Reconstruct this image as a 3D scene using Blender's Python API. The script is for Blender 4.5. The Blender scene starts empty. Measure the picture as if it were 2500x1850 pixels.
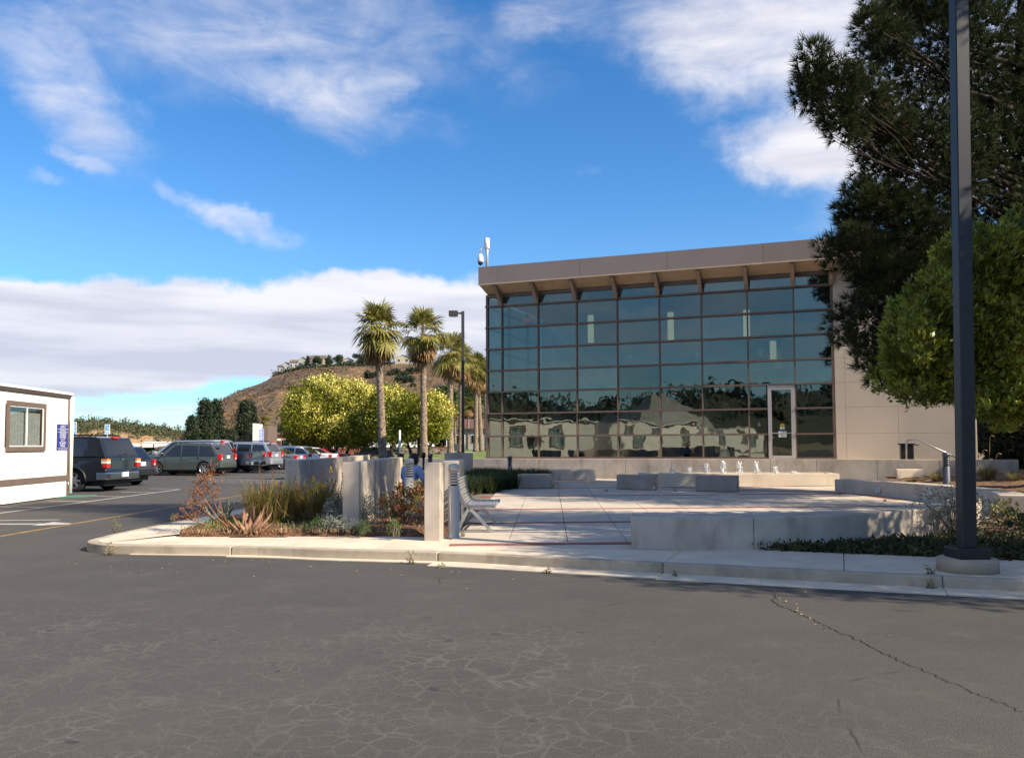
import bpy, bmesh, math, random
import numpy as np
from mathutils import Vector, Matrix
R = math.radians
rng = np.random.default_rng(7)
random.seed(7)
SC = bpy.context.scene
COL = SC.collection

# ------------------------------------------------------------------ camera
FPX = 2050.0; CY = 978.6; EYE = 1.55; PITCH = R(3.0); ROLL = 0.0038
_F = Vector((0, math.cos(PITCH), math.sin(PITCH)))
_U0 = Vector((0, -math.sin(PITCH), math.cos(PITCH))); _R0 = Vector((1, 0, 0))
_RT = math.cos(ROLL) * _R0 - math.sin(ROLL) * _U0
_UP = math.sin(ROLL) * _R0 + math.cos(ROLL) * _U0
cam_d = bpy.data.cameras.new('camera'); cam = bpy.data.objects.new('camera', cam_d); COL.objects.link(cam)
cam_d.sensor_width = 36; cam_d.lens = FPX / 2500 * 36; cam_d.shift_y = (CY - 925) / 2500
cam_d.clip_start = 0.05; cam_d.clip_end = 6000
m = Matrix.Identity(4)
for i in range(3):
    m[i][0] = _RT[i]; m[i][1] = _UP[i]; m[i][2] = -_F[i]
m[2][3] = EYE
cam.matrix_world = m
SC.camera = cam
def ray(px, py):
    px, py = float(px), float(py); return _F + (px - 1250) / FPX * _RT - (py - CY) / FPX * _UP
def G(px, py, z=0.0):                       # pixel on a horizontal plane
    d = ray(px, py); t = (z - EYE) / d.z; return (d.x * t, d.y * t, z)
def AY(px, py, Y):                          # pixel at a known distance
    Y = float(Y); d = ray(px, py); t = Y / d.y; return (d.x * t, Y, EYE + d.z * t)

# ------------------------------------------------------------------ light
SUN_H = Vector((0.87, -0.49)).normalized(); SUN_EL = R(36)
sun_d = bpy.data.lights.new('sun', 'SUN'); sun_d.energy = 5.0; sun_d.angle = R(0.53); sun_d.color = (1.0, 0.87, 0.69)
sun = bpy.data.objects.new('sun', sun_d); COL.objects.link(sun)
sv = Vector((SUN_H.x * math.cos(SUN_EL), SUN_H.y * math.cos(SUN_EL), math.sin(SUN_EL)))
sun.rotation_euler = sv.to_track_quat('Z', 'Y').to_euler(); sun.location = (30, -20, 40)
SC.view_settings.view_transform = 'Standard'; SC.view_settings.look = 'None'
SC.view_settings.exposure = 0.88; SC.view_settings.gamma = 1.0; SC.view_settings.use_curve_mapping = False

SC.render.engine = 'CYCLES'; SC.cycles.max_bounces = 7; SC.cycles.diffuse_bounces = 3; SC.cycles.glossy_bounces = 3; SC.cycles.transparent_max_bounces = 10
# ------------------------------------------------------------------ sky
W = bpy.data.worlds.new('World'); SC.world = W; W.use_nodes = True
nt = W.node_tree; nt.nodes.clear()
def N(t, **k):
    n = nt.nodes.new(t)
    for a, b in k.items(): setattr(n, a, b)
    return n
def L(a, b): nt.links.new(a, b)
def math_n(op, a, b=None, c=None, clamp=False):
    n = N('ShaderNodeMath', operation=op, use_clamp=clamp)
    for i, v in enumerate((a, b, c)):
        if v is None: continue
        if isinstance(v, (int, float)): n.inputs[i].default_value = v
        else: L(v, n.inputs[i])
    return n.outputs[0]
def build_sky():
    out = N('ShaderNodeOutputWorld'); bg = N('ShaderNodeBackground'); bg.inputs[1].default_value = 0.051
    sky = N('ShaderNodeTexSky', sky_type='NISHITA'); sky.sun_disc = False; sky.sun_elevation = SUN_EL
    sky.sun_rotation = math.atan2(SUN_H.x, SUN_H.y); sky.air_density = 1.0; sky.dust_density = 0.0; sky.ozone_density = 3.2
    hsv = N('ShaderNodeHueSaturation'); hsv.inputs['Saturation'].default_value = 1.3; hsv.inputs['Hue'].default_value = 0.504; hsv.inputs['Value'].default_value = 1.95
    tc0 = N('ShaderNodeTexCoord'); s0 = N('ShaderNodeSeparateXYZ'); L(tc0.outputs['Generated'], s0.inputs[0]); hzn = N('ShaderNodeMapRange', interpolation_type='SMOOTHSTEP'); L(s0.outputs[2], hzn.inputs[0]); hzn.inputs[1].default_value = .24; hzn.inputs[2].default_value = 0.
    tint = N('ShaderNodeMix', data_type='RGBA', blend_type='MULTIPLY'); L(hzn.outputs[0], tint.inputs[0]); L(sky.outputs[0], tint.inputs[6]); tint.inputs[7].default_value = (.60, .79, .97, 1)
    L(tint.outputs[2], hsv.inputs['Color'])
    tc = N('ShaderNodeTexCoord'); sp = N('ShaderNodeSeparateXYZ'); L(tc.outputs['Generated'], sp.inputs[0])
    az = math_n('ARCTAN2', sp.outputs[0], sp.outputs[1]); el = math_n('ARCSINE', sp.outputs[2])
    ae = N('ShaderNodeCombineXYZ'); L(az, ae.inputs[0]); L(el, ae.inputs[1])
    wn = N('ShaderNodeTexNoise'); wn.inputs['Scale'].default_value = 6.5; wn.inputs['Detail'].default_value = 9; wn.inputs['Roughness'].default_value = .62; L(ae.outputs[0], wn.inputs['Vector'])
    ws = N('ShaderNodeVectorMath', operation='SUBTRACT'); L(wn.outputs['Color'], ws.inputs[0]); ws.inputs[1].default_value = (.5, .5, .5)
    aw = N('ShaderNodeVectorMath', operation='MULTIPLY_ADD'); L(ws.outputs[0], aw.inputs[0]); aw.inputs[1].default_value = (.20, .085, 0); L(ae.outputs[0], aw.inputs[2])
    # noise that breaks the cloud outlines
    zz = math_n('MAXIMUM', math_n('ADD', sp.outputs[2], 0.10), 0.05)
    pl = N('ShaderNodeCombineXYZ'); L(math_n('DIVIDE', sp.outputs[0], zz), pl.inputs[0]); L(math_n('DIVIDE', sp.outputs[1], zz), pl.inputs[1])
    n1 = N('ShaderNodeTexNoise'); n1.inputs['Scale'].default_value = 1.5; n1.inputs['Detail'].default_value = 9; n1.inputs['Roughness'].default_value = 0.60; n1.inputs['Distortion'].default_value = 0.35
    L(pl.outputs[0], n1.inputs['Vector'])
    n2 = N('ShaderNodeTexNoise'); n2.inputs['Scale'].default_value = 9.0; n2.inputs['Detail'].default_value = 10; n2.inputs['Roughness'].default_value = 0.62; n2.inputs['Distortion'].default_value = .6
    mp0 = N('ShaderNodeMapping'); mp0.inputs['Scale'].default_value = (1, 2.2, 1); L(ae.outputs[0], mp0.inputs[0]); L(mp0.outputs[0], n2.inputs['Vector'])
    # cloud banks: centre px, py, half-width, half-height (photo pixels), tilt deg, weight
    blobs = [(250, 812, 1050, 118, -1, 1.5), (880, 780, 430, 108, -3, 1.4), (-700, 800, 900, 130, 0, 1.4),
             (330, 985, 420, 26, 0, .75), (90, 955, 200, 14, 0, .5), (420, 1030, 420, 22, 0, .7),
             (620, 40, 950, 240, 3, .52), (160, 210, 340, 140, 38, .54), (760, 215, 430, 115, 12, .60), (950, 205, 180, 95, -25, .58),
             (620, 555, 150, 50, 22, .72), (480, 490, 120, 40, 15, .45), (230, 385, 130, 38, 15, .55), (105, 420, 70, 25, 0, .4),
             (1230, 190, 130, 60, -20, .36), (1430, 415, 80, 25, 0, .3),
             (1890, 90, 470, 190, 14, .92), (1700, 40, 420, 130, 5, .6), (2040, 350, 300, 120, 12, 1.1), (2500, 300, 500, 330, 0, .8),
             (1180, 720, 120, 60, 5, .8), (1350, 20, 300, 90, 0, .5)]
    dens = None
    for (px, py, w, h, tilt, wt) in blobs:
        d = ray(px, py).normalized(); a0 = math.atan2(d.x, d.y); e0 = math.asin(d.z)
        mp = N('ShaderNodeMapping', vector_type='TEXTURE'); L(aw.outputs[0], mp.inputs[0])
        mp.inputs['Location'].default_value = (a0, e0, 0); mp.inputs['Rotation'].default_value = (0, 0, -R(tilt))
        mp.inputs['Scale'].default_value = (w / FPX, h / FPX, 1)
        ln = N('ShaderNodeVectorMath', operation='LENGTH'); L(mp.outputs[0], ln.inputs[0])
        mr = N('ShaderNodeMapRange', interpolation_type='SMOOTHSTEP'); L(ln.outputs['Value'], mr.inputs[0])
        mr.inputs[1].default_value = 1.35 if wt < 1.15 else 1.2; mr.inputs[2].default_value = 0.15 if wt < 1.15 else .6; mr.inputs[3].default_value = 0; mr.inputs[4].default_value = wt
        dens = mr.outputs[0] if dens is None else math_n('MAXIMUM', dens, mr.outputs[0])
    # the sky outside the frame: unseen broken cloud, added to whiten the fill
    side = N('ShaderNodeMapRange', interpolation_type='SMOOTHSTEP'); L(math_n('ABSOLUTE', az), side.inputs[0])
    side.inputs[1].default_value = 0.6; side.inputs[2].default_value = 1.0; side.inputs[3].default_value = 0; side.inputs[4].default_value = 0.46
    high = N('ShaderNodeMapRange', interpolation_type='SMOOTHSTEP'); L(el, high.inputs[0]); high.inputs[1].default_value = .52; high.inputs[2].default_value = .85; high.inputs[4].default_value = .46
    dens = math_n('MAXIMUM', dens, math_n('MAXIMUM', side.outputs[0], high.outputs[0]))
    nn = math_n('ADD', math_n('MULTIPLY', math_n('SUBTRACT', n1.outputs[0], 0.5), 1.5), math_n('MULTIPLY', math_n('SUBTRACT', n2.outputs[0], 0.5), 1.3))
    tot = math_n('ADD', dens, math_n('MULTIPLY', nn, math_n('MINIMUM', math_n('ADD', dens, 0.1), 0.75)))
    cov = N('ShaderNodeMapRange', interpolation_type='SMOOTHSTEP'); L(tot, cov.inputs[0])
    cov.inputs[1].default_value = 0.18; cov.inputs[2].default_value = 1.08; cov.inputs[3].default_value = 0; cov.inputs[4].default_value = 0.94
    # cloud tone: white tops, lilac grey bases, varied by noise
    n3 = N('ShaderNodeTexNoise'); n3.inputs['Scale'].default_value = 5.0; n3.inputs['Detail'].default_value = 6
    mp3 = N('ShaderNodeMapping'); mp3.inputs['Scale'].default_value = (.8, 6.5, 1); mp3.inputs['Location'].default_value = (3.1, .7, 0); L(ae.outputs[0], mp3.inputs[0]); L(mp3.outputs[0], n3.inputs['Vector'])
    tone = N('ShaderNodeMapRange'); L(n3.outputs[0], tone.inputs[0]); tone.inputs[1].default_value = 0.38; tone.inputs[2].default_value = 0.60
    bt = N('ShaderNodeMapRange', interpolation_type='SMOOTHSTEP'); L(el, bt.inputs[0]); bt.inputs[1].default_value = .10; bt.inputs[2].default_value = .19; bt.inputs[4].default_value = .5
    thick = N('ShaderNodeMapRange'); L(tot, thick.inputs[0]); thick.inputs[1].default_value = .9; thick.inputs[2].default_value = 2.0; thick.inputs[4].default_value = .35
    tn = math_n('SUBTRACT', math_n('ADD', math_n('MULTIPLY', tone.outputs[0], .7), bt.outputs[0]), thick.outputs[0], clamp=True)
    cr = N('ShaderNodeMix', data_type='RGBA'); L(tn, cr.inputs[0])
    cr.inputs[6].default_value = (7.0, 7.1, 8.4, 1); cr.inputs[7].default_value = (10.6, 10.4, 10.8, 1)
    mx = N('ShaderNodeMix', data_type='RGBA'); L(cov.outputs[0], mx.inputs[0]); L(hsv.outputs[0], mx.inputs[6]); L(cr.outputs[2], mx.inputs[7])
    L(mx.outputs[2], bg.inputs[0]); L(bg.outputs[0], out.inputs[0])
build_sky()

# ------------------------------------------------------------------ materials
MATS = {}
def M(name, col, rough=.8, var=.15, scale=3.0, bump=0., bscale=60., metal=0., col2=None, spec=.4, coat=0., leaf=0., island=0., emit=0., stain=0., sscale=1.2):
    if name in MATS: return MATS[name]
    ma = bpy.data.materials.new(name); ma.use_nodes = True; MATS[name] = ma
    t = ma.node_tree; b = t.nodes['Principled BSDF']; lk = t.links.new
    b.inputs['Roughness'].default_value = rough; b.inputs['Metallic'].default_value = metal
    b.inputs['Specular IOR Level'].default_value = spec
    if coat: b.inputs['Coat Weight'].default_value = coat; b.inputs['Coat Roughness'].default_value = .05
    c1 = tuple(c * (1 - var) for c in col); c2 = col2 or tuple(min(1, c * (1 + var)) for c in col)
    ge = t.nodes.new('ShaderNodeNewGeometry')
    nz = t.nodes.new('ShaderNodeTexNoise'); nz.inputs['Scale'].default_value = scale; nz.inputs['Detail'].default_value = 6
    lk(ge.outputs['Position'], nz.inputs['Vector'])
    mr = t.nodes.new('ShaderNodeMapRange'); lk(nz.outputs[0], mr.inputs[0]); mr.inputs[1].default_value = .3; mr.inputs[2].default_value = .7
    mx = t.nodes.new('ShaderNodeMix'); mx.data_type = 'RGBA'; lk(mr.outputs[0], mx.inputs[0])
    mx.inputs[6].default_value = (*c1, 1); mx.inputs[7].default_value = (*c2, 1)
    o = mx.outputs[2]
    if island:
        hs = t.nodes.new('ShaderNodeHueSaturation'); lk(o, hs.inputs['Color'])
        m2 = t.nodes.new('ShaderNodeMapRange'); lk(ge.outputs['Random Per Island'], m2.inputs[0]); m2.inputs[3].default_value = 1 - island; m2.inputs[4].default_value = 1 + island
        lk(m2.outputs[0], hs.inputs['Value'])
        m3 = t.nodes.new('ShaderNodeMapRange'); lk(ge.outputs['Random Per Island'], m3.inputs[0]); m3.inputs[3].default_value = .5 - island * .05; m3.inputs[4].default_value = .5 + island * .03
        lk(m3.outputs[0], hs.inputs['Hue']); o = hs.outputs[0]
    if stain:
        ob = t.nodes.new('ShaderNodeTexNoise'); ob.inputs['Scale'].default_value = sscale; ob.inputs['Detail'].default_value = 8; ob.inputs['Roughness'].default_value = .65
        mp = t.nodes.new('ShaderNodeMapping'); mp.inputs['Scale'].default_value = (1, 1, .35); lk(ge.outputs['Position'], mp.inputs[0]); lk(mp.outputs[0], ob.inputs['Vector'])
        m4 = t.nodes.new('ShaderNodeMapRange'); lk(ob.outputs[0], m4.inputs[0]); m4.inputs[1].default_value = .5; m4.inputs[2].default_value = .75; m4.inputs[4].default_value = stain
        ms = t.nodes.new('ShaderNodeMix'); ms.data_type = 'RGBA'; lk(m4.outputs[0], ms.inputs[0]); lk(o, ms.inputs[6]); ms.inputs[7].default_value = (col[0] * .35, col[1] * .33, col[2] * .3, 1); o = ms.outputs[2]
    lk(o, b.inputs['Base Color'])
    if emit: lk(o, b.inputs['Emission Color']); b.inputs['Emission Strength'].default_value = emit
    if bump:
        nb = t.nodes.new('ShaderNodeTexNoise'); nb.inputs['Scale'].default_value = bscale; nb.inputs['Detail'].default_value = 5; lk(ge.outputs['Position'], nb.inputs['Vector'])
        bp = t.nodes.new('ShaderNodeBump'); bp.inputs['Strength'].default_value = bump; bp.inputs['Distance'].default_value = .02; lk(nb.outputs[0], bp.inputs['Height']); lk(bp.outputs[0], b.inputs['Normal'])
    if leaf:
        tr = t.nodes.new('ShaderNodeBsdfTranslucent'); lk(o, tr.inputs[0])
        ms = t.nodes.new('ShaderNodeMixShader'); ms.inputs[0].default_value = leaf; lk(b.outputs[0], ms.inputs[1]); lk(tr.outputs[0], ms.inputs[2])
        lk(ms.outputs[0], t.nodes['Material Output'].inputs[0])
    return ma

# ------------------------------------------------------------------ builders
def tag(o, label=None, cat=None, group=None, kind=None):
    if label: o['label'] = label
    if cat: o['category'] = cat
    if group: o['group'] = group
    if kind: o['kind'] = kind
    return o
def link_mesh(name, me, mat=None, parent=None, loc=(0, 0, 0), rz=0.):
    o = bpy.data.objects.new(name, me); COL.objects.link(o); o.location = loc; o.rotation_euler = (0, 0, rz)
    if mat is not None and not me.materials: me.materials.append(mat)
    if parent is not None: o.parent = parent
    return o
def thing(name, label, cat, loc=(0, 0, 0), rz=0., group=None):
    o = bpy.data.objects.new(name, None); COL.objects.link(o); o.location = loc; o.rotation_euler = (0, 0, rz); o.empty_display_size = .2
    return tag(o, label, cat, group)
def copy_tree(o, parent=None):
    c = o.copy(); COL.objects.link(c)
    if parent is not None: c.parent = parent; c.matrix_parent_inverse = o.matrix_parent_inverse
    for ch in list(o.children): copy_tree(ch, c)
    return c
def tri_mesh(name, V, F, smooth=False):
    me = bpy.data.meshes.new(name); V = np.asarray(V, dtype=np.float32); F = np.asarray(F, dtype=np.int32); k = F.shape[1]
    me.vertices.add(len(V)); me.vertices.foreach_set('co', V.ravel())
    me.loops.add(F.size); me.loops.foreach_set('vertex_index', F.ravel())
    me.polygons.add(len(F)); me.polygons.foreach_set('loop_start', np.arange(0, F.size, k, dtype=np.int32))
    try: me.polygons.foreach_set('loop_total', np.full(len(F), k, dtype=np.int32))
    except Exception: pass
    if smooth: me.polygons.foreach_set('use_smooth', np.ones(len(F), dtype=bool))
    me.update(calc_edges=True); return me
class MB:
    def __init__(s): s.v = []; s.f = []; s.mi = []; s.sm = []
    def add(s, vs, fs, mi=0, sm=False):
        k = len(s.v); s.v += [tuple(p) for p in vs]
        for f in fs: s.f.append([i + k for i in f]); s.mi.append(mi); s.sm.append(sm)
        return s
    def box(s, c, d, rz=0., mi=0):
        cx, cy, cz = c; a, b, h = d[0] / 2, d[1] / 2, d[2] / 2; co, si = math.cos(rz), math.sin(rz)
        vs = [(cx + x * co - y * si, cy + x * si + y * co, cz + z) for z in (-h, h) for (x, y) in ((-a, -b), (a, -b), (a, b), (-a, b))]
        return s.add(vs, [(3, 2, 1, 0), (4, 5, 6, 7), (0, 1, 5, 4), (1, 2, 6, 5), (2, 3, 7, 6), (3, 0, 4, 7)], mi)
    def b2(s, x0, x1, y0, y1, z0, z1, mi=0): return s.box(((x0 + x1) / 2, (y0 + y1) / 2, (z0 + z1) / 2), (abs(x1 - x0), abs(y1 - y0), abs(z1 - z0)), 0, mi)
    def prism(s, poly, z0, z1, mi=0):
        n = len(poly); a = sum(poly[i][0] * poly[(i + 1) % n][1] - poly[(i + 1) % n][0] * poly[i][1] for i in range(n))
        if a < 0: poly = poly[::-1]
        z0f = z0 if callable(z0) else (lambda x, y: z0); z1f = z1 if callable(z1) else (lambda x, y: z1)
        vs = [(x, y, z0f(x, y)) for x, y in poly] + [(x, y, z1f(x, y)) for x, y in poly]
        return s.add(vs, [tuple(range(n - 1, -1, -1)), tuple(range(n, 2 * n))] + [(i, (i + 1) % n, n + (i + 1) % n, n + i) for i in range(n)], mi)
    def lathe(s, prof, n=16, c=(0, 0, 0), ax='z', mi=0, sm=True, cap=True):
        vs = []
        for (r, h) in prof:
            for k in range(n):
                a = 2 * math.pi * k / n; x, y = r * math.cos(a), r * math.sin(a)
                p = (x, y, h) if ax == 'z' else ((x, h, y) if ax == 'y' else (h, x, y))
                vs.append((p[0] + c[0], p[1] + c[1], p[2] + c[2]))
        fs = [(i * n + k, i * n + (k + 1) % n, (i + 1) * n + (k + 1) % n, (i + 1) * n + k) for i in range(len(prof) - 1) for k in range(n)]
        s.add(vs, fs, mi, sm)
        if cap:
            k0 = len(s.v) - len(vs)
            s.f += [[k0 + k for k in range(n - 1, -1, -1)], [k0 + (len(prof) - 1) * n + k for k in range(n)]]; s.mi += [mi, mi]; s.sm += [False, False]
        return s
    def tube(s, path, rad, n=8, mi=0, sm=True):
        P = [Vector([float(c) for c in p]) for p in path]; rad = [float(x) for x in rad] if hasattr(rad, '__len__') else [float(rad)] * len(P); vs = []
        prev = None
        for i, p in enumerate(P):
            d = (P[min(i + 1, len(P) - 1)] - P[max(i - 1, 0)]).normalized()
            u = d.orthogonal().normalized() if prev is None else (prev - d * prev.dot(d)).normalized()
            prev = u; w = d.cross(u)
            for k in range(n):
                a = 2 * math.pi * k / n; vs.append(p + rad[i] * (math.cos(a) * u + math.sin(a) * w))
        fs = [(i * n + k, i * n + (k + 1) % n, (i + 1) * n + (k + 1) % n, (i + 1) * n + k) for i in range(len(P) - 1) for k in range(n)]
        s.add(vs, fs, mi, sm); k0 = len(s.v) - len(vs)
        s.f += [[k0 + k for k in range(n - 1, -1, -1)], [k0 + (len(P) - 1) * n + k for k in range(n)]]; s.mi += [mi, mi]; s.sm += [False, False]
        return s
    def bar(s, path, w, h, mi=0):            # flat bar in a vertical plane; w across, h along the path normal
        P = [Vector(p) for p in path]; vs = []
        for i, p in enumerate(P):
            d = (P[min(i + 1, len(P) - 1)] - P[max(i - 1, 0)]).normalized(); sd = d.cross(Vector((0, 0, 1)))
            sd = Vector((1, 0, 0)) if sd.length < 1e-4 else sd.normalized(); up = sd.cross(d)
            vs += [p + sd * w / 2 + up * h / 2, p - sd * w / 2 + up * h / 2, p - sd * w / 2 - up * h / 2, p + sd * w / 2 - up * h / 2]
        n = len(P); fs = [(i * 4 + k, i * 4 + (k + 1) % 4, i * 4 + 4 + (k + 1) % 4, i * 4 + 4 + k) for i in range(n - 1) for k in range(4)]
        return s.add(vs, fs + [(3, 2, 1, 0), (4 * n - 4, 4 * n - 3, 4 * n - 2, 4 * n - 1)], mi)
    def mesh(s, name, recalc=True):
        me = bpy.data.meshes.new(name); me.from_pydata(s.v, [], s.f)
        for p, mi, sm in zip(me.polygons, s.mi, s.sm): p.material_index = mi; p.use_smooth = sm
        if recalc:
            bm = bmesh.new(); bm.from_mesh(me); bmesh.ops.recalc_face_normals(bm, faces=bm.faces); bm.to_mesh(me); bm.free()
        return me
    def build(s, name, mat, parent=None, loc=(0, 0, 0), rz=0., bevel=0., seg=2, recalc=True):
        me = s.mesh(name, recalc)
        for ma in (mat if isinstance(mat, (list, tuple)) else [mat]): me.materials.append(ma)
        if bevel:
            bm = bmesh.new(); bm.from_mesh(me); bmesh.ops.remove_doubles(bm, verts=bm.verts, dist=1e-5)
            es = [e for e in bm.edges if len(e.link_faces) == 2 and e.calc_face_angle(0) > R(35)]
            bmesh.ops.bevel(bm, geom=es, offset=bevel, segments=seg, affect='EDGES', profile=.6, clamp_overlap=True)
            bm.to_mesh(me); bm.free()
        return link_mesh(name, me, None, parent, loc, rz)
def struct(o): return tag(o, kind='structure')
def text_mesh(txt, size, align='CENTER', sx=1.):
    cu = bpy.data.curves.new('t', 'FONT'); cu.body = txt; cu.size = size; cu.align_x = align; cu.align_y = 'CENTER'; cu.resolution_u = 2; cu.offset = size * .02
    ob = bpy.data.objects.new('t', cu); COL.objects.link(ob); bpy.context.view_layer.update()
    me = bpy.data.meshes.new_from_object(ob.evaluated_get(bpy.context.evaluated_depsgraph_get()))
    bpy.data.objects.remove(ob); bpy.data.curves.remove(cu)
    if sx != 1.: me.transform(Matrix.Diagonal((sx, 1, 1, 1)))
    return me
def spline(pts, n=8):
    P = [np.array(p, float) for p in pts]; P = [2 * P[0] - P[1]] + P + [2 * P[-1] - P[-2]]; out = []
    for i in range(1, len(P) - 2):
        for k in range(n):
            t = k / n; a, b, c, d = P[i - 1], P[i], P[i + 1], P[i + 2]
            out.append(.5 * (2 * b + (c - a) * t + (2 * a - 5 * b + 4 * c - d) * t * t + (3 * b - a - 3 * c + d) * t ** 3))
    out.append(P[-2]); return out
def offset_path(path, d):
    out = []
    for i, p in enumerate(path):
        t = path[min(i + 1, len(path) - 1)] - path[max(i - 1, 0)]; t = t / np.linalg.norm(t); out.append(p + d * np.array([-t[1], t[0]]))
    return out
def in_poly(x, y, poly):
    c = False; j = len(poly) - 1
    for i in range(len(poly)):
        xi, yi = poly[i][:2]; xj, yj = poly[j][:2]
        if (yi > y) != (yj > y) and x < (xj - xi) * (y - yi) / (yj - yi) + xi: c = not c
        j = i
    return c

# ---------------- foliage (numpy)
def unit(n, r=rng):
    v = r.normal(size=(n, 3)); return v / np.linalg.norm(v, axis=1)[:, None]
def leaves(P, ln, wd, up=0., out=None, r=rng):
    """rhombus leaves at points P"""
    n = len(P); d = unit(n, r)
    if out is not None: d = d + out
    d[:, 2] += up; d /= np.linalg.norm(d, axis=1)[:, None] + 1e-9
    s = np.cross(d, unit(n, r)); s /= np.linalg.norm(s, axis=1)[:, None] + 1e-9
    k = r.uniform(.7, 1.3, (n, 1)); nrm = np.cross(d, s)
    V = np.stack([P, P + d * ln * k * .5 + s * wd * k * .5 + nrm * wd * .15, P + d * ln * k, P + d * ln * k * .5 - s * wd * k * .5 + nrm * wd * .15], 1).reshape(-1, 3)
    F = np.arange(n * 4).reshape(-1, 4); return V, F
def needles(P, D, k, ln, w, spread=.8, r=rng):
    n = len(P); P2 = np.repeat(P, k, 0); d = np.repeat(D, k, 0) + unit(n * k, r) * spread; d /= np.linalg.norm(d, axis=1)[:, None] + 1e-9
    s = np.cross(d, unit(n * k, r)); s /= np.linalg.norm(s, axis=1)[:, None] + 1e-9
    l = ln * r.uniform(.7, 1.15, (n * k, 1))
    V = np.stack([P2 - s * w / 2, P2 + s * w / 2, P2 + d * l], 1).reshape(-1, 3); return V, np.arange(n * k * 3).reshape(-1, 3)
def blades(P, h, w, lean, r=rng, droop=.5, az=None):
    n = len(P); a = r.uniform(0, 2 * math.pi, n) if az is None else az; hh = h * r.uniform(.6, 1.2, n); le = lean * r.uniform(.3, 1.3, n)
    d = np.stack([np.cos(a), np.sin(a), np.zeros(n)], 1); s = np.stack([-np.sin(a), np.cos(a), np.zeros(n)], 1) * w / 2; z = np.array([0, 0, 1.])
    m = P + d * (le * .35 * hh)[:, None] + z * (hh * .62)[:, None]; t = P + d * (le * hh)[:, None] + z * (hh * (1 - droop * le * .6))[:, None]
    V = np.stack([P - s, P + s, m - s * .8, m + s * .8, t], 1).reshape(-1, 3); b = (np.arange(n) * 5)[:, None]
    F = np.concatenate([b + np.array([[0, 1, 3]]), b + np.array([[0, 3, 2]]), b + np.array([[2, 3, 4]])]); return V, F
def clumps(blobs, per_m2, rc, r=rng, shell=.55):
    """clump centres and outward directions spread over ellipsoids (cx,cy,cz,rx,ry,rz)"""
    C = []; D = []
    for (cx, cy, cz, rx, ry, rz) in blobs:
        n = max(4, int(per_m2 * 4 * math.pi * (rx * ry * rz) ** (2 / 3))); u = unit(n, r); q = shell + (1 - shell) * r.random(n) ** .6
        C.append(np.array([cx, cy, cz]) + u * q[:, None] * np.array([rx, ry, rz])); D.append(u)
    return np.concatenate(C), np.concatenate(D)
def cat(*VF):
    V = []; F = []; k = 0
    for v, f in VF: V.append(v); F.append(f + k); k += len(v)
    return np.concatenate(V), np.concatenate(F)
# ================================================================== GROUND AND SETTING
CONC = M('concrete_pale', (.62, .53, .41), .85, .10, 1.6, .25, 90, stain=.4, sscale=1.5)
CONCW = M('concrete_wall_board', (.46, .40, .33), .88, .16, 2.3, .14, 90, stain=.62, sscale=2.1)
CONCK = M('concrete_kerb', (.40, .345, .26), .9, .2, 2.0, .3, 80, stain=.75, sscale=2.6)
CONCD = M('concrete_joint', (.16, .14, .12), .95, .2, 4)
REDB = M('red_brick_band', (.26, .085, .06), .9, .28, 9, .4, 50)
MULCH = M('bark_mulch', (.085, .042, .022), .95, .55, 22, .9, 45, col2=(.24, .115, .055))

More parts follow.
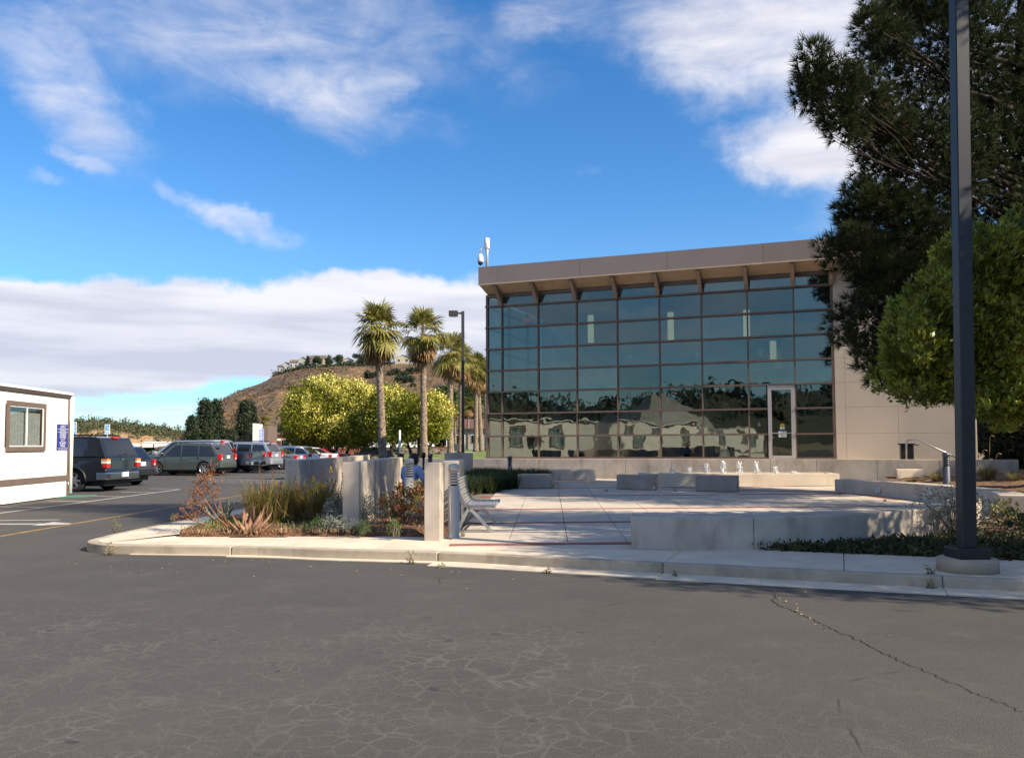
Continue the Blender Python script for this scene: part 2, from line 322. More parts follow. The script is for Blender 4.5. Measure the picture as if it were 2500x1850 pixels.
def asphalt():
    ma = bpy.data.materials.new('asphalt_cracked'); ma.use_nodes = True; t = ma.node_tree; b = t.nodes['Principled BSDF']; lk = t.links.new
    def nd(k, **kw):
        n = t.nodes.new(k)
        for a, v in kw.items(): setattr(n, a, v)
        return n
    ge = nd('ShaderNodeNewGeometry'); pos = ge.outputs['Position']
    def noise(s, d=6, r=.6):
        n = nd('ShaderNodeTexNoise'); n.inputs['Scale'].default_value = s; n.inputs['Detail'].default_value = d; n.inputs['Roughness'].default_value = r; lk(pos, n.inputs['Vector']); return n.outputs[0]
    def mr(src, a, c, lo=0., hi=1.):
        n = nd('ShaderNodeMapRange', interpolation_type='SMOOTHSTEP'); lk(src, n.inputs[0]); n.inputs[1].default_value = a; n.inputs[2].default_value = c; n.inputs[3].default_value = lo; n.inputs[4].default_value = hi; return n.outputs[0]
    def mul(a, c):
        n = nd('ShaderNodeMath', operation='MULTIPLY'); lk(a, n.inputs[0])
        if isinstance(c, float): n.inputs[1].default_value = c
        else: lk(c, n.inputs[1])
        return n.outputs[0]
    def mix(f, a, c):
        n = nd('ShaderNodeMix', data_type='RGBA'); lk(f, n.inputs[0])
        for i, v in ((6, a), (7, c)):
            if isinstance(v, tuple): n.inputs[i].default_value = (*v, 1)
            else: lk(v, n.inputs[i])
        return n.outputs[2]
    # warp the lookup so crack cells look torn, not drawn
    wn = nd('ShaderNodeTexNoise'); wn.inputs['Scale'].default_value = 2.2; wn.inputs['Detail'].default_value = 5; lk(pos, wn.inputs['Vector'])
    va = nd('ShaderNodeVectorMath', operation='MULTIPLY_ADD'); lk(wn.outputs['Color'], va.inputs[0]); va.inputs[1].default_value = (.16, .16, 0); lk(pos, va.inputs[2])
    sp = nd('ShaderNodeSeparateXYZ'); lk(va.outputs[0], sp.inputs[0]); cb = nd('ShaderNodeCombineXYZ'); lk(sp.outputs[0], cb.inputs[0]); lk(sp.outputs[1], cb.inputs[1])
    vo = nd('ShaderNodeTexVoronoi', feature='DISTANCE_TO_EDGE'); vo.inputs['Scale'].default_value = 6.2; vo.inputs['Randomness'].default_value = 1.; lk(cb.outputs[0], vo.inputs['Vector'])
    vo2 = nd('ShaderNodeTexVoronoi', feature='DISTANCE_TO_EDGE'); vo2.inputs['Scale'].default_value = .42; lk(cb.outputs[0], vo2.inputs['Vector'])
    crack = mr(vo.outputs['Distance'], .085, .0)
    where = mr(noise(.28, 4), .38, .62)                    # alligator cracking comes in patches
    spy = nd('ShaderNodeSeparateXYZ'); lk(pos, spy.inputs[0]); near = mul(mr(spy.outputs[1], 10.0, 6.2), mr(spy.outputs[0], 3.2, -1.2, .3, 1.))
    broken = mr(noise(2.2, 5, .65), .34, .62, .1, 1.)
    cm = mul(mul(mul(crack, broken), near), mr(where, 0., 1., .45, 1.))
    base = mix(mr(noise(.5, 8), .3, .7), (.052, .048, .042), (.080, .074, .064))
    base = mix(mr(noise(140., 2), .35, .7), base, mix(mr(noise(60., 2), .3, .7), (.04, .038, .037), (.15, .14, .13)))
    n0 = nd('ShaderNodeMix', data_type='RGBA'); n0.inputs[0].default_value = .5; lk(base, n0.inputs[6]); n0.inputs[7].default_value = (.068, .063, .055, 1)
    vo3 = nd('ShaderNodeTexVoronoi', feature='DISTANCE_TO_EDGE'); vo3.inputs['Scale'].default_value = 9.; lk(cb.outputs[0], vo3.inputs['Vector'])
    cm3 = mul(mul(mr(vo3.outputs['Distance'], .07, .0), mr(noise(1.7, 4), .48, .62)), near)
    wear = mix(mr(noise(.33, 7, .62), .34, .66, 0., .5), n0.outputs[2], (.052, .048, .043))
    wear = mix(mr(noise(1.4, 6, .7), .5, .72, 0., .35), wear, (.115, .105, .092))
    base2 = mix(mul(cm3, .12), mix(mul(cm, .20), wear, (.28, .255, .22)), (.25, .23, .20))
    dark = mul(mul(mr(vo2.outputs['Distance'], .006, .0), mr(noise(.7, 3), .56, .66)), mr(spy.outputs[1], 14, 11))
    base3 = mix(mul(dark, .8), base2, (.018, .017, .016))
    spots = mul(mr(noise(4.5, 2, .4), .69, .74), near); base3 = mix(mul(spots, .6), base3, (.02, .02, .02))
    lk(base3, b.inputs['Base Color']); b.inputs['Roughness'].default_value = .82; b.inputs['Specular IOR Level'].default_value = .35
    bp = nd('ShaderNodeBump'); bp.inputs['Strength'].default_value = .55; bp.inputs['Distance'].default_value = .012; lk(noise(95., 4), bp.inputs['Height']); lk(bp.outputs[0], b.inputs['Normal'])
    return ma
ASPH = asphalt()
def grid_sheet(name, x0, x1, y0, y1, nx, ny, zf, mat, parent=None, poly=None):
    xs = np.linspace(x0, x1, nx + 1); ys = np.linspace(y0, y1, ny + 1)
    V = [(x, y, zf(x, y)) for y in ys for x in xs]; F = []
    for j in range(ny):
        for i in range(nx):
            if poly is None or in_poly((xs[i] + xs[i + 1]) / 2, (ys[j] + ys[j + 1]) / 2, poly):
                k = j * (nx + 1) + i; F.append((k, k + 1, k + nx + 2, k + nx + 1))
    return link_mesh(name, tri_mesh(name, V, F, True), mat, parent)

# ground sheet to the horizon, with the bay cut out of it on the left
DRY = M('dry_ground', (.20, .155, .085), .95, .3, .25, .4, 8)
gp = [(-3000, -3000), (3500, -3000), (3500, 4000), (-1200, 4000), (-430, 1100), (-265, 640), (-80, 190), (-50, 100), (-56, 80), (-3000, 80)]
g = bpy.data.meshes.new('ground'); bmg = bmesh.new(); bmg.faces.new([bmg.verts.new((x, y, -.06)) for x, y in gp]); bmesh.ops.triangulate(bmg, faces=bmg.faces); bmg.to_mesh(g); bmg.free()
struct(link_mesh('ground', g, DRY))
rp = [(-52, -60), (60, -60), (60, 56), (-10, 70), (-50, 74)]
g = bpy.data.meshes.new('road'); bmg = bmesh.new(); bmg.faces.new([bmg.verts.new((x, y, 0)) for x, y in rp]); bmesh.ops.triangulate(bmg, faces=bmg.faces); bmg.to_mesh(g); bmg.free()
ROAD = struct(link_mesh('road', g, ASPH))
WATER = M('bay_water', (.05, .09, .13), .12, .2, .05, .5, .5, spec=.5)
struct(MB().add([(-3000, 82, -2.4), (-40, 82, -2.4), (600, 3500, -2.4), (-3000, 3500, -2.4)], [(0, 1, 2, 3)]).build('bay_water', WATER))

# ---- painted markings, each a thin sheet above the road
WHITE = M('road_paint_white', (.42, .41, .38), .8, .25, 6, .2, 60); YELL = M('road_paint_yellow', (.30, .18, .06), .8, .3, 6, .2, 60)
def paint(name, pts, mat, z=.004): return MB().add([(x, y, z) for x, y in pts], [tuple(range(len(pts)))]).build(name, mat, ROAD)
def stripe(name, a, b, w, mat, z=.004):
    a = np.array(a, float); b = np.array(b, float); d = (b - a) / np.linalg.norm(b - a); s = np.array([-d[1], d[0]]) * w / 2
    paint(name, [a - s, b - s, b + s, a + s], mat, z)
stripe('lane_line', (-9.05, 9), (-8.45, 30), .11, YELL); stripe('edge_line', (-12.05, 14), (-11.95, 30.3), .11, WHITE)
for k in range(7): stripe('stall_line', (-13.35, 17.1 + k * 2.25 + .35), (-12.02, 17.1 + k * 2.25), .11, WHITE, .0045)
EB = np.array([.9877, -.1564]); ER = np.array([.1564, .9877])       # parked cars: tail direction, row direction
for k in range(10):
    p = np.array([-15.2, 39.3]) + ER * 2.75 * k; stripe('stall_line', p, p + EB * 4.4, .11, WHITE, .0045)
for k in range(4): p = np.array([-13.2, 36.2 + k * .95]); stripe('hatch_line', p, p + np.array([3.4, -1.2]), .1, WHITE, .005)
ac = G(60, 1279); ax, ay = ac[0], ac[1]                            # worn direction arrow in the lane
paint('arrow_mark', [(ax - 1.6, ay - .1), (ax + .35, ay - .1), (ax + .35, ay - .42), (ax + 1.05, ay), (ax + .35, ay + .42), (ax + .35, ay + .1), (ax - 1.6, ay + .1)], WHITE)
stripe('arrow_tail', (ax - 1.9, ay + .72), (ax + .2, ay + .95), .12, WHITE)

# ---- kerb, gutter, sidewalk slabs round the planted point
ZK = .13
def PZ(x, y): return ZK + max(0., y - 11.6) * .0095
kp = [(-6.0, 31), (-6.1, 24), (-6.28, 18), (-6.48, 14.6), (-6.5, 13.3), (-6.38, 12.68), (-6.02, 12.34), (-5.5, 12.2), (-3.65, 11.95), (-2.5, 11.62), (-.83, 11.22), (.8, 10.55), (2.37, 9.93), (3.2, 9.6), (4.43, 9.12), (5.27, 8.8), (8, 7.75), (12.5, 6.1), (17, 4.6)]
KP = spline(kp, 10)
SW = struct(MB().prism([tuple(p) for p in offset_path(KP, .17)] + [(17, 30), (-5, 31)], -.02, .085).build('sidewalk', CONCD))
def strip(path, d0, d1, z0, z1, i0, i1, name, mat, parent, bevel=0.):
    a = offset_path(path, d0)[i0:i1 + 1]; b = offset_path(path, d1)[i0:i1 + 1]
    # pull both ends in a little so that a real joint shows
    for q in (a, b):
        q[0] = q[0] + (q[1] - q[0]) * min(.4, .005 / np.linalg.norm(q[1] - q[0])); q[-1] = q[-1] + (q[-2] - q[-1]) * min(.4, .005 / np.linalg.norm(q[-2] - q[-1]))
    n = len(a); vs = [(p[0], p[1], z) for z in (z0, z1) for p in a + b]; fs = []
    for i in range(n - 1):
        fs += [(2 * n + i, 2 * n + i + 1, 3 * n + i + 1, 3 * n + i), (i, i + 1, 2 * n + i + 1, 2 * n + i), (n + i + 1, n + i, 3 * n + i, 3 * n + i + 1)]
    fs += [(0, 2 * n, 3 * n, n), (n - 1, 2 * n - 1, 4 * n - 1, 3 * n - 1)]
    return MB().add(vs, fs).build(name, mat, parent, bevel=bevel, seg=3)
def cut_path(path, step, start=0.):
    idx = [0]; acc = start
    for i in range(1, len(path)):
        acc += np.linalg.norm(path[i] - path[i - 1])
        if acc >= step: idx.append(i); acc = 0
    if idx[-1] != len(path) - 1: idx.append(len(path) - 1)
    return idx
KB = struct(strip(KP, .012, .15, -.06, ZK - .03, 0, len(KP) - 1, 'kerb', CONCD, None))
ks = cut_path(KP, 2.95, 1.2)
for a, b in zip(ks[:-1], ks[1:]): strip(KP, 0., .155, -.05, ZK, a, b, 'kerb_stone', CONCK, KB, .022)
gi = [i for i, p in enumerate(KP) if p[0] > -5.6 and p[1] < 12.3]
for a, b in zip(ks[:-1], ks[1:]):
    a2, b2 = max(a, gi[0]), min(b, gi[-1])
    if b2 > a2 + 1: strip(KP, -.05 - .38 * min(1, max(0, (KP[a2][0] + 5.5) / 5)), .004, -.02, .011, a2, b2, 'gutter_pan', CONC, KB)
fi = next(i for i, p in enumerate(KP) if p[0] > -5.62 and p[1] < 12.3)
front = KP[fi:]; fs_ = cut_path(front, 1.95, .5)
for a, b in zip(fs_[:-1], fs_[1:]): strip(front, .163, 1.72, .02, ZK - .001, a, b, 'sidewalk_slab', CONC, SW, .006)
ti = next(i for i, p in enumerate(KP) if p[1] < 13.6)
side = KP[:ti + 1]; ss_ = cut_path(side, 1.95)
for a, b in zip(ss_[:-1], ss_[1:]): strip(side, .163, 1.25, .02, ZK - .001, a, b, 'sidewalk_slab', CONC, SW, .006)
tip = offset_path(KP, .163)[ti:fi + 1]
MB().prism([tuple(p) for p in tip] + [tuple(offset_path(KP, 1.72)[fi]), (-5.25, 13.8), tuple(offset_path(KP, 1.25)[ti])], .02, ZK - .001).build('sidewalk_slab', CONC, SW)

# ---- plaza: slabs between joints and red bands
JD = np.array([.044, 1.]); BY = [12.15, 15.15, 17.95, 21.9, 25.3, 28.6, 31.6]
PL = struct(MB().prism([(-1.0, 12.0), (.75, 11.9), (2, 11.4), (11, 12.5), (11.5, 31), (-3, 33.5), (-3, 23), (-1, 21)], lambda x, y: .0, lambda x, y: PZ(x, y) - .02).build('plaza', CONCD))
PCON = M('plaza_concrete', (.51, .445, .36), .82, .09, 1.1, .2, 110, stain=.38, sscale=1.3)
bw = .26
def band_y(k, x): return BY[k] + .055 * (x - 1.)
plaza_poly = [(-.98, 12.0), (.9, 11.95), (1.7, 12.2), (8.5, 15.8), (10.6, 17.5), (10.4, 24), (11.6, 27), (-2.6, 33), (.5, 25.6), (-.98, 21.6)]
for k in range(len(BY) - 1):
    for c in range(16):
        x0 = -.95 + c * .87
        def q(x, yy): return (x + JD[0] * (yy - 12), yy)
        ya, yb = band_y(k, x0 + .4) + bw / 2, band_y(k + 1, x0 + .4) - bw / 2
        cx, cy = q(x0 + .43, (ya + yb) / 2)
        if not in_poly(cx, cy, plaza_poly): continue
        g_ = .006
        pts = [q(x0 + g_, band_y(k, x0) + bw / 2 + g_), q(x0 + .87 - g_, band_y(k, x0 + .87) + bw / 2 + g_), q(x0 + .87 - g_, band_y(k + 1, x0 + .87) - bw / 2 - g_), q(x0 + g_, band_y(k + 1, x0) - bw / 2 - g_)]
        MB().prism(pts, lambda x, y: .0, lambda x, y: PZ(x, y)).build('paving_slab', PCON, PL)
for k in range(len(BY)):
    x1 = 8.6 if k else 2.6
    pts = [(-.9 + .035 * k, band_y(k, -.9) - bw / 2), (x1, band_y(k, x1) - bw / 2), (x1, band_y(k, x1) + bw / 2), (-.9 + .035 * k, band_y(k, -.9) + bw / 2)]
    MB().prism(pts, lambda x, y: .0, lambda x, y: PZ(x, y) - .002).build('brick_band', REDB, PL)
MB().prism([(-1.0, 11.98), (.95, 11.55), (2.4, 11.3), (2.4, 12.0), (-1.0, 12.02)], 0., ZK + .0015).build('paving_slab', PCON, PL)
# curved red edge in front of the far seat wall
for a, b in (((4.6, 25.4), (9.0, 22.4)), ((9.0, 22.4), (9.25, 20.0))):
    a, b = np.array(a), np.array(b); d = (b - a) / np.linalg.norm(b - a); s = np.array([-d[1], d[0]]) * .15
    MB().prism([tuple(a - s), tuple(b - s), tuple(b + s), tuple(a + s)], 0., lambda x, y: PZ(x, y) + .003).build('brick_band', REDB, PL)

# ---- planting beds
def bump2(x, y): return .03 * math.sin(3.1 * x + 1.3 * y) * math.cos(2.3 * y - x) + .018 * math.sin(9 * x + 4 * y) + .012 * math.sin(17 * y - 7 * x)
struct(grid_sheet('planting_bed', -5.25, -1.0, 13.15, 31.5, 60, 160, lambda x, y: PZ(x, y) + .03 + .5 * bump2(x, y) + (.05 if y > 13.35 else -.05), MULCH))
SOIL = M('planting_soil', (.10, .058, .03), .95, .5, 14, .9, 30, col2=(.27, .15, .075))
off = offset_path(KP, 1.70)
rb = [tuple(p) for p in off if p[0] > 1.9] + [(18, 6), (20, 26), (12, 27), (10.3, 23), (9.9, 16.5), (8.8, 15.2), (6.6, 13.0), (4.2, 12.0), (2.0, 11.6)]
struct(grid_sheet('planting_bed_right', 1.6, 20, 6, 27.5, 92, 110, lambda x, y: PZ(x, y) - .01 + .02 * max(0, x - 6) + bump2(x, y) * .9 + max(0, x - 9) * .035, SOIL, None, rb))

# ---- lawn rising behind the plaza, path, far rubble bank
LAWN = M('lawn_grass', (.095, .155, .028), .9, .35, .9, .8, 30, col2=(.17, .22, .045))
def lawn_z(x, y): return .02 + .88 * min(1., max(0., (y - 49) / 13.)) + .02 * math.sin(x * .7) * math.sin(y * .5)
struct(grid_sheet('lawn', -9.0, 17, 46, 150, 60, 90, lawn_z, LAWN))
struct(MB().prism([(-1.9, 44), (.9, 43.2), (.4, 56), (-3.2, 75), (-4.6, 75)], lambda x, y: lawn_z(x, y) - .1, lambda x, y: lawn_z(x, y) + .025).build('garden_path', CONC))

# ---- hill behind the campus: outline taken from the photograph, real distance 200-640 m
HS = [(380, 1092), (425, 1085), (470, 1040), (500, 1008), (533, 983), (550, 973), (580, 957), (605, 945), (630, 938), (650, 929), (668, 917), (700, 908), (736, 900), (780, 897), (824, 894), (900, 893), (967, 889), (1060, 888), (1200, 895), (1500, 930), (1900, 1000), (2300, 1060), (2700, 1085)]
hx = np.array([a for a, b in HS], float); hy = np.array([b for a, b in HS], float)
YR = 600.
def hill_pt(px, s):                           # s: 0 foot .. 1 ridge .. >1 behind
    Y = 190 + (YR - 190) * s; zr = AY(px, np.interp(px, hx, hy), YR)[2]
    f = s if s < 1 else 1. ; pr = 1 - (1 - f) ** 1.7
    x = AY(px, 1000, Y)[0]
    nz = 2.4 * math.sin(.045 * x + .02 * Y) * math.cos(.031 * Y) + 1.5 * math.sin(.11 * x - .07 * Y) + .9 * math.sin(.23 * x + .05 * Y + 2 * math.sin(.02 * Y)) + .5 * math.sin(.5 * x + .11 * Y)
    sl = (zr - EYE) / YR; z = EYE + Y * (sl * pr + (1 - pr) * -.004) + nz * math.sin(math.pi * min(1, f)) * min(1, zr / 30)
    if s > 1: z -= (s - 1) * 60
    return (x, Y, z)
pxs = np.linspace(380, 2700, 200); ssv = np.linspace(0, 1.25, 60)
V = [hill_pt(p, s) for s in ssv for p in pxs]; F = [(j * 200 + i, j * 200 + i + 1, (j + 1) * 200 + i + 1, (j + 1) * 200 + i) for j in range(59) for i in range(199)]
def hill_mat():
    ma = M('hill_dry_grass', (.15, .088, .04), .95, .3, .02, col2=(.24, .148, .068)); t = ma.node_tree; lk = t.links.new
    b = t.nodes['Principled BSDF']; src = b.inputs['Base Color'].links[0].from_socket
    ge = t.nodes.new('ShaderNodeNewGeometry'); prev = src
    for sc, a, c, col, hi in ((.035, .5, .62, (.085, .06, .042), .8), (.11, .52, .66, (.07, .065, .035), .7), (.5, .5, .7, (.10, .062, .035), .7), (.02, .56, .7, (.34, .23, .11), .6)):
        n = t.nodes.new('ShaderNodeTexNoise'); n.inputs['Scale'].default_value = sc; n.inputs['Detail'].default_value = 8; n.inputs['Roughness'].default_value = .68; lk(ge.outputs['Position'], n.inputs['Vector'])
        mr = t.nodes.new('ShaderNodeMapRange'); lk(n.outputs[0], mr.inputs[0]); mr.inputs[1].default_value = a; mr.inputs[2].default_value = c; mr.inputs[4].default_value = hi
        mx = t.nodes.new('ShaderNodeMix'); mx.data_type = 'RGBA'; lk(mr.outputs[0], mx.inputs[0]); lk(prev, mx.inputs[6]); mx.inputs[7].default_value = (*col, 1); prev = mx.outputs[2]
    lk(prev, b.inputs['Base Color'])
    n = t.nodes.new('ShaderNodeTexNoise'); n.inputs['Scale'].default_value = .22; n.inputs['Detail'].default_value = 8; lk(ge.outputs['Position'], n.inputs['Vector'])
    bp = t.nodes.new('ShaderNodeBump'); bp.inputs['Distance'].default_value = 7.; bp.inputs['Strength'].default_value = 1.; lk(n.outputs[0], bp.inputs['Height']); lk(bp.outputs[0], b.inputs['Normal'])
    return ma
HILL = hill_mat()
struct(link_mesh('hill', tri_mesh('hill', V, F, True), HILL))
# low ridge behind the camera and the lot (it shows in the glass)
V = []; F = []; nb = 60
for k in range(nb + 1):
    a = R(150 + 150 * k / nb); h = 36 + 9 * math.sin(k * .33) + 5 * math.sin(k * .9 + 1)
    for (rr, hh) in ((330, -1), (420, h * .7), (500, h), (640, -5)): V.append((rr * math.cos(a), rr * math.sin(a), hh))
for k in range(nb):
    for j in range(3): F.append((k * 4 + j, k * 4 + j + 1, k * 4 + 5 + j, k * 4 + 4 + j))
struct(link_mesh('hill_behind', tri_mesh('hill_behind', V, F, True), M('hill_wooded', (.05, .055, .03), .95, .4, .03)))
# far shore across the bay
FS = [(120, 1062), (185, 1044), (230, 1040), (280, 1046), (330, 1050), (380, 1056), (430, 1066), (470, 1074), (560, 1085)]
fx = np.array([a for a, b in FS], float); fy = np.array([b for a, b in FS], float)
def shore_pt(px, s):
    Y = 1250 + 380 * s; zr = AY(px, np.interp(px, fx, fy), 1630)[2]; pr = min(1., .62 * min(1, s / .25) ** .6 + .38 * max(0, (s - .2) / .8))
    x = AY(px, 1000, Y)[0]; return (x, Y, -2.4 + (zr + 2.4) * pr + 2.2 * math.sin(x * .05 + s * 9) * math.sin(s * 3.1))
pxf = np.linspace(-200, 560, 120); V = [shore_pt(p, s) for s in np.linspace(0, 1, 24) for p in pxf]
F = [(j * 120 + i, j * 120 + i + 1, (j + 1) * 120 + i + 1, (j + 1) * 120 + i) for j in range(23) for i in range(119)]
struct(link_mesh('far_shore', tri_mesh('far_shore', V, F, True), M('far_shore_cliff', (.40, .21, .085), .95, .3, .018, col2=(.50, .33, .17))))

r_ = np.random.default_rng(200); P = []
for _ in range(900):
    a = R(r_.uniform(152, 298)); k = (math.degrees(a) - 150) / 150 * nb; h = 36 + 9 * math.sin(k * .33) + 5 * math.sin(k * .9 + 1); f = r_.uniform(.35, 1.0); rr_ = 330 + 170 * f; P.append((rr_ * math.cos(a), rr_ * math.sin(a), h * f ** .8 + r_.uniform(0, 4)))
P = np.array(P); k = 12; V, F = leaves(np.repeat(P, k, 0) + r_.normal(size=(len(P) * k, 3)) * np.array([3, 3, 2.5]), 4, 2.4, .3, None, r_)
tag(link_mesh('wood_behind', tri_mesh('wood_behind', V, F), M('far_leaf', (.035, .045, .022), .9, .4, .05, island=.4)), 'dark wood on the ridge behind, seen only in the glass', 'wood', kind='stuff')
# ================================================================== GLASS BUILDING
FA = R(20.5); FU = Vector((math.cos(FA), -math.sin(FA), 0)); FN = Vector((math.sin(FA), math.cos(FA), 0))
P0 = Vector(AY(1190, 1117, 34.5)); P0.z = 0
def loc_on(px, py, yl=0.):                    # pixel -> facade frame (x along, z) on the plane local y = yl
    d = ray(px, py); o = Vector((0, 0, EYE)); q = P0 + FN * yl
    t = (q - o).dot(FN) / d.dot(FN); p = o + d * t
    return ((p - q).dot(FU), p.z)
BRONZE = M('mullion_bronze', (.165, .115, .092), .45, .12, 4, metal=.35); FASC = M('fascia_metal', (.30, .235, .20), .5, .05, .8, metal=.3)
SOFF = M('soffit_metal', (.55, .42, .30), .6, .1, 3, metal=.2); STONE = M('wall_panel_stone', (.52, .44, .355), .85, .05, .9, .12, 120, stain=.15, sscale=.6)
DFRAME = M('door_aluminium', (.46, .42, .40), .4, .05, 3, metal=.4)
def glass_mat(name, tint, gl, lo, bump):
    ma = bpy.data.materials.new(name); ma.use_nodes = True; t = ma.node_tree; t.nodes.clear(); lk = t.links.new
    o = t.nodes.new('ShaderNodeOutputMaterial'); mx = t.nodes.new('ShaderNodeMixShader'); tr = t.nodes.new('ShaderNodeBsdfTransparent'); gs = t.nodes.new('ShaderNodeBsdfGlossy')
    tr.inputs[0].default_value = (*tint, 1); gs.inputs['Color'].default_value = (*gl, 1); oi = t.nodes.new('ShaderNodeObjectInfo'); hv = t.nodes.new('ShaderNodeHueSaturation'); hv.inputs['Color'].default_value = (*gl, 1); mo = t.nodes.new('ShaderNodeMapRange'); lk(oi.outputs['Random'], mo.inputs[0]); mo.inputs[3].default_value = .82; mo.inputs[4].default_value = 1.16; lk(mo.outputs[0], hv.inputs['Value']); lk(hv.outputs[0], gs.inputs['Color']); gs.inputs['Roughness'].default_value = .012
    lw = t.nodes.new('ShaderNodeLayerWeight'); lw.inputs[0].default_value = .5; fr = t.nodes.new('ShaderNodeMath'); fr.operation = 'POWER'; fr.inputs[1].default_value = 4.; lk(lw.outputs['Facing'], fr.inputs[0])
    mr = t.nodes.new('ShaderNodeMapRange'); lk(fr.outputs[0], mr.inputs[0]); mr.inputs[1].default_value = 0; mr.inputs[2].default_value = 1; mr.inputs[3].default_value = lo; mr.inputs[4].default_value = 1
    lk(mr.outputs[0], mx.inputs[0]); lk(tr.outputs[0], mx.inputs[1]); lk(gs.outputs[0], mx.inputs[2]); lk(mx.outputs[0], o.inputs[0])
    if bump:
        ge = t.nodes.new('ShaderNodeNewGeometry'); nz = t.nodes.new('ShaderNodeTexNoise'); nz.inputs['Scale'].default_value = 1.1; nz.inputs['Detail'].default_value = 2; lk(ge.outputs['Position'], nz.inputs['Vector'])
        bp = t.nodes.new('ShaderNodeBump'); bp.inputs['Strength'].default_value = bump; bp.inputs['Distance'].default_value = .03; lk(nz.outputs[0], bp.inputs['Height']); lk(bp.outputs[0], gs.inputs['Normal'])
    return ma
GLASS = glass_mat('teal_glass', (.54, .61, .59), (.44, .46, .41), .27, .15)
PANE_GLASS = glass_mat('clear_glass', (.8, .84, .84), (.85, .88, .88), .08, .03)
B = thing('glass_building', 'two-storey glass curtain-wall building with bronze mullions and overhanging metal roof', 'building', tuple(P0), -FA)
cols = [loc_on(px, 1000)[0] for px in (1226, 1314.5, 1409, 1508.7, 1612, 1715.5, 1828.5, 1942.5)]
xe = loc_on(2036, 1000)[0]; XC = loc_on(2385, 1100)[0]
rows = [loc_on(1190, y)[1] for y in (1117, 1065, 1010, 957.7, 906, 853.6, 802, 750)]
ztop = loc_on(1232, 722)[1]; zr = rows + [ztop]
dx0 = loc_on(1874, 1030)[0]; dx1 = cols[-1]
xs = [0.0] + cols + [xe]
prng = random.Random(3)
def pane(x0, x1, z0, z1, par, y=.05, mat=GLASS, side=False):
    w, h = x1 - x0, z1 - z0
    me = MB().box((0, 0, 0), (w, .014, h) if not side else (.014, w, h)).build('pane', mat, par)
    me.location = ((x0 + x1) / 2, y, (z0 + z1) / 2) if not side else (y, (x0 + x1) / 2, (z0 + z1) / 2)
    me.rotation_euler = (R(prng.uniform(-.2, .2)), 0, R(prng.uniform(-.4, .4))) if not side else (0, 0, 0)
    return me
for i in range(len(xs) - 1):
    for j in range(len(zr) - 1):
        x0, x1, z0, z1 = xs[i] + .025, xs[i + 1] - .025, zr[j] + .02, zr[j + 1] - .02
        if i == 7 and j < 3: x1 = dx0 - .03
        pane(x0, x1, z0, z1, B)
for i, x in enumerate(xs):
    z0 = 1.0
    w = .05 if 0 < i < len(xs) - 1 else .09
    MB().b2(x - w / 2, x + w / 2, -.035, .13, z0, ztop).build('mullion', BRONZE, B)
for j, z in enumerate(zr):
    if j == len(zr) - 1: continue
    segs = [(-.06, xe + .04)]
    if j in (0, 1, 2): segs = [(-.06, dx0), (dx1, xe + .04)]
    for a, b in segs: MB().b2(a, b, -.085, .12, z - .032, z + .032).build('transom', BRONZE, B)
MB().b2(-.03, xe + .05, -.05, .14, ztop - .05, ztop + .06).build('head_rail', BRONZE, B)
for j in range(3):                             # glazed return on the left
    for k in range(len(zr) - 1): pane(.15 + j * 2.4, .15 + (j + 1) * 2.4 - .05, zr[k] + .02, zr[k + 1] - .02, B, .03, GLASS, True)
    MB().b2(-.03, .1, .12 + (j + 1) * 2.4 - .03, .12 + (j + 1) * 2.4 + .03, 1, ztop).build('mullion', BRONZE, B)
for z in zr[:-1]: MB().b2(-.07, .1, .13, 7.4, z - .03, z + .03).build('transom', BRONZE, B)
# roof: fascia pieces, sloped soffit, brackets
OV = 1.0; zf0 = loc_on(1172, 694, -OV)[1]; zf1 = loc_on(1172, 652, -OV)[1]; XR = xe + 1.3
fj = [0.02] + [loc_on(px, 640, -OV)[0] for px in (1215, 1414, 1628, 1863)] + [XR]
for a, b in zip(fj[:-1], fj[1:]): MB().b2(a + .008, b - .008, -OV, -OV + .06, zf0, zf1).build('fascia_panel', FASC, B, bevel=.006)
MB().b2(.03, XR - .01, -OV + .012, -OV + .05, zf0 + .01, zf1 - .01).build('fascia_backing', CONCD, B)
MB().b2(.02, XR, -OV - .02, -OV + .03, zf0 - .045, zf0 - .002).build('drip_edge', SOFF, B)
MB().add([(.02, -OV + .06, zf0), (.02, -OV + .06, zf1), (.02, 8, zf1), (.02, 8, ztop + .05), (.02, .1, ztop + .06)], [(0, 1, 2, 3, 4)]).build('roof_end', FASC, B)
MB().b2(.03, XC, -OV + .07, 9, zf1 - .12, zf1 - .01).build('roof', FASC, B)
nrib = 30                                      # ribbed soffit, running along the eave
for k in range(nrib):
    t0, t1 = k / nrib, (k + .72) / nrib; y0, y1 = -OV + .06 + t0 * (OV - .08), -OV + .06 + t1 * (OV - .08)
    za, zb_ = zf0 + .02 + (ztop + .07 - zf0) * t0, zf0 + .02 + (ztop + .07 - zf0) * t1
    MB().add([(.03, y0, za), (XR - .02, y0, za), (XR - .02, y1, zb_), (.03, y1, zb_), (.03, y0, za + .03), (XR - .02, y0, za + .03), (XR - .02, y1, zb_ + .03), (.03, y1, zb_ + .03)],
             [(0, 3, 2, 1), (4, 5, 6, 7), (0, 1, 5, 4), (1, 2, 6, 5), (2, 3, 7, 6), (3, 0, 4, 7)]).build('soffit_slat', SOFF, B)
MB().add([(.03, -OV + .06, zf0 + .075), (XR - .02, -OV + .06, zf0 + .075), (XR - .02, .0, ztop + .14), (.03, 0, ztop + .14)], [(0, 1, 2, 3)]).build('soffit_liner', BRONZE, B)
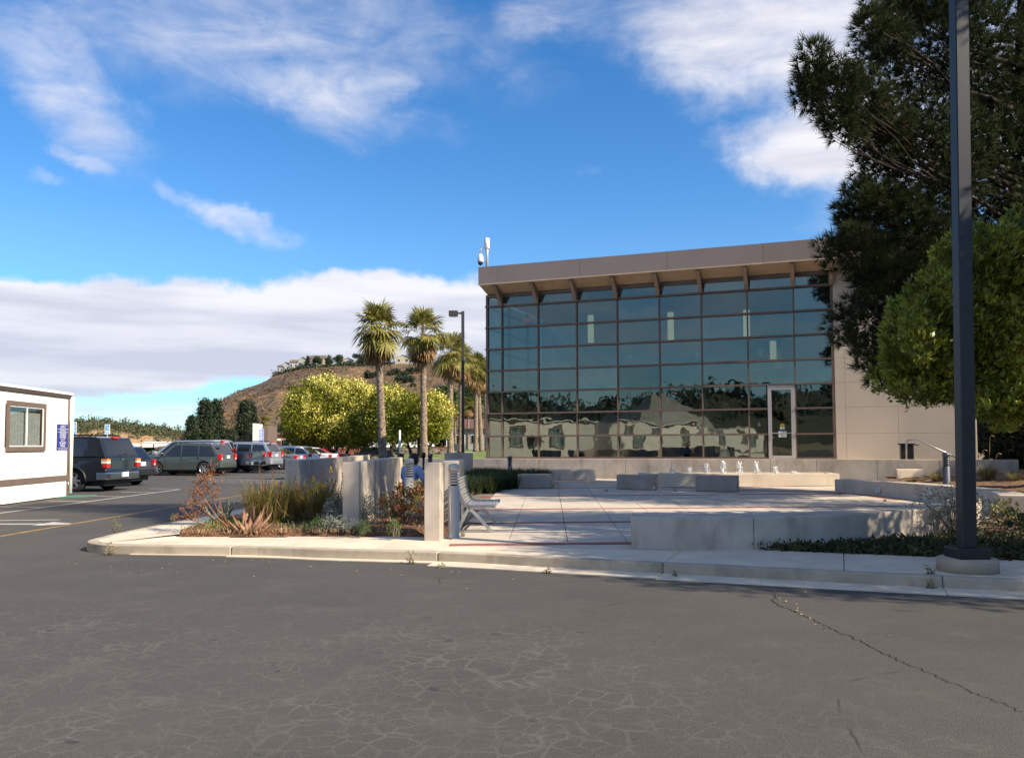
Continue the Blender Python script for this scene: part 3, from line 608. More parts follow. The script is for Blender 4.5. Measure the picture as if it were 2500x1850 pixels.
MB().add([(XR - .01, -OV + .06, zf0), (XR - .01, -OV + .06, zf1), (XR - .01, 1, zf1), (XR - .01, 0, ztop)], [(0, 1, 2, 3)]).build('roof_end', FASC, B)
for x in cols + [xe]:
    zb0 = rows[-1] + .02
    prof = [(-.05, zb0 - .03), (-.24, zb0 - .03), (-.30, zb0 + .14), (-OV + .12, zf0 - .10), (-OV + .12, zf0 + .02), (-.05, ztop + .05)]
    vs = [(x + s, y, z) for s in (-.07, .07) for (y, z) in prof]; n = len(prof)
    BRK = M('bracket_bronze', (.25, .19, .155), .5, .1, 4, metal=.2); br = MB().add(vs, [tuple(range(n - 1, -1, -1)), tuple(range(n, 2 * n))] + [(k, (k + 1) % n, n + (k + 1) % n, n + k) for k in range(n)]).build('bracket', BRK, B)
    MB().lathe([(.022, -.066), (.022, .066)], 8, (x, -.17, zb0 + .05), 'x').build('bolt', DFRAME, br)
# concrete panel wall on the right
jx = [xe + .05] + [loc_on(px, 1060)[0] for px in (2066, 2194, 2336)] + [XC]
jz = [.9] + rows[1:] + [ztop + .1, zf1 - .02]
for i in range(len(jx) - 1):
    for j in range(len(jz) - 1): MB().b2(jx[i] + .004, jx[i + 1] - .004, -.03, .1, jz[j] + .004, jz[j + 1] - .004).build('wall_panel', STONE, B, bevel=.004, seg=1)
MB().b2(xe + .06, XC - .02, -.015, .25, .5, zf1 - .03).build('wall_core', M('joint_tan', (.24, .20, .16), .9, .1), B)
for k in range(3):
    for j in range(len(jz) - 1): MB().b2(XC - .02, XC + .04, .102 + k * 3 + .006, .102 + (k + 1) * 3 - .006, jz[j] + .006, jz[j + 1] - .006).build('wall_panel', STONE, B)
# door
D = MB().b2(dx0 + .02, dx0 + .15, -.06, .09, 1.02, rows[3] - .04).b2(dx1 - .15, dx1 - .02, -.06, .09, 1.02, rows[3] - .04).b2(dx0 + .15, dx1 - .15, -.06, .09, rows[3] - .2, rows[3] - .04).b2(dx0 + .15, dx1 - .15, -.06, .09, 1.02, 1.13).build('door', DFRAME, B, bevel=.006)
pane(dx0 + .14, dx1 - .14, 1.11, rows[3] - .18, D, .02)
hz_ = loc_on(1886, 1064)[1]
MB().b2(dx0 + .06, dx0 + .11, -.075, -.06, hz_ - .14, hz_ + .06).b2(dx0 + .06, dx0 + .2, -.12, -.09, hz_ - .06, hz_ - .035).b2(dx0 + .075, dx0 + .095, -.12, -.07, hz_ - .06, hz_ - .035).build('handle', DFRAME, D)
MB().b2(dx0 + .14, dx1 - .14, -.02, .0, 1.93, 1.96).build('push_bar', DFRAME, D)
WHT = M('paper_white', (.62, .66, .64), .7, .04, 5); SYEL = M('sticker_yellow', (.55, .38, .06), .6, .05, 5); SBLU = M('sticker_blue', (.05, .09, .30), .6, .05, 5)
def on_facade(name, px0, px1, py0, py1, mat, par, y=-.0, rnd=False):
    a, zt = loc_on(px0, py0); b, zb_ = loc_on(px1, py1); cx, cz, w, h = (a + b) / 2, (zt + zb_) / 2, (b - a), (zt - zb_)
    if rnd:
        pts = [(cx + w / 2 * math.cos(t), cz - h / 2 + h * math.sin(t)) for t in np.linspace(0, math.pi, 12)]
        vs = [(x, yy, z) for yy in (y, y + .003) for (x, z) in pts]; n = len(pts)
        return MB().add(vs, [tuple(range(n)), tuple(range(2 * n - 1, n - 1, -1))] + [(k, (k + 1) % n, n + (k + 1) % n, n + k) for k in range(n)]).build(name, mat, par)
    return MB().b2(cx - w / 2, cx + w / 2, y, y + .003, cz - h / 2, cz + h / 2).build(name, mat, par)
on_facade('sticker', 1904, 1916, 1034, 1040, SYEL, D, rnd=True); on_facade('sticker', 1904, 1916, 1041, 1043.5, SYEL, D); on_facade('sticker', 1904, 1916, 1043.6, 1047, WHT, D); on_facade('sticker', 1904, 1916, 1047, 1050.5, SBLU, D)
on_facade('notice', 1900.5, 1920.5, 1052.5, 1067, WHT, D)
for k in range(5): on_facade('notice_line', 1906, 1915, 1055 + k * 2, 1055.5 + k * 2, M('ink_grey', (.22, .24, .25), .8, 0), D, -.002)
def wheelchair(par, cx, cz, s, mat, y, face=1):           # access symbol from bars and a ring, in the local xz plane
    mb = MB(); P = lambda x, z: (cx + x * s * face, y, cz + z * s)
    ring = [P(.05 + .28 * math.cos(a), -.22 + .28 * math.sin(a)) for a in np.linspace(R(130), R(395), 14)]
    for k in range(13): mb.tube([ring[k], ring[k + 1]], .045 * s, 5)
    mb.tube([P(-.06, .28), P(-.04, .02), P(.22, .02), P(.34, -.3), P(.46, -.28)], .05 * s, 5); mb.tube([P(-.05, .16), P(.18, .16)], .04 * s, 5)
    mb.lathe([(.0, -.004), (.085 * s, -.004), (.085 * s, .004), (0, .004)], 10, P(-.07, .44), 'y', cap=False)
    return mb.build('access_symbol', mat, par)
wx, wz = loc_on(1853, 1035.5); wheelchair(B, wx, wz, .14, M('decal_white', (.8, .8, .8), .6, 0), .03)
# interior
INW = M('interior_wall', (.66, .65, .61), .8, .06, 1); INF = M('interior_floor', (.20, .18, .16), .5, .1, 1); IND = M('interior_dark', (.10, .105, .11), .7, .15, 1)
MB().b2(.05, XC - .05, .13, 8.9, .8, .99).build('floor', INF, B); MB().b2(.05, XC - .05, 8.0, 8.2, .99, ztop).build('back_wall', INW, B)
MB().b2(.05, XC - .05, .14, 8.9, ztop + .0, ztop + .12).build('ceiling', INW, B); MB().b2(xe + .1, xe + .25, .26, 8, .99, ztop).build('side_wall', INW, B)
MB().b2(4, 11.5, 5.2, 8.0, 4.35, 4.65).build('mezzanine', IND, B); MB().b2(4, 11.5, 5.15, 5.2, 4.65, 5.6).build('balustrade', PANE_GLASS, B)
MB().bar([(1.2, 4.2, 6.6), (6.4, 4.2, 1.2)], 1.3, .3).build('stair', IND, B); MB().tube([(1.2, 3.6, 7.5), (6.4, 3.6, 2.1)], .03).build('stair_rail', DFRAME, B)
for x in (2.2, 5.46, 8.7, 11.9): MB().lathe([(.14, .99), (.14, ztop)], 14, (x, 1.4, 0)).build('column', INW, B)
for (x, y, w) in ((2.6, 7.9, 1.6), (6.6, 7.9, 1.4), (9.4, 7.9, 2.2)): MB().b2(x, x + w, y, y + .06, 1.0, 3.3).build('inner_door', IND, B)
LAMP = M('lamp_shade_cream', (.85, .76, .52), .6, .03, 2, emit=.55)
for n_, (px, y0, y1, yl, ll) in enumerate(((1442, 770, 836, 1.5, 'cream cylinder pendant lamp behind the third glass bay'), (1637, 763, 830, 1.5, 'cream cylinder pendant lamp behind the fifth glass bay'), (1822, 757, 823, 1.5, 'cream cylinder pendant lamp hanging behind the mullion left of the door'), (1887, 833, 881, 3.4, 'smaller cream pendant lamp deeper inside above the door'))):
    xl, za = loc_on(px, y0, yl); _, zb_ = loc_on(px, y1, yl); w = P0 + FU * xl + FN * yl
    t = thing('pendant_lamp', ll, 'pendant lamp', (w.x, w.y, zb_), 0, 'pendant lamps in the lobby')
    MB().lathe([(.125, 0), (.125, za - zb_)], 18).build('lamp_shade', LAMP, t); MB().tube([(0, 0, za - zb_ - .01), (0, 0, ztop - zb_)], .008, 6).build('cord', DFRAME, t)
xl, zl = loc_on(1291, 782, 3.0); w = P0 + FU * xl + FN * 3.0
t = thing('exit_sign', 'faint red exit sign behind the upper left glass', 'exit sign', (w.x, w.y, zl - .12), -FA)
MB().b2(-.2, .2, 0, .05, 0, .24).build('plate', M('sign_plate', (.3, .3, .32), .5, 0), t); tm = text_mesh('EXIT', .24); tm.transform(Matrix.Rotation(R(90), 4, 'X')); link_mesh('lettering', tm, M('exit_red', (.7, .05, .04), .5, 0, emit=.6), t, (0, -.006, .12)); MB().tube([(0, .025, .24), (0, .025, ztop - zl + .12)], .01, 6).build('rod', DFRAME, t)
# roof camera
xl, zl = loc_on(1189, 640, -.3); w = P0 + FU * xl + FN * -.3; cw = M('camera_white', (.7, .7, .72), .4, .04, 5)
t = thing('roof_camera', 'white dome security camera on a mast at the roof corner', 'camera', (w.x, w.y, zf1 - .02))
hm = loc_on(1189, 582, -.3)[1] - zf1
MB().tube([(0, 0, 0), (0, 0, hm)], .06, 10).build('mast', DFRAME, t); MB().lathe([(.09, hm - .42), (.11, hm - .4), (.11, hm), (.07, hm + .03), (0.001, hm + .03)], 14).build('canister', cw, t)
MB().tube([(0, 0, hm - .5), (-.1, 0, hm - .38), (-.24, 0, hm - .42), (-.27, 0, hm - .62)], .03, 8).build('arm', cw, t)
hd = MB().lathe([(.04, hm - .62), (.11, hm - .72), (.13, hm - .9), (.12, hm - .98)], 14, (-.27, 0, 0)).build('housing', cw, t)
MB().lathe([(.11, hm - .981), (.09, hm - 1.05), (.04, hm - 1.1), (.001, hm - 1.11)], 14, (-.27, 0, 0)).build('lens_dome', M('lens_black', (.01, .01, .012), .1, 0), hd)

# ================================================================== RETAINING WALL, TERRACE, RAIL
RWY = -2.1; zt = 1.035
def rw_x(px): return loc_on(px, 1119, RWY)[0]
T = thing('retaining_wall', 'long low concrete panel wall in front of the glass building', 'wall', tuple(P0), -FA)
rj = [rw_x(p) for p in (1020, 1100, 1214.5, 1314, 1417.5, 1526, 1638, 1757, 1879.4, 1993, 2140, 2292, 2487)]
for k, (a, b) in enumerate(zip(rj[:-1], rj[1:])): MB().b2(a + .005, b - .005, RWY, RWY + .24, .1, zt).build('wall_panel', CONCW, T, bevel=.012)
MB().b2(rj[0] + .02, rj[-1] - .02, RWY + .03, RWY + .2, .05, zt - .02).build('wall_core', CONCD, T)
TB = struct(MB().b2(rj[0], 14.6, RWY + .245, -.04, .02, .985).build('terrace', CONC, None, tuple(P0), -FA))
st = thing('terrace_steps', 'pale concrete steps going down at the right end of the terrace', 'steps', tuple(P0), -FA)
for k in range(4): MB().b2(14.6 + k * .34, 14.6 + (k + 1) * .34 - .003, RWY + .245, -.04, .02, .985 - (k + 1) * .16).build('step', CONC, st)
STEEL = M('stainless', (.5, .48, .45), .3, .05, 4, metal=.8)
hr = thing('handrail', 'thin stainless handrail sloping down along the terrace steps', 'handrail', tuple(P0), -FA)
a = loc_on(2213, 1076, -1.6); b = loc_on(2242, 1074, -1.6); c = loc_on(2338, 1118, -1.6)
for yy in (-1.6, -1.45): MB().tube([(a[0], yy, .9), (a[0], yy, a[1] - .06), (a[0] + .06, yy, b[1]), (b[0], yy, b[1]), (c[0] + .5, yy, c[1] - .26)], .022, 8).build('rail', STEEL, hr)
BLK = M('black_plastic', (.012, .013, .015), .45, .2, 4); bx_ = loc_on(2214, 1100, -.6)
w = P0 + FU * bx_[0] + FN * -.6
bn = thing('litter_bin', 'small black bin with a lid standing against the pale wall panels', 'bin', (w.x, w.y, .985), -FA)
MB().prism([(-.2, -.2), (.2, -.2), (.2, .2), (-.2, .2)], 0, .52).build('body', BLK, bn, bevel=.03); MB().b2(-.26, .24, -.24, .24, .52, .57).b2(.24, .38, -.03, .03, .5, .53).build('lid', BLK, bn, bevel=.01)

# ================================================================== PLAZA FURNITURE
def seat_wall(name, label, path, th, h, cuts, lights=()):
    P = spline(path, 8); th0, th1 = th; n = len(P); t_ = thing(name, label, 'seat wall', (P[0][0], P[0][1], PZ(*P[0]) - .02)); o = Vector(t_.location)
    off_ = []
    for i, p in enumerate(P):
        d = P[min(i + 1, n - 1)] - P[max(i - 1, 0)]; d /= np.linalg.norm(d); off_.append(p + np.array([-d[1], d[0]]) * (th0 + (th1 - th0) * i / (n - 1)))
    idx = [0] + [int(c * (n - 1)) for c in cuts] + [n - 1]
    for a, b in zip(idx[:-1], idx[1:]):
        A = [p.copy() for p in P[a:b + 1]]; Bq = [p.copy() for p in off_[a:b + 1]]
        for q in (A, Bq):
            q[0] += (q[1] - q[0]) * .015; q[-1] += (q[-2] - q[-1]) * .015
        k = len(A); vs = [(p[0] - o.x, p[1] - o.y, z) for z in (-.05, h) for p in A + Bq]; fs = []
        for i in range(k - 1): fs += [(2 * k + i, 2 * k + i + 1, 3 * k + i + 1, 3 * k + i), (i, i + 1, 2 * k + i + 1, 2 * k + i), (k + i + 1, k + i, 3 * k + i, 3 * k + i + 1), (i + 1, i, k + i, k + i + 1)]
        fs += [(0, 2 * k, 3 * k, k), (k - 1, 2 * k - 1, 4 * k - 1, 3 * k - 1)]
        MB().add(vs, fs).build('wall_segment', CONCW, t_, bevel=.02)
    for (f, side) in lights:
        i = int(f * (n - 1)); p = P[i] if side else off_[i]; d = P[min(i + 1, n - 1)] - P[max(i - 1, 0)]; d /= np.linalg.norm(d); nn = p - (off_[i] if side else P[i]); nn = nn / np.linalg.norm(nn)
        round_light(t_, Vector((p[0] - o.x, p[1] - o.y, h * .52)), Vector((nn[0], nn[1], 0)))
    return t_
LGL = M('light_lens', (.62, .66, .64), .35, .1, 20)
def round_light(par, c, nrm):
    q = nrm.to_track_quat('Z', 'Y').to_matrix().to_4x4(); q.translation = c
    me = MB().lathe([(.115, -.02), (.115, .018), (.085, .026), (.085, -.02)], 18).mesh('light_ring'); me.transform(q); r_ = link_mesh('light_ring', me, STEEL, par)
    me = MB().lathe([(.084, -.02), (.084, .014), (.05, .02), (.001, .022)], 18).mesh('lens'); me.transform(q); link_mesh('lens', me, LGL, r_)
    me = MB().b2(-.085, .085, -.007, .007, .02, .03).b2(-.007, .007, -.085, .085, .02, .03).mesh('guard'); me.transform(q); link_mesh('guard', me, STEEL, r_)
seat_wall('curved_seat_wall', 'long curved concrete seat wall nearest the kerb, mostly in tree shade', [(1.63, 11.55), (3.1, 11.4), (4.3, 11.7), (5.7, 12.45), (6.9, 13.35), (7.9, 14.4), (8.45, 15.2)], (.72, .45), .45, (.2, .62))
seat_wall('curved_seat_wall', 'far curved concrete seat wall with three round lights in its dark face', [(9.05, 15.7), (9.5, 16.7), (9.75, 18.1), (9.7, 19.6), (9.4, 21.3), (8.75, 22.9)], (-.5, -.5), .44, (.33, .66), ((.40, True), (.62, True), (.84, True)))
CONCB = M('concrete_dark_block', (.33, .29, .25), .9, .15, 3, .3, 70, stain=.4, sscale=2.)  # darker than the other concrete: shade of the bench fronts put into the colour
def block_bench(label, px0, px1, py, z, h, depth, rz=0., light=True):
    a = G(px0, py, z); b = G(px1, py, z); y = (a[1] + b[1]) / 2; w = b[0] - a[0]
    t_ = thing('block_bench', label, 'bench', (a[0] + w / 2, y, z - .01), rz, 'concrete block benches on the plaza')
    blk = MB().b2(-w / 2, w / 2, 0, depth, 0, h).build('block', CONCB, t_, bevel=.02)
    if light: round_light(t_, Vector((w / 2, depth * .5, h * .55)), Vector((1, 0, 0)))
    return t_
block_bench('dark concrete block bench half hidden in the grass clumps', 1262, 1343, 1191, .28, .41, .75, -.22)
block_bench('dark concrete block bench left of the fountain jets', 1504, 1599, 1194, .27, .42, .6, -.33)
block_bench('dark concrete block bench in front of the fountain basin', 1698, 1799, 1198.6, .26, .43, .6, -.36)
a = G(1335, 1173, .3); b = G(1453, 1172, .3)
t_ = thing('wide_bench', 'pale sunlit concrete bench with a grey inset panel by the retaining wall', 'bench', ((a[0] + b[0]) / 2, a[1], .29)); w_ = b[0] - a[0]
MB().b2(-w_ / 2, w_ / 2, 0, .5, 0, .40).build('block', CONC, t_, bevel=.02); MB().b2(-w_ / 2 + .45, w_ / 2 - .3, -.06, .01, .02, .36).build('inset_panel', CONCW, t_, bevel=.01)
MB().prism([(-w_ / 2 - .5, -.9), (-w_ / 2 - .02, 0), (-w_ / 2 - .02, .45), (-w_ / 2 - .9, -.6)], 0, .38).build('side_block', CONC, t_)
# low slab by the wall at right
a = G(2225, 1165, .5); tag(MB().prism([(-.45, 0), (.42, -.1), (.36, .4), (-.3, .45)], 0, .42).build('low_plinth', CONC, None, (a[0], a[1], .33), 0, bevel=.02), 'small pale concrete plinth behind the far curved wall', 'plinth')
# fountain
fa = G(1537, 1184, .29); fb = G(2050, 1188, .29); fl = Vector(G(1560, 1184, .28)); fr_ = Vector(G(2050, 1186, .27)); flen = (fr_ - fl).length; frz = math.atan2(fr_.y - fl.y, fr_.x - fl.x)
ft = thing('fountain', 'long low concrete fountain basin with white water in front of the wall', 'fountain', tuple(fl), frz)
bh = .36; fd = 1.25
for nm, q in (('basin_wall', (0, flen, 0, .2)), ('basin_wall', (0, flen, fd - .2, fd)), ('basin_wall', (0, .2, .203, fd - .203)), ('basin_wall', (flen - .2, flen, .203, fd - .203))): MB().b2(*q, -.02, bh).build(nm, CONC, ft, bevel=.012)
MB().b2(.2, flen - .2, .2, fd - .2, 0, bh - .05).build('water', M('pool_water', (.03, .05, .05), .08, .1, 3, .6, 6), ft)
FOAM = M('foam_water', (.93, .93, .92), .5, .03, 6, .4, 30, leaf=.3)
for k, (px, top) in enumerate(((1642, 1141), (1682, 1140), (1725, 1130), (1765, 1123), (1805, 1125.6), (1847, 1125), (1893, 1139.6), (1939, 1151))):
    d_ = ray(px, 1150); tt = ((fl - Vector((0, 0, EYE))).xy.dot(Vector((-math.sin(frz), math.cos(frz)))) + fd * .5) / (Vector((d_.x, d_.y)).dot(Vector((-math.sin(frz), math.cos(frz)))))
    p = Vector((d_.x * tt, d_.y * tt)); xl = (p - fl.xy).dot(Vector((math.cos(frz), math.sin(frz))))
    hh = AY(px, top, p.y)[2] - fl.z - bh + .05; jr = random.Random(k); path = []; rd = []
    for i in range(9):
        f = i / 8; path.append((xl + .03 * math.sin(f * 7 + k) * f, fd * .5 + .02 * math.cos(f * 6 + k), bh - .06 + hh * f)); rd.append((.030 + .012 * math.sin(f * 9 + k * 2)) * (1.25 - .5 * f) if i < 8 else .012)
    mbj = MB().tube(path, rd, 9)
    for i in range(150):                       # falling drops and splash round the jet
        f = jr.random() ** 1.5; a_ = jr.uniform(0, 6.3); q = .03 + .12 * jr.random() * (1 - f * .6); s_ = jr.uniform(.005, .015)
        mbj.lathe([(.001, -s_ * 1.4), (s_, 0), (.001, s_ * 1.4)], 5, (xl + q * math.cos(a_), fd * .5 + q * math.sin(a_), bh - .03 + hh * f * .95), cap=False)
    mbj.build('water_jet', FOAM, ft)
# concrete fins of the planter
for lab, x0, x1, y0, y1, zt_ in (('tall concrete fin wall farthest left, behind the yellow flower spikes', -4.4, -4.13, 16.3, 24.4, 1.27), ('tall concrete fin wall behind the silvery shrub', -2.77, -2.5, 13.75, 19.2, 1.28),
                            ('slim concrete pillar beside the front metal bollard', -1.32, -1.08, 12.60, 12.95, 1.29), ('short concrete fin wall behind the metal bench', -1.2, -.93, 14.5, 16.4, 1.28),
                            ('dark concrete block wall in the distance below the street lamp', -2.35, -1.38, 29.2, 29.6, 1.29), ('low concrete wall end behind the seated person', -2.9, -1.9, 20.6, 21.0, .92)):
    h0 = PZ(x0, y0) - .06; t_ = thing('concrete_fin', lab, 'wall', ((x0 + x1) / 2, y0, h0), R(-7) if 'slim' in lab else 0, 'concrete fin walls of the planter'); L_ = y1 - y0; npan = max(1, round(L_ / 2.1))
    for k in range(npan): MB().b2(-(x1 - x0) / 2, (x1 - x0) / 2, k * L_ / npan + (.004 if k else 0), (k + 1) * L_ / npan - .004, 0, zt_ - h0).build('wall_panel', CONCW, t_, bevel=.012)
# bollards
BOL = M('bollard_silver', (.46, .44, .41), .45, .08, 8, .08, 200, metal=.05); DKG = M('bollard_dark', (.10, .11, .14), .4, .1, 8, metal=.5); DK = M('louvre_dark', (.02, .02, .022), .6, .1, 5)
def bollard(label, x, y, z, mat, h=1.13, r=.084):
    t_ = thing('bollard_light', label, 'bollard', (x, y, z), 0, 'louvred bollard lights'); z1 = h - .34
    MB().lathe([(r + .012, 0), (r + .012, .012), (r, .014), (r, z1), (r - .012, z1 + .004)], 24).build('post', mat, t_); MB().lathe([(r * .62, z1), (r * .62, h - .1)], 16).build('lamp_core', DK, t_)
    for k in range(5): zz_ = z1 + .028 + k * .042; MB().lathe([(r * .55, zz_ + .022), (r, zz_), (r, zz_ + .016), (r * .6, zz_ + .034)], 24, cap=False).build('louvre', mat, t_)
    MB().lathe([(r * .6, h - .112), (r, h - .112), (r, h - .05), (r * .93, h - .022), (r * .7, h - .006), (r * .35, h), (.001, h)], 24).build('cap', mat, t_)
g1 = G(1107, 1313, .145); bollard('silver louvred bollard nearest the kerb, touching the slim pillar', g1[0], g1[1] + .08, .14, BOL)
p = AY(999, 1200, 15.0); bollard('silver louvred bollard in front of the seated person', p[0], 15.0, PZ(0, 15), BOL, 1.16)
p = AY(1245, 1200, 29.3); bollard('dark bollard rising from the long grass near the building corner', p[0], 29.3, .25, DKG, .92)
p = AY(2312, 1200, 20.6); bollard('grey bollard behind the far curved seat wall', p[0], 20.6, .28, DKG, 1.05)
p = AY(1050, 1200, 27.5); bollard('dark bollard beyond the pillar under the trees', p[0], 27.5, .25, DKG, 1.03)
# metal bench, seen end on, facing right
ZB = PZ(-.3, 14.2); gb = G(1203, 1299, ZB); BS = M('bench_silver', (.40, .40, .39), .42, .08, 10, metal=.6)
bt = thing('metal_bench', 'silver strap metal bench with curved back facing the plaza', 'bench', (gb[0], gb[1], ZB), R(-2))
bprof = [(-.56, .86), (-.555, .78), (-.535, .66), (-.50, .55), (-.455, .47), (-.40, .435), (-.30, .425), (-.18, .425), (-.06, .43), (.03, .435), (.055, .415)]
for yy in (.04, 1.42):
    fm = MB().bar([(x - .015, yy, z - .03) for x, z in bprof[1:]], .035, .045).build('end_frame', BS, bt)
    MB().bar([(-.40, yy, .40), (-.30, yy, .31), (-.17, yy, .17), (-.05, yy, .035), (.0, yy, .0), (.03, yy, .005)], .045, .05).build('leg', BS, bt)
    MB().bar([(-.36, yy, .40), (-.43, yy, .31), (-.50, yy, .17), (-.55, yy, .05), (-.58, yy, .0), (-.60, yy, .005)], .045, .05).build('leg', BS, bt)
BP = spline(bprof, 6)
Lb = [0.]
for i in range(1, len(BP)): Lb.append(Lb[-1] + np.linalg.norm(BP[i] - BP[i - 1]))
ns = 19
for k in range(ns):
    s_ = Lb[-1] * (k + .5) / ns; i = min(len(BP) - 2, int(np.searchsorted(Lb, s_)) - 1); d = BP[i + 1] - BP[i]; d /= np.linalg.norm(d); c = BP[i]; hw = Lb[-1] / ns * .33; nn = np.array([-d[1], d[0]]) * .004
    q = [c - d * hw + nn, c + d * hw + nn, c + d * hw - nn, c - d * hw - nn]; vs = [(x, y, z) for y in (0., 1.46) for x, z in q]
    MB().add(vs, [(3, 2, 1, 0), (4, 5, 6, 7)] + [(j, (j + 1) % 4, 4 + (j + 1) % 4, 4 + j) for j in range(4)]).build('strap', BS, bt)
for k in range(8):
    yy = .1 + k * .18; MB().bar([(x - .004, yy, z - .004) for x, z in BP[::3]], .045, .006).build('cross_strap', BS, bt)
# ================================================================== TRAILERS
CREAM = M('trailer_cream', (.80, .77, .70), .7, .05, 2, stain=.12, sscale=.8); TBROWN = M('trailer_brown', (.14, .102, .082), .7, .1, 3); TWHITE = M('trailer_white', (.75, .74, .70), .6, .04, 3)
CURT = M('curtain_grey', (.55, .53, .50), .9, .1, 6); DARKIN = M('room_dark', (.05, .05, .055), .9, .1, 2)
c0 = Vector(G(164.5, 1212)); c1 = Vector(G(0, 1234.5)); tdx = (c1 - c0).normalized(); trz = math.atan2(tdx.y, tdx.x); tdy = Vector((-tdx.y, tdx.x, 0))
def tr_loc(px, py):
    d = ray(px, py); o = Vector((0, 0, EYE)); t = (c0 - o).dot(tdy) / d.dot(tdy); p = o + d * t; return ((p - c0).dot(tdx), p.z)
ZTR = tr_loc(164, 964)[1]; ZB0 = .59
def window(par, x0, x1, z0, z1, tw=.13, slide=True):
    f = MB().b2(x0, x1, 0, .045, z1 - tw, z1).b2(x0, x1, 0, .045, z0, z0 + tw).b2(x0, x0 + tw, 0, .045, z0 + tw, z1 - tw).b2(x1 - tw, x1, 0, .045, z0 + tw, z1 - tw).build('window', TBROWN, par)
    a, b, lo, hi = x0 + tw, x1 - tw, z0 + tw, z1 - tw; s = .03
    MB().b2(a, b, .0, .03, hi - s, hi).b2(a, b, .0, .03, lo, lo + s).b2(a, a + s, 0, .03, lo + s, hi - s).b2(b - s, b, 0, .03, lo + s, hi - s).b2((a + b) / 2 - s / 2, (a + b) / 2 + s / 2, 0, .034, lo + s, hi - s).build('frame', TWHITE, f)
    MB().b2(a + s, b - s, .008, .014, lo + s, hi - s).build('pane', PANE_GLASS, f)
    vs = []; n = 40                                # pleated curtain behind the glass
    for k in range(n + 1): vs += [(a + (b - a) * k / n, -.07 + .018 * math.sin(k * 1.9), lo), (a + (b - a) * k / n, -.07 + .018 * math.sin(k * 1.9), hi - .16)]
    MB().add(vs, [(2 * k, 2 * k + 2, 2 * k + 3, 2 * k + 1) for k in range(n)], 0, True).build('curtain', CURT, f, recalc=False)
def trailer(label, loc, rz, length, wins, boards, depth=3.6, h=None):
    h = h or ZTR; t = thing('office_trailer', label, 'trailer', loc, rz, 'white office trailers round the lot')
    holes = [(w[0] + .1, w[1] - .1, w[2] + .1, w[3] - .1) for w in wins]; zt_ = h - .02
    if boards:
        n = int(length / .203)
        for k in range(n):
            a, b = k * .203, (k + 1) * .203 - .006; hs = [q for q in holes if q[0] < b and q[1] > a]; spans = [(ZB0 + .08, zt_)] if not hs else [(ZB0 + .08, hs[0][2]), (hs[0][3], zt_)]
            for (z0, z1) in spans: MB().b2(a, b, -.03, -.002, z0, z1).build('siding_board', CREAM, t)
        for k in range(n): MB().b2(k * .203, (k + 1) * .203 - .006, -.028, -.003, .03, ZB0 - .08).build('skirt_board', CREAM, t)
    else:
        xs_ = sorted({0, length} | {q[0] for q in holes} | {q[1] for q in holes}); mb = MB()
        for a, b in zip(xs_[:-1], xs_[1:]):
            hs = [q for q in holes if q[0] <= a + .01 and q[1] >= b - .01]
            for (z0, z1) in ([(.03, zt_)] if not hs else [(.03, hs[0][2]), (hs[0][3], zt_)]): mb.b2(a, b, -.03, -.002, z0, z1)
        mb.build('wall', CREAM, t)
    MB().b2(0, length, -.05, -.031, .05, zt_ - .03).build('wall_core', DARKIN, t) if not wins else None
    MB().b2(-.05, -.002, -depth, -.03, .03, zt_).build('end_wall', CREAM, t); MB().b2(length + .002, length + .05, -depth, -.03, .03, zt_).build('end_wall', CREAM, t); MB().b2(0, length, -depth - .04, -depth, .03, zt_).build('back_wall', CREAM, t); MB().b2(0, length, -depth, -.06, .35, .45).build('floor', DARKIN, t)
    MB().b2(-.02, length, .0, .02, ZB0 - .085, ZB0 + .085).build('belt_trim', TBROWN, t); MB().b2(-.08, length + .05, -.02, .05, h - .095, h).build('eave_trim', M('trailer_trim_dark', (.07, .05, .042), .7, .1, 3), t)
    MB().b2(-.10, length + .1, -depth - .06, .07, h + .002, h + .075).build('roof', TWHITE, t)
    for w_ in wins: window(t, *w_)
    return t
a = tr_loc(14, 978); b = tr_loc(109, 1099); wl0 = tr_loc(109, 1040)[0]; wl1 = tr_loc(14, 1040)[0]
T1 = trailer('white office trailer at left with brown window frame and sign board', tuple(c0), trz, 16.2, [(wl0, wl1, b[1] - .02, tr_loc(60, 981)[1]), (7.3, 8.75, 1.32, 2.85), (11.2, 12.6, 1.32, 2.85)], True)
MB().tube([(-.05, .06, .1), (-.05, .06, ZTR - .05)], .055, 8).build('downspout', CREAM, T1); MB().b2(.03, .1, .0, .025, .05, ZTR - .1).build('corner_trim', TBROWN, T1)
MB().b2(9.2, 9.9, .0, .35, 1.5, 2.1).build('air_conditioner', TBROWN, T1)
tag(MB().prism([(-.5, -.35), (.7, -.3), (.75, .45), (-.4, .5)], .004, .03).build('green_mat', M('green_mat', (.06, .16, .12), .9, .3, 5), None, tuple(c0 + tdy * .25), trz), 'flat green mat at the foot of the trailer downspout', 'mat')
p = c0 + tdx * 18.0; trailer('second white office trailer beyond the sign trailer, seen in the glass', (p.x, p.y, 0), trz, 12, [(1.5, 2.9, 1.32, 2.85), (5, 6.4, 1.32, 2.85), (9, 10.4, 1.32, 2.85)], False)
p = c0 + tdx * 31.5; trailer('third white office trailer reflected in the glass facade', (p.x - 3, p.y, 0), trz, 12, [(1.5, 2.9, 1.32, 2.85), (5, 6.4, 1.32, 2.85), (9, 10.4, 1.32, 2.85)], False)
_d = ray(1605, 1000); _t = (P0 - Vector((0, 0, EYE))).dot(FN) / _d.dot(FN); _p = Vector((0, 0, EYE)) + _d * _t; _r = (_d - 2 * _d.dot(FN) * FN).normalized(); _q = _p + _r * 44
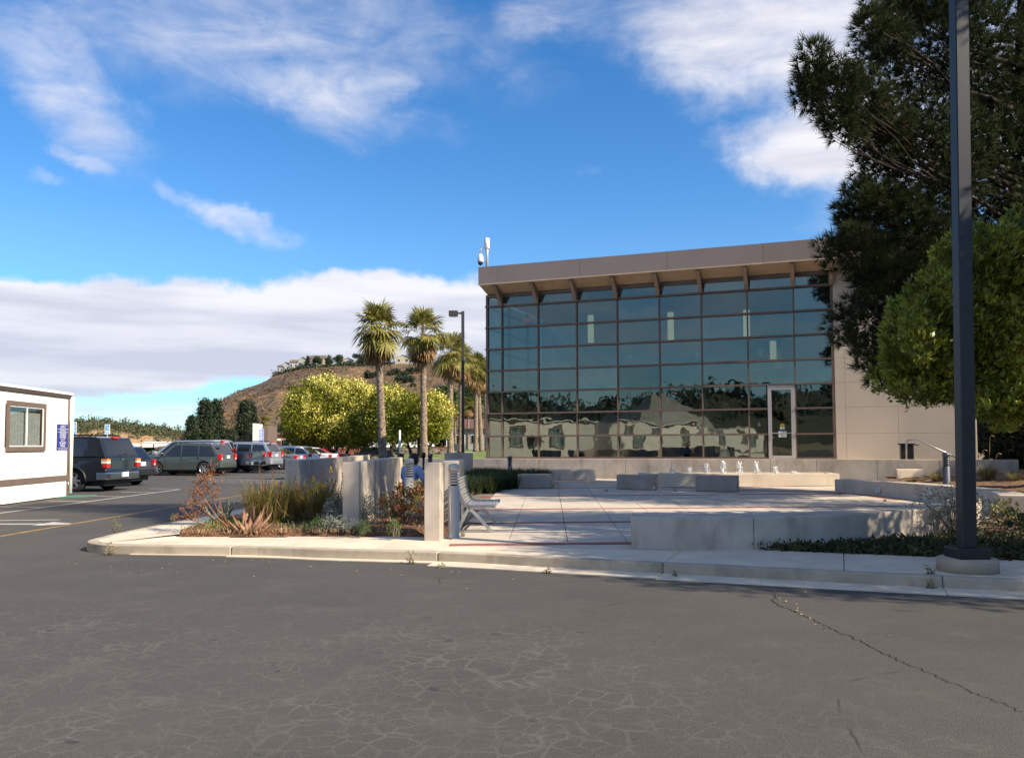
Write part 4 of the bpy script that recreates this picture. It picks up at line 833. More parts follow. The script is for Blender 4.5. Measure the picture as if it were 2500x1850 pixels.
tp = thing('white_marquee', 'white peaked marquee tent reflected in the lower glass', 'tent', (_q.x, _q.y, 0), .4)
for (x, y) in ((-4, -4), (4, -4), (4, 4), (-4, 4)): MB().tube([(x, y, 0), (x, y, 3)], .06, 8).build('pole', STEEL, tp)
MB().add([(-4.2, -4.2, 3), (4.2, -4.2, 3), (4.2, 4.2, 3), (-4.2, 4.2, 3), (0, 0, 6.3)] + [(-4.2, -4.2, 2.5), (4.2, -4.2, 2.5), (4.2, 4.2, 2.5), (-4.2, 4.2, 2.5)], [(0, 1, 4), (1, 2, 4), (2, 3, 4), (3, 0, 4), (5, 6, 1, 0), (6, 7, 2, 1), (7, 8, 3, 2), (8, 5, 0, 3)]).build('canopy', M('canvas_grey', (.42, .42, .39), .8, .2, 1.2, leaf=.35), tp)
# LOT C board
sx1, sz1 = tr_loc(139, 1035); sx0, sz0 = tr_loc(164, 1099); SB = M('sign_blue', (.022, .035, .22), .5, .05, 4); SW_ = M('sign_white', (.8, .8, .82), .5, 0, 4)
sgw, sgh = sx1 - sx0, sz1 - sz0; so = c0 + tdx * ((sx0 + sx1) / 2) + tdy * .004; sg = thing('lot_sign', 'blue and white LOT C parking rules board on the trailer wall', 'sign', (so.x, so.y, sz0), trz + math.pi)
MB().b2(-sgw / 2, sgw / 2, -.014, 0, 0, sgh).build('board', SB, sg)
def sign_text(par, txt, size, z, wmax, y, mat, x=0):
    me = text_mesh(txt, size); w = max(v.co.x for v in me.vertices) - min(v.co.x for v in me.vertices)
    if w > wmax: me.transform(Matrix.Diagonal((wmax / w, 1, 1, 1)))
    me.transform(Matrix.Rotation(R(90), 4, 'X')); return link_mesh('lettering', me, mat, par, (x, y, z))
sign_text(sg, 'LOT C', sgh * .15, sgh * .90, sgw * .84, -.0165, SW_); MB().b2(-sgw * .47, sgw * .47, -.017, -.0145, sgh * .805, sgh * .818).build('rule', SW_, sg); sign_text(sg, 'RESTRICTIONS', sgh * .07, sgh * .757, sgw * .9, -.0165, SW_); MB().b2(-sgw * .47, sgw * .47, -.017, -.0145, sgh * .69, sgh * .703).build('rule', SW_, sg)
for k, s in enumerate(('VALID EMPLOYEE', 'OR CONFERENCE', 'PERMIT REQUIRED', '7 AM - 5 PM', 'MON - FRI', 'VALID CMA PERMIT', 'REQUIRED ALL', 'OTHER TIMES')): sign_text(sg, s, sgh * .066, sgh * (.645 - k * .0705), sgw * .92, -.0165, SW_)
MB().b2(-sgw * .47, sgw * .47, -.017, -.0145, sgh * .082, sgh * .09).build('rule', SW_, sg); MB().b2(-sgw * .42, sgw * .42, -.017, -.0145, sgh * .022, sgh * .036).build('rule', SW_, sg)
# blue post signs
def post_sign(label, px0, px1, py0, py1, Y, mat, deco):
    a = AY(px0, py0, Y); b = AY(px1, py1, Y); x = (a[0] + b[0]) / 2; w, h = b[0] - a[0], a[2] - b[2]; t = thing('post_sign', label, 'sign', (x, Y, 0), math.atan2(x, Y) * -1)
    MB().tube([(0, .025, 0), (0, .025, a[2] - .02)], .024, 8).build('post', TWHITE, t); z0 = b[2]
    MB().b2(-w / 2, w / 2, -.01, 0, z0, z0 + h).build('plate', TWHITE, t); MB().b2(-w / 2 + .02, w / 2 - .02, -.014, -.0105, z0 + .02, z0 + h - .02).build('face', mat, t)
    if deco == 'access':
        wheelchair(t, 0, z0 + h * .68, h * .42, SW_, -.02)
        for k in range(2): MB().b2(-w * .33, w * .33, -.018, -.0145, z0 + h * (.30 - k * .16), z0 + h * (.36 - k * .16)).build('lettering_line', SW_, t)
    else:
        for k in range(7): MB().b2(-w * .38, w * (.2 + .05 * (k % 3)), -.018, -.0145, z0 + h * (.86 - k * .115), z0 + h * (.905 - k * .115)).build('lettering_line', SW_, t)
CYB = M('sign_bright_blue', (.02, .20, .52), .5, .05, 4)
post_sign('tall bright blue parking sign just right of the trailer downspout', 172.5, 185.5, 1030, 1062, 36, CYB, 'lines'); post_sign('blue wheelchair access sign on a white post behind the black car', 256.5, 267.5, 1036, 1059.5, 36.5, CYB, 'access')
post_sign('blue and white lot sign standing beyond the pickup truck', 632.5, 643.5, 1047, 1079, 72, M('sign_mid_blue', (.12, .20, .62), .5, .05, 4), 'lines')

# ================================================================== LAMP POSTS AND SMALL PLAZA THINGS
LBLK = M('pole_black', (.008, .009, .012), .42, .2, 5, .05, 200)
gp_ = G(2361, 1403, ZK); lpy = gp_[1] + .3; lpx = AY(2361, 1360, lpy)[0]
lp = thing('lamp_post', 'tall black square lamp post on a round concrete footing at the kerb', 'lamp post', (lpx, lpy, ZK - .004))
MB().lathe([(.315, 0), (.315, .13), (.30, .15), (.001, .15)], 32).build('footing', CONCK, lp)
MB().b2(-.175, .175, -.175, .175, .15, .27).build('base_cover', LBLK, lp, bevel=.015)
tp_ = AY(2341, 0, lpy); dx_ = (tp_[0] - AY(2361, 1340, lpy)[0]) / (tp_[2] - AY(2361, 1340, lpy)[2])
vs = []
for z in (.27, 9.2):
    ox = dx_ * (z - .27)
    for (x, y) in ((-.079, -.068), (-.068, -.079), (.068, -.079), (.079, -.068), (.079, .068), (.068, .079), (-.068, .079), (-.079, .068)): vs.append((x + ox, y, z))
MB().add(vs, [(7, 6, 5, 4, 3, 2, 1, 0), tuple(range(8, 16))] + [(k, (k + 1) % 8, 8 + (k + 1) % 8, 8 + k) for k in range(8)]).build('post', LBLK, lp)
MB().b2(dx_ * 9 - .9, dx_ * 9 - .1, -.16, .16, 8.9, 9.1).build('lamp_head', LBLK, lp, bevel=.02); MB().b2(dx_ * 9 - .1, dx_ * 9, -.04, .04, 8.95, 9.05).build('arm', LBLK, lp)
BRZ = M('lamp_bronze', (.05, .045, .042), .4, .15, 5)
q = AY(1130, 760, 42.); lp2 = thing('lamp_post', 'slender dark lamp post with a box head among the palm trees', 'lamp post', (q[0], 42., .0)); hh = q[2]
MB().b2(-.075, .075, -.075, .075, 0, hh).build('post', BRZ, lp2, bevel=.01); q0 = AY(1096, 765, 42.)[0] - q[0]; q1 = AY(1118, 765, 42.)[0] - q[0]
MB().prism([(q0, -.18), (q1, -.18), (q1, .18), (q0, .18)], hh - .24, hh + .02).build('lamp_head', BRZ, lp2, bevel=.02); MB().b2(q1, -.07, -.03, .03, hh - .14, hh - .06).build('arm', BRZ, lp2); MB().b2(q0 + .04, q1 - .04, -.14, .14, hh - .27, hh - .242).build('lens', LGL, lp2)
q = AY(976, 1050, 47); mk = thing('marker_pole', 'thin pale pole standing between the flowering trees', 'pole', (q[0], 47, 0)); MB().tube([(0, 0, 0), (0, 0, q[2])], .055, 8).build('shaft', TWHITE, mk); MB().lathe([(.1, 0), (.1, .06), (.06, .08)], 10).build('base', TWHITE, mk)
def black_thing(name, label, cat_, px, Y, top, kind, w=1.):
    q = AY(px, top, Y); z0 = PZ(0, Y); h = q[2] - z0; t = thing(name, label, cat_, (q[0], Y, z0))
    if kind == 'dome': MB().lathe([(.15, 0), (.16, .1), (.16, h - .25)], 18).build('body', LBLK, t); MB().lathe([(.17, h - .25), (.18, h - .2), (.15, h - .09), (.08, h - .02), (.001, h)], 18).build('lid', LBLK, t)
    else:
        MB().lathe([(.09 * w, 0), (.09 * w, .03), (.04, .06), (.04, h - .06)], 14).build('pedestal', LBLK, t); MB().lathe([(.09 * w, h - .2), (.11 * w, h - .1), (.11 * w, h - .02), (.001, h)], 18).build('top', LBLK, t)
black_thing('domed_bin', 'black domed bin behind the concrete fin wall', 'bin', 952, 27.5, 1107, 'dome'); black_thing('black_table', 'black pedestal table left of the seated head', 'table', 978, 27.5, 1106, 't', 1.0); black_thing('black_table', 'black pedestal table right of the seated head by the lawn', 'table', 1034, 29, 1103.5, 't', .7)
q = AY(1113.5, 1083, 58); ub = thing('utility_box', 'small grey box on a post standing on the lawn', 'utility box', (q[0], 58, lawn_z(q[0], 58))); zb = q[2] - lawn_z(q[0], 58)
MB().b2(-.14, .14, -.1, .1, zb - .46, zb).build('box', DKG, ub, bevel=.02); MB().b2(-.04, .04, -.04, .04, 0, zb - .46).build('post', STEEL, ub)

# ================================================================== CARS
CGL = M('car_glass', (.012, .015, .018), .04, .1, 2, spec=.8); TYRE = M('tyre', (.018, .018, .019), .85, .2, 30); ALLOY = M('alloy_rim', (.52, .52, .53), .25, .1, 5, metal=.85); TRIM = M('car_trim_black', (.014, .014, .015), .5, .15, 8)
RED = M('tail_red', (.50, .012, .015), .2, .1, 20, coat=.6); AMB = M('lamp_amber', (.7, .28, .03), .25, .1, 20, coat=.5); CLR = M('lamp_clear', (.75, .75, .76), .15, .05, 20, coat=.6); CHR = M('chrome', (.62, .62, .64), .14, .05, 5, metal=1.); PLT = M('number_plate', (.68, .70, .74), .5, .06, 30)
def paint_mat(n, c, metal=.25): return M('car_paint_' + n, c, .32, .03, 1.5, metal=metal, coat=.9, spec=.5)
WM = {}
def wheel_mesh(r, w):
    k = (r, w)
    if k not in WM:
        ty = MB().lathe([(r * .64, -w / 2 + .01), (r * .93, -w / 2), (r, -w / 2 + .035), (r, w / 2 - .035), (r * .93, w / 2), (r * .64, w / 2 - .01)], 28, ax='y', cap=False).mesh('tyre')
        rm = MB().lathe([(r * .645, -w / 2 + .012), (r * .60, -w / 2 + .02), (r * .57, -w / 2 + .07), (r * .57, w / 2 - .03), (.001, w / 2 - .04)], 28, ax='y', cap=False)
        rm.lathe([(.001, -w / 2 + .015), (r * .17, -w / 2 + .02), (r * .2, -w / 2 + .06)], 12, ax='y', cap=False)
        for a in range(6):
            an = a * math.pi / 3; c, s = math.cos(an), math.sin(an); u = lambda q, o: (q * c - o * s, q * s + o * c)
            pts = [u(r * .1, -r * .11), u(r * .6, -r * .075), u(r * .6, r * .075), u(r * .1, r * .11)]; vs = [(p[0], y, p[1]) for y in (-w / 2 + .018, -w / 2 + .06) for p in pts]
            rm.add(vs, [(0, 1, 2, 3), (7, 6, 5, 4)] + [(j, (j + 1) % 4, 4 + (j + 1) % 4, 4 + j) for j in range(4)])
        dk = MB().lathe([(r * .58, -w / 2 + .075), (.001, -w / 2 + .08)], 20, ax='y', cap=False).mesh('brake')
        WM[k] = (ty, rm.mesh('rim'), dk)
        for me, ma in zip(WM[k], (TYRE, ALLOY, TRIM)): me.materials.append(ma)
    return WM[k]
def make_car(label, loc, rz, pm, s, group='cars parked in the lot'):
    """s: L,W,H,zb belt,zh hood,r wheel, xa rear axle, xf front axle, up: greenhouse outline, panes, lamps..."""
    t = thing(s.get('name', 'parked_car'), label, s.get('cat', 'car'), loc, rz, group); Lc, Wd, H, zb, zh, r = s['L'], s['W'], s['H'], s['zb'], s['zh'], s['r']; xa, xf = -s['xa'], -s['xf']; ra = r * 1.16; zs = s.get('zs', .30); up = s['up']
    tum = s.get('tum', .2); deck = s.get('deck')
    def yw(x, z, f=1.):
        tp = 1 - .05 * max(0, (x + .5) / .5) - .10 * max(0, (-Lc + .7 - x) / .7)
        return Wd / 2 * tp - max(0, z - zb) * tum
    def arch(xc):                                   # from rear side to front side
        a0 = math.asin((zs - r) / ra); return [(xc + ra * math.cos(a), r + ra * math.sin(a)) for a in np.linspace(a0, math.pi - a0, 11)]
    top = [(-.03, .40), (0, .47), (.0, .70), (-.05, .74), (-.06, zb - .12)] + ([(-.07, zb)] if not deck else deck)
    hood = [(-(s['cowl']), zb), (-(s['cowl']) - .35, zh + .03), (-Lc + .45, zh - .05), (-Lc + .10, zh - .18), (-Lc, .62), (-Lc, .42), (-Lc + .08, zs)]
    low = top + hood + arch(xf)[::-1] + arch(xa)[::-1]; n = len(low)
    belt_i = [i for i in range(n) if False]
    mb = MB(); vs = [(x, -yw(x, z), z) for x, z in low] + [(x, yw(x, z), z) for x, z in low]
    mb.add(vs, [tuple(range(n)), tuple(range(2 * n - 1, n - 1, -1))], 0)
    k0 = 0; nt_ = len(top); nh = len(hood)
    for i in range(n):
        j = (i + 1) % n; dark = i >= nt_ + nh - 1
        mb.f.append([i, n + i, n + j, j]); mb.mi.append(1 if dark else 0); mb.sm.append(False)
    body = mb.build('body', [pm, TRIM], t, bevel=.028)
    # greenhouse
    m_ = len(up); vs = [(x, -yw(x, z) + .012, z) for x, z in up] + [(x, yw(x, z) - .012, z) for x, z in up]
    cab = MB().add(vs, [tuple(range(m_)), tuple(range(2 * m_ - 1, m_ - 1, -1))] + [(i, m_ + i, m_ + (i + 1) % m_, (i + 1) % m_) for i in range(m_)]).build('cabin', pm, t, bevel=.03)
    for pn in s['panes']:
        for sd in (-1, 1):
            o = .006; vs = [(x, sd * (yw(x, z) - .012 + o), z) for x, z in pn] + [(x, sd * (yw(x, z) - .03), z) for x, z in pn]; k = len(pn)
            MB().add(vs, [tuple(range(k)), tuple(range(2 * k - 1, k - 1, -1))] + [(i, (i + 1) % k, k + (i + 1) % k, k + i) for i in range(k)]).build('side_window', CGL, cab)
    def across(name, a, b, ins, f0, f1):
        (xa_, za), (xb_, zb_) = a, b; P = lambda f: (xa_ + (xb_ - xa_) * f, za + (zb_ - za) * f); p0, p1 = P(f0), P(f1)
        d = Vector((xb_ - xa_, 0, zb_ - za)).normalized(); nn = d.cross(Vector((0, 1, 0)));  nn = nn if nn.z > 0 else -nn; o = nn * .008; o2 = nn * -.02
        vs = [(p[0] + q.x, sg * (yw(*p) - ins), p[1] + q.z) for q in (o, o2) for (p, sg) in ((p0, -1), (p0, 1), (p1, 1), (p1, -1))]
        MB().add(vs, [(0, 1, 2, 3), (7, 6, 5, 4)] + [(i, (i + 1) % 4, 4 + (i + 1) % 4, 4 + i) for i in range(4)]).build(name, CGL, cab)
    across('rear_window', up[0], up[1], .13, .10, .86); across('windscreen', up[-1], up[-2], .1, .05, .93)
    # bumper, lamps, plate
    bm_ = s.get('bumper', pm); MB().prism([(-.35, -Wd / 2 - .005), (-.02, -Wd / 2 + .03), (.06, -Wd / 2 + .2), (.07, Wd / 2 - .2), (-.02, Wd / 2 - .03), (-.35, Wd / 2 + .005)], .42, .66).build('rear_bumper', bm_, t, bevel=.03)
    lz0, lz1, lw = s['lamp']
    for sd in (-1, 1):
        y0, y1 = sd * (Wd / 2 * .95 + .012), sd * (Wd / 2 * .95 - lw)
        lo = MB().b2(-s.get('ldeep', .22), .012, min(y0, y1), max(y0, y1), lz0, lz1).build('tail_lamp', RED, t, bevel=.015)
        hgt = lz1 - lz0
        if s.get('amber'): MB().b2(-.2, .016, min(y0, y1) - .002, max(y0, y1) + .002, lz1 - hgt * .22, lz1 + .004).build('indicator', AMB, lo); MB().b2(-.2, .016, min(y0, y1) - .002, max(y0, y1) + .002, lz1 - hgt * .5, lz1 - hgt * .25).build('reversing_lamp', CLR, lo)
        else: MB().b2(-.1, .018, sd * (Wd / 2 * .95 - lw * .75) - .03, sd * (Wd / 2 * .95 - lw * .75) + .03, lz0 + hgt * .1, lz0 + hgt * .4).build('reversing_lamp', CLR, lo)
        MB().prism([(-s['cowl'] + .25, sd * Wd / 2 * .97), (-s['cowl'] + .12, sd * (Wd / 2 + .02)), (-s['cowl'] + .06, sd * (Wd / 2 + .2)), (-s['cowl'] + .22, sd * (Wd / 2 + .2))], zb + .01, zb + .18).build('wing_mirror', s.get('mirror', pm), t, bevel=.02)
        for hx_ in s.get('handles', ()): MB().b2(hx_ - .1, hx_ + .1, sd * (yw(hx_, zb - .15) - .01), sd * (yw(hx_, zb - .15) + .025), zb - .17, zb - .13).build('door_handle', s.get('mirror', pm), t)
        for dx in s.get('seams', ()): MB().b2(dx - .005, dx + .005, sd * (Wd / 2 - .02), sd * (Wd / 2 + .0015), zs + .06, zb - .02).build('door_seam', TRIM, t)
        if s.get('rails'): MB().tube([(s['rails'][0], sd * (yw(0, H) - .14), H - .03), (s['rails'][0] - .12, sd * (yw(0, H) - .14), H + .05), (s['rails'][1] + .12, sd * (yw(0, H) - .14), H + .05), (s['rails'][1], sd * (yw(0, H) - .14), H - .02)], .022, 6).build('roof_rail', TRIM, t)
        for xc in (xa, xf):
            wt = thing if False else None
            ty, rm, dk = wheel_mesh(r, .23); wh = link_mesh('wheel', ty, None, t, (xc, sd * (Wd / 2 - .125), r)); wh.rotation_euler = (0, 0, 0 if sd < 0 else math.pi)
            link_mesh('rim', rm, None, wh); link_mesh('brake_disc', dk, None, wh)
        if s.get('flare'):
            for xc in (xa, xf):
                pts = arch(xc)
                MB().tube([(x, sd * (Wd / 2 + .005), z) for x, z in pts], .045, 6).build('arch_flare', TRIM, t)
        MB().b2(-Lc - .0, -Lc + .25, sd * Wd / 2 * .9 - (.28 if sd > 0 else 0), sd * Wd / 2 * .9 + (0 if sd > 0 else .28), zh - .32, zh - .16).build('head_lamp', CLR, t)
    pz_ = s['plate']; MB().b2(pz_[1] if len(pz_) > 1 else -.02, (pz_[1] if len(pz_) > 1 else -.02) + .035, -.155, .155, pz_[0], pz_[0] + .16).build('number_plate', PLT, t)
    if s.get('high'): MB().b2(-.42, -.3, -.16, .16, H - .07, H - .01).build('brake_lamp', RED, t)
    if s.get('wiper'): MB().tube([(-.06, -.1, zb + .07), (-.1, .35, zb + .12)], .012, 5).build('rear_wiper', TRIM, t)
    MB().b2(-Lc + .3, -.2, -Wd / 2 + .25, Wd / 2 - .25, .2, .42).build('underbody', TRIM, t)
    MB().b2(-.045, -.03, -.09, .09, zb - .10, zb - .06).build('badge', CHR, t)
    return t
def suv(L, W_, H, zb, rr=.55, rf=1.85, cowl=1.2, npan=3, **k):
    x0, x1, x2, x3 = -.07, -rr, -L + rf, -L + cowl; up = [(x0, zb), (x1, H - .05), (x1 - .35, H - .005), (-L / 2, H), (x2, H - .05), (x3, zb)]
    def top(x): return H - .12 - .03 * abs(x + L / 2)
    zl = zb + .04; e0 = x0 - .22; e1 = x3 + .28; xs_ = np.linspace(e0, e1, npan + 1); P = []
    for i in range(npan):
        a, b = xs_[i] - .04, xs_[i + 1] + .04; ta = a - (rr - .1) * .55 if i == 0 else a; tb = b + (rf - cowl) * .72 if i == npan - 1 else b
        P.append([(a, zl), (ta, top(ta)), (tb, top(tb)), (b, zl)])
    d = dict(L=L, W=W_, H=H, zb=zb, cowl=L - cowl, up=up, panes=P, handles=[xs_[1] + .3, xs_[2] + .25] if npan > 2 else [], seams=list(xs_[1:-1]) + [e1 + .05]); d.update(k); return d
def car_at(px, Y): q = AY(px, 1100, Y); return (q[0], Y, 0)
CRZ = math.atan2(EB[1], EB[0])
subn = suv(5.6, 2.0, 1.90, 1.18, .36, 2.05, 1.35, 3, zh=1.12, r=.39, xa=1.2, xf=4.5, lamp=(.83, 1.12, .17), amber=True, bumper=CHR, plate=(.5, .06), rails=(-.6, -3.3), flare=True, high=True, wiper=True, zs=.36, tum=.16)
make_car('black full-size estate car parked nearest, half hidden by the trailer', car_at(303, 29.6), CRZ, paint_mat('black', (.006, .006, .007), 0), subn)
make_car('dark grey hatchback parked just behind the black estate car', car_at(352, 33.4), CRZ, paint_mat('graphite', (.035, .036, .04), .4), suv(4.2, 1.75, 1.58, .98, .6, 1.9, 1.2, 3, zh=.92, r=.33, xa=.85, xf=3.35, lamp=(.78, 1.02, .16), plate=(.78, -.045), wiper=True, bumper=TRIM))
make_car('green-grey crossover parked with its side towards us', car_at(559, 45.0), CRZ, paint_mat('green_grey', (.085, .10, .085), .5), suv(4.69, 1.83, 1.72, 1.03, .62, 1.95, 1.2, 3, zh=.99, r=.355, xa=.95, xf=3.66, lamp=(.80, 1.13, .17), plate=(.90, -.05), rails=(-.75, -2.9), mirror=CHR, high=True, wiper=True))
make_car('silver minivan roof showing behind the green-grey crossover', car_at(558, 47.8), CRZ, paint_mat('silver', (.42, .43, .45), .6), suv(5.1, 1.95, 1.88, 1.1, .42, 2.1, 1.05, 3, zh=1.0, r=.34, xa=1.05, xf=4.0, lamp=(.95, 1.4, .12), plate=(.85, -.05), high=True))
pk = dict(L=5.8, W=2.0, H=1.93, zb=1.2, zh=1.15, r=.40, xa=1.15, xf=4.75, cowl=4.45, zs=.42, up=[(-1.95, 1.2), (-2.12, 1.86), (-2.5, 1.92), (-3.2, 1.93), (-3.6, 1.88), (-4.45, 1.2)], panes=[[(-2.1, 1.25), (-2.22, 1.80), (-2.85, 1.83), (-2.85, 1.25)], [(-2.95, 1.25), (-2.95, 1.83), (-3.55, 1.80), (-4.2, 1.25)]],
          lamp=(.88, 1.15, .18), plate=(.56, .055), bumper=CHR, handles=[-2.3, -3.2], seams=[-1.9, -2.9, -4.2], cat='pickup', name='pickup_truck', tum=.18)
t = make_car('silver grey pickup truck with its tailgate towards the lane', car_at(632, 50.0), CRZ, paint_mat('grey_silver', (.23, .235, .25), .6), pk)
MB().b2(-1.85, -.12, -.82, .82, 1.197, 1.206).build('bed_liner', TRIM, t); MB().b2(-.12, -.055, -.95, .95, 1.19, 1.24).build('tailgate_rail', paint_mat('grey_silver', (.23, .235, .25), .6), t, bevel=.01)
make_car('silver sport utility car parked right of the pickup truck', car_at(677, 52.8), CRZ, paint_mat('bright_silver', (.40, .42, .47), .6), suv(4.8, 1.87, 1.80, 1.12, .5, 1.95, 1.25, 3, zh=1.08, r=.38, xa=1.05, xf=3.85, lamp=(.85, 1.2, .16), plate=(.88, -.05), rails=(-.7, -2.9), high=True, wiper=True))
def sedan(L, W_, H, zb, **k):
    up = [(-.72, zb), (-1.55, H - .06), (-2.0, H - .005), (-2.55, H), (-3.0, H - .05), (-3.85, zb)]
    d = dict(L=L, W=W_, H=H, zb=zb, cowl=3.85, up=up, panes=[[(-1.0, zb + .03), (-1.6, H - .13), (-2.15, H - .1), (-2.15, zb + .03)], [(-2.23, zb + .03), (-2.23, H - .1), (-2.95, H - .13), (-3.6, zb + .03)]], deck=[(-.10, zb + .02), (-.72, zb)], handles=[-1.85, -2.75], seams=[-1.35, -2.2, -3.3]); d.update(k); return d
sd_ = dict(zh=.88, r=.325, xa=.98, xf=3.72, lamp=(.70, .92, .3), ldeep=.16, plate=(.72, -.03))
make_car('blue-silver saloon car parked right of the silver sport utility', car_at(736, 55.6), CRZ, paint_mat('blue_silver', (.26, .31, .38), .5), sedan(4.7, 1.8, 1.46, .95, **sd_))
make_car('white estate car parked between two saloon cars', car_at(772, 58.3), CRZ, paint_mat('white', (.78, .78, .79), 0), suv(4.5, 1.8, 1.55, .98, .75, 1.95, 1.2, 3, zh=.9, r=.33, xa=.9, xf=3.5, lamp=(.78, 1.0, .16), plate=(.75, -.05)))
wc = make_car('white saloon car parked near the end of the row', car_at(818, 61.0), CRZ, paint_mat('white2', (.82, .82, .83), 0), sedan(4.8, 1.83, 1.47, .96, **sd_))
make_car('red coupe parked last in the row', car_at(847, 63.6), CRZ, paint_mat('red', (.45, .015, .018), .1), sedan(4.5, 1.78, 1.38, .92, **sd_))
for k, (px, Y, lab) in enumerate(((1058, 108, 'small white hatchback far off at the edge of the lawn'), (985, 112, 'distant white car seen between the trunks of the flowering trees'), (962, 114, 'distant pale car left of the thin pole'), (1012, 116, 'distant dark car behind the bare lower branches'), (1030, 110, 'distant dark car nearest the brown-roofed building'))):
    c = copy_tree(wc); c['label'] = lab; c['group'] = 'cars far off beyond the lawn'; x = AY(px, 1090, Y)[0]; c.location = (x, Y, lawn_z(x, Y) + .1); c.rotation_euler = (0, 0, R(10 if k != 1 else 60))
    if k >= 3:
        for ch in c.children:
            if ch.name.startswith(('body', 'cabin')): ch.data = ch.data.copy(); ch.data.materials[0] = MATS['car_paint_graphite']

# ================================================================== FAR BUILDINGS
BRICK = M('brick_red', (.20, .075, .05), .9, .2, 3, .3, 20); RROOF = M('roof_redbrown', (.13, .065, .055), .9, .15, .8, .3, 8); GBW = M('wall_greyblue', (.26, .29, .31), .85, .08, .6); SHING = M('roof_shingle', (.14, .10, .08), .9, .2, 1)
def windows_row(par, xs_, y, z0, z1, w, mat=CGL):
    for x in xs_:
        f = MB().b2(x - w / 2 - .08, x + w / 2 + .08, y - .06, y, z0 - .08, z1 + .08).build('window', TWHITE, par); MB().b2(x - w / 2, x + w / 2, y - .09, y - .061, z0, z1).build('pane', mat, f)
def gable(mb, x0, x1, y0, y1, z0, z1, ov=.5):      # ridge along x
    ym = (y0 + y1) / 2; vs = [(x0 - ov, y0 - ov, z0), (x1 + ov, y0 - ov, z0), (x1 + ov, y1 + ov, z0), (x0 - ov, y1 + ov, z0), (x0 - ov, ym, z1), (x1 + ov, ym, z1)]
    return mb.add(vs, [(0, 1, 5, 4), (2, 3, 4, 5), (1, 2, 5), (3, 0, 4), (3, 2, 1, 0)])
def far_building(label, px0, px1, Y, ye, yr, wallm, roofm, nwin, depth=14, wz=(1.0, 2.6)):
    a = AY(px0, ye, Y); b = AY(px1, yr, Y); x = (a[0] + b[0]) / 2; w = b[0] - a[0]; z0 = lawn_z(x, Y) - .2; t = thing('campus_building', label, 'building', (x, Y, z0)); he = a[2] - z0; hr_ = b[2] - z0
    MB().b2(-w / 2, w / 2, 0, depth, 0, he).build('wall', wallm, t); gable(MB(), -w / 2, w / 2, 0, depth, he + .01, hr_, .6).build('roof', roofm, t)
    if nwin: windows_row(t, np.linspace(-w / 2 + 1.5, w / 2 - 1.5, nwin), 0, he * .35, he * .72, 1.1)
    return t
far_building('low building with red-brown roof and grey-blue wall behind the palms', 1098, 1330, 118, 1047, 1018, GBW, RROOF, 6)
far_building('small brick building with white windows left of the palm trunks', 1052, 1096, 112, 1062, 1056, BRICK, RROOF, 3, 8)
q = AY(668, 1070, 140); q2 = AY(860, 1066, 140); t = thing('campus_building', 'brick campus building half hidden behind the flowering tree and cars', 'building', (q[0], 140, 0)); w = q2[0] - q[0]
MB().b2(0, w, 0, 12, 0, q[2] + .6).build('wall', BRICK, t); MB().b2(-.3, w + .3, -.3, 12.3, q[2] + .6, q[2] + 1.0).build('roof', TBROWN, t); windows_row(t, np.linspace(2, w - 2, 6), 0, 1.2, 2.6, 1.3)
ca = AY(661, 1071, 138); MB().b2(-1.2, 1.2, -2.4, -.02, ca[2] - .3, ca[2]).b2(-1.1, -1.0, -2.3, -2.2, 0, ca[2] - .3).b2(1.0, 1.1, -2.3, -2.2, 0, ca[2] - .3).build('canopy', TWHITE, t)
q = AY(617, 1033, 130); q2 = AY(638, 1036, 130); t = thing('white_fin_building', 'white curved fin wall of a modern building beyond the cars', 'building', (q[0], 130, 0)); w = q2[0] - q[0]
prof = [(0, 0), (0, q[2]), (w * 1.05, q[2] - .15), (w * .95, q[2] * .75), (w * .6, q[2] * .4), (w * .35, 0)]; n = len(prof); vs = [(x, y, z) for y in (0, .5) for x, z in prof]
MB().add(vs, [tuple(range(n)), tuple(range(2 * n - 1, n - 1, -1))] + [(k, (k + 1) % n, n + (k + 1) % n, n + k) for k in range(n)]).build('fin', TWHITE, t); MB().b2(w * .5, w * 1.6, .6, 6, 0, q[2] - .3).build('block', TBROWN, t); MB().b2(-1.2, -.1, .3, 5, 0, 3.4).build('glazing', CGL, t)
for k, (p0, p1, y0, y1) in enumerate(((299, 336, 1083, 1090), (354, 379, 1078.5, 1090), (383, 427, 1079, 1089))):
    a = AY(p0, y0, 1255); b = AY(p1, y1, 1255); w = b[0] - a[0]; t = thing('shore_warehouse', ['long low white warehouse farthest left on the far shore', 'tall white warehouse in the middle of the far shore', 'wide white warehouse farthest right on the far shore'][k], 'warehouse', (a[0], 1250, 0)); MB().b2(0, w, -5, 15, -2.4, a[2] - .8).build('wall', TWHITE, t); gable(MB(), 0, w, -5, 15, a[2] - .8, a[2] + .6, .4).build('roof', TWHITE, t)
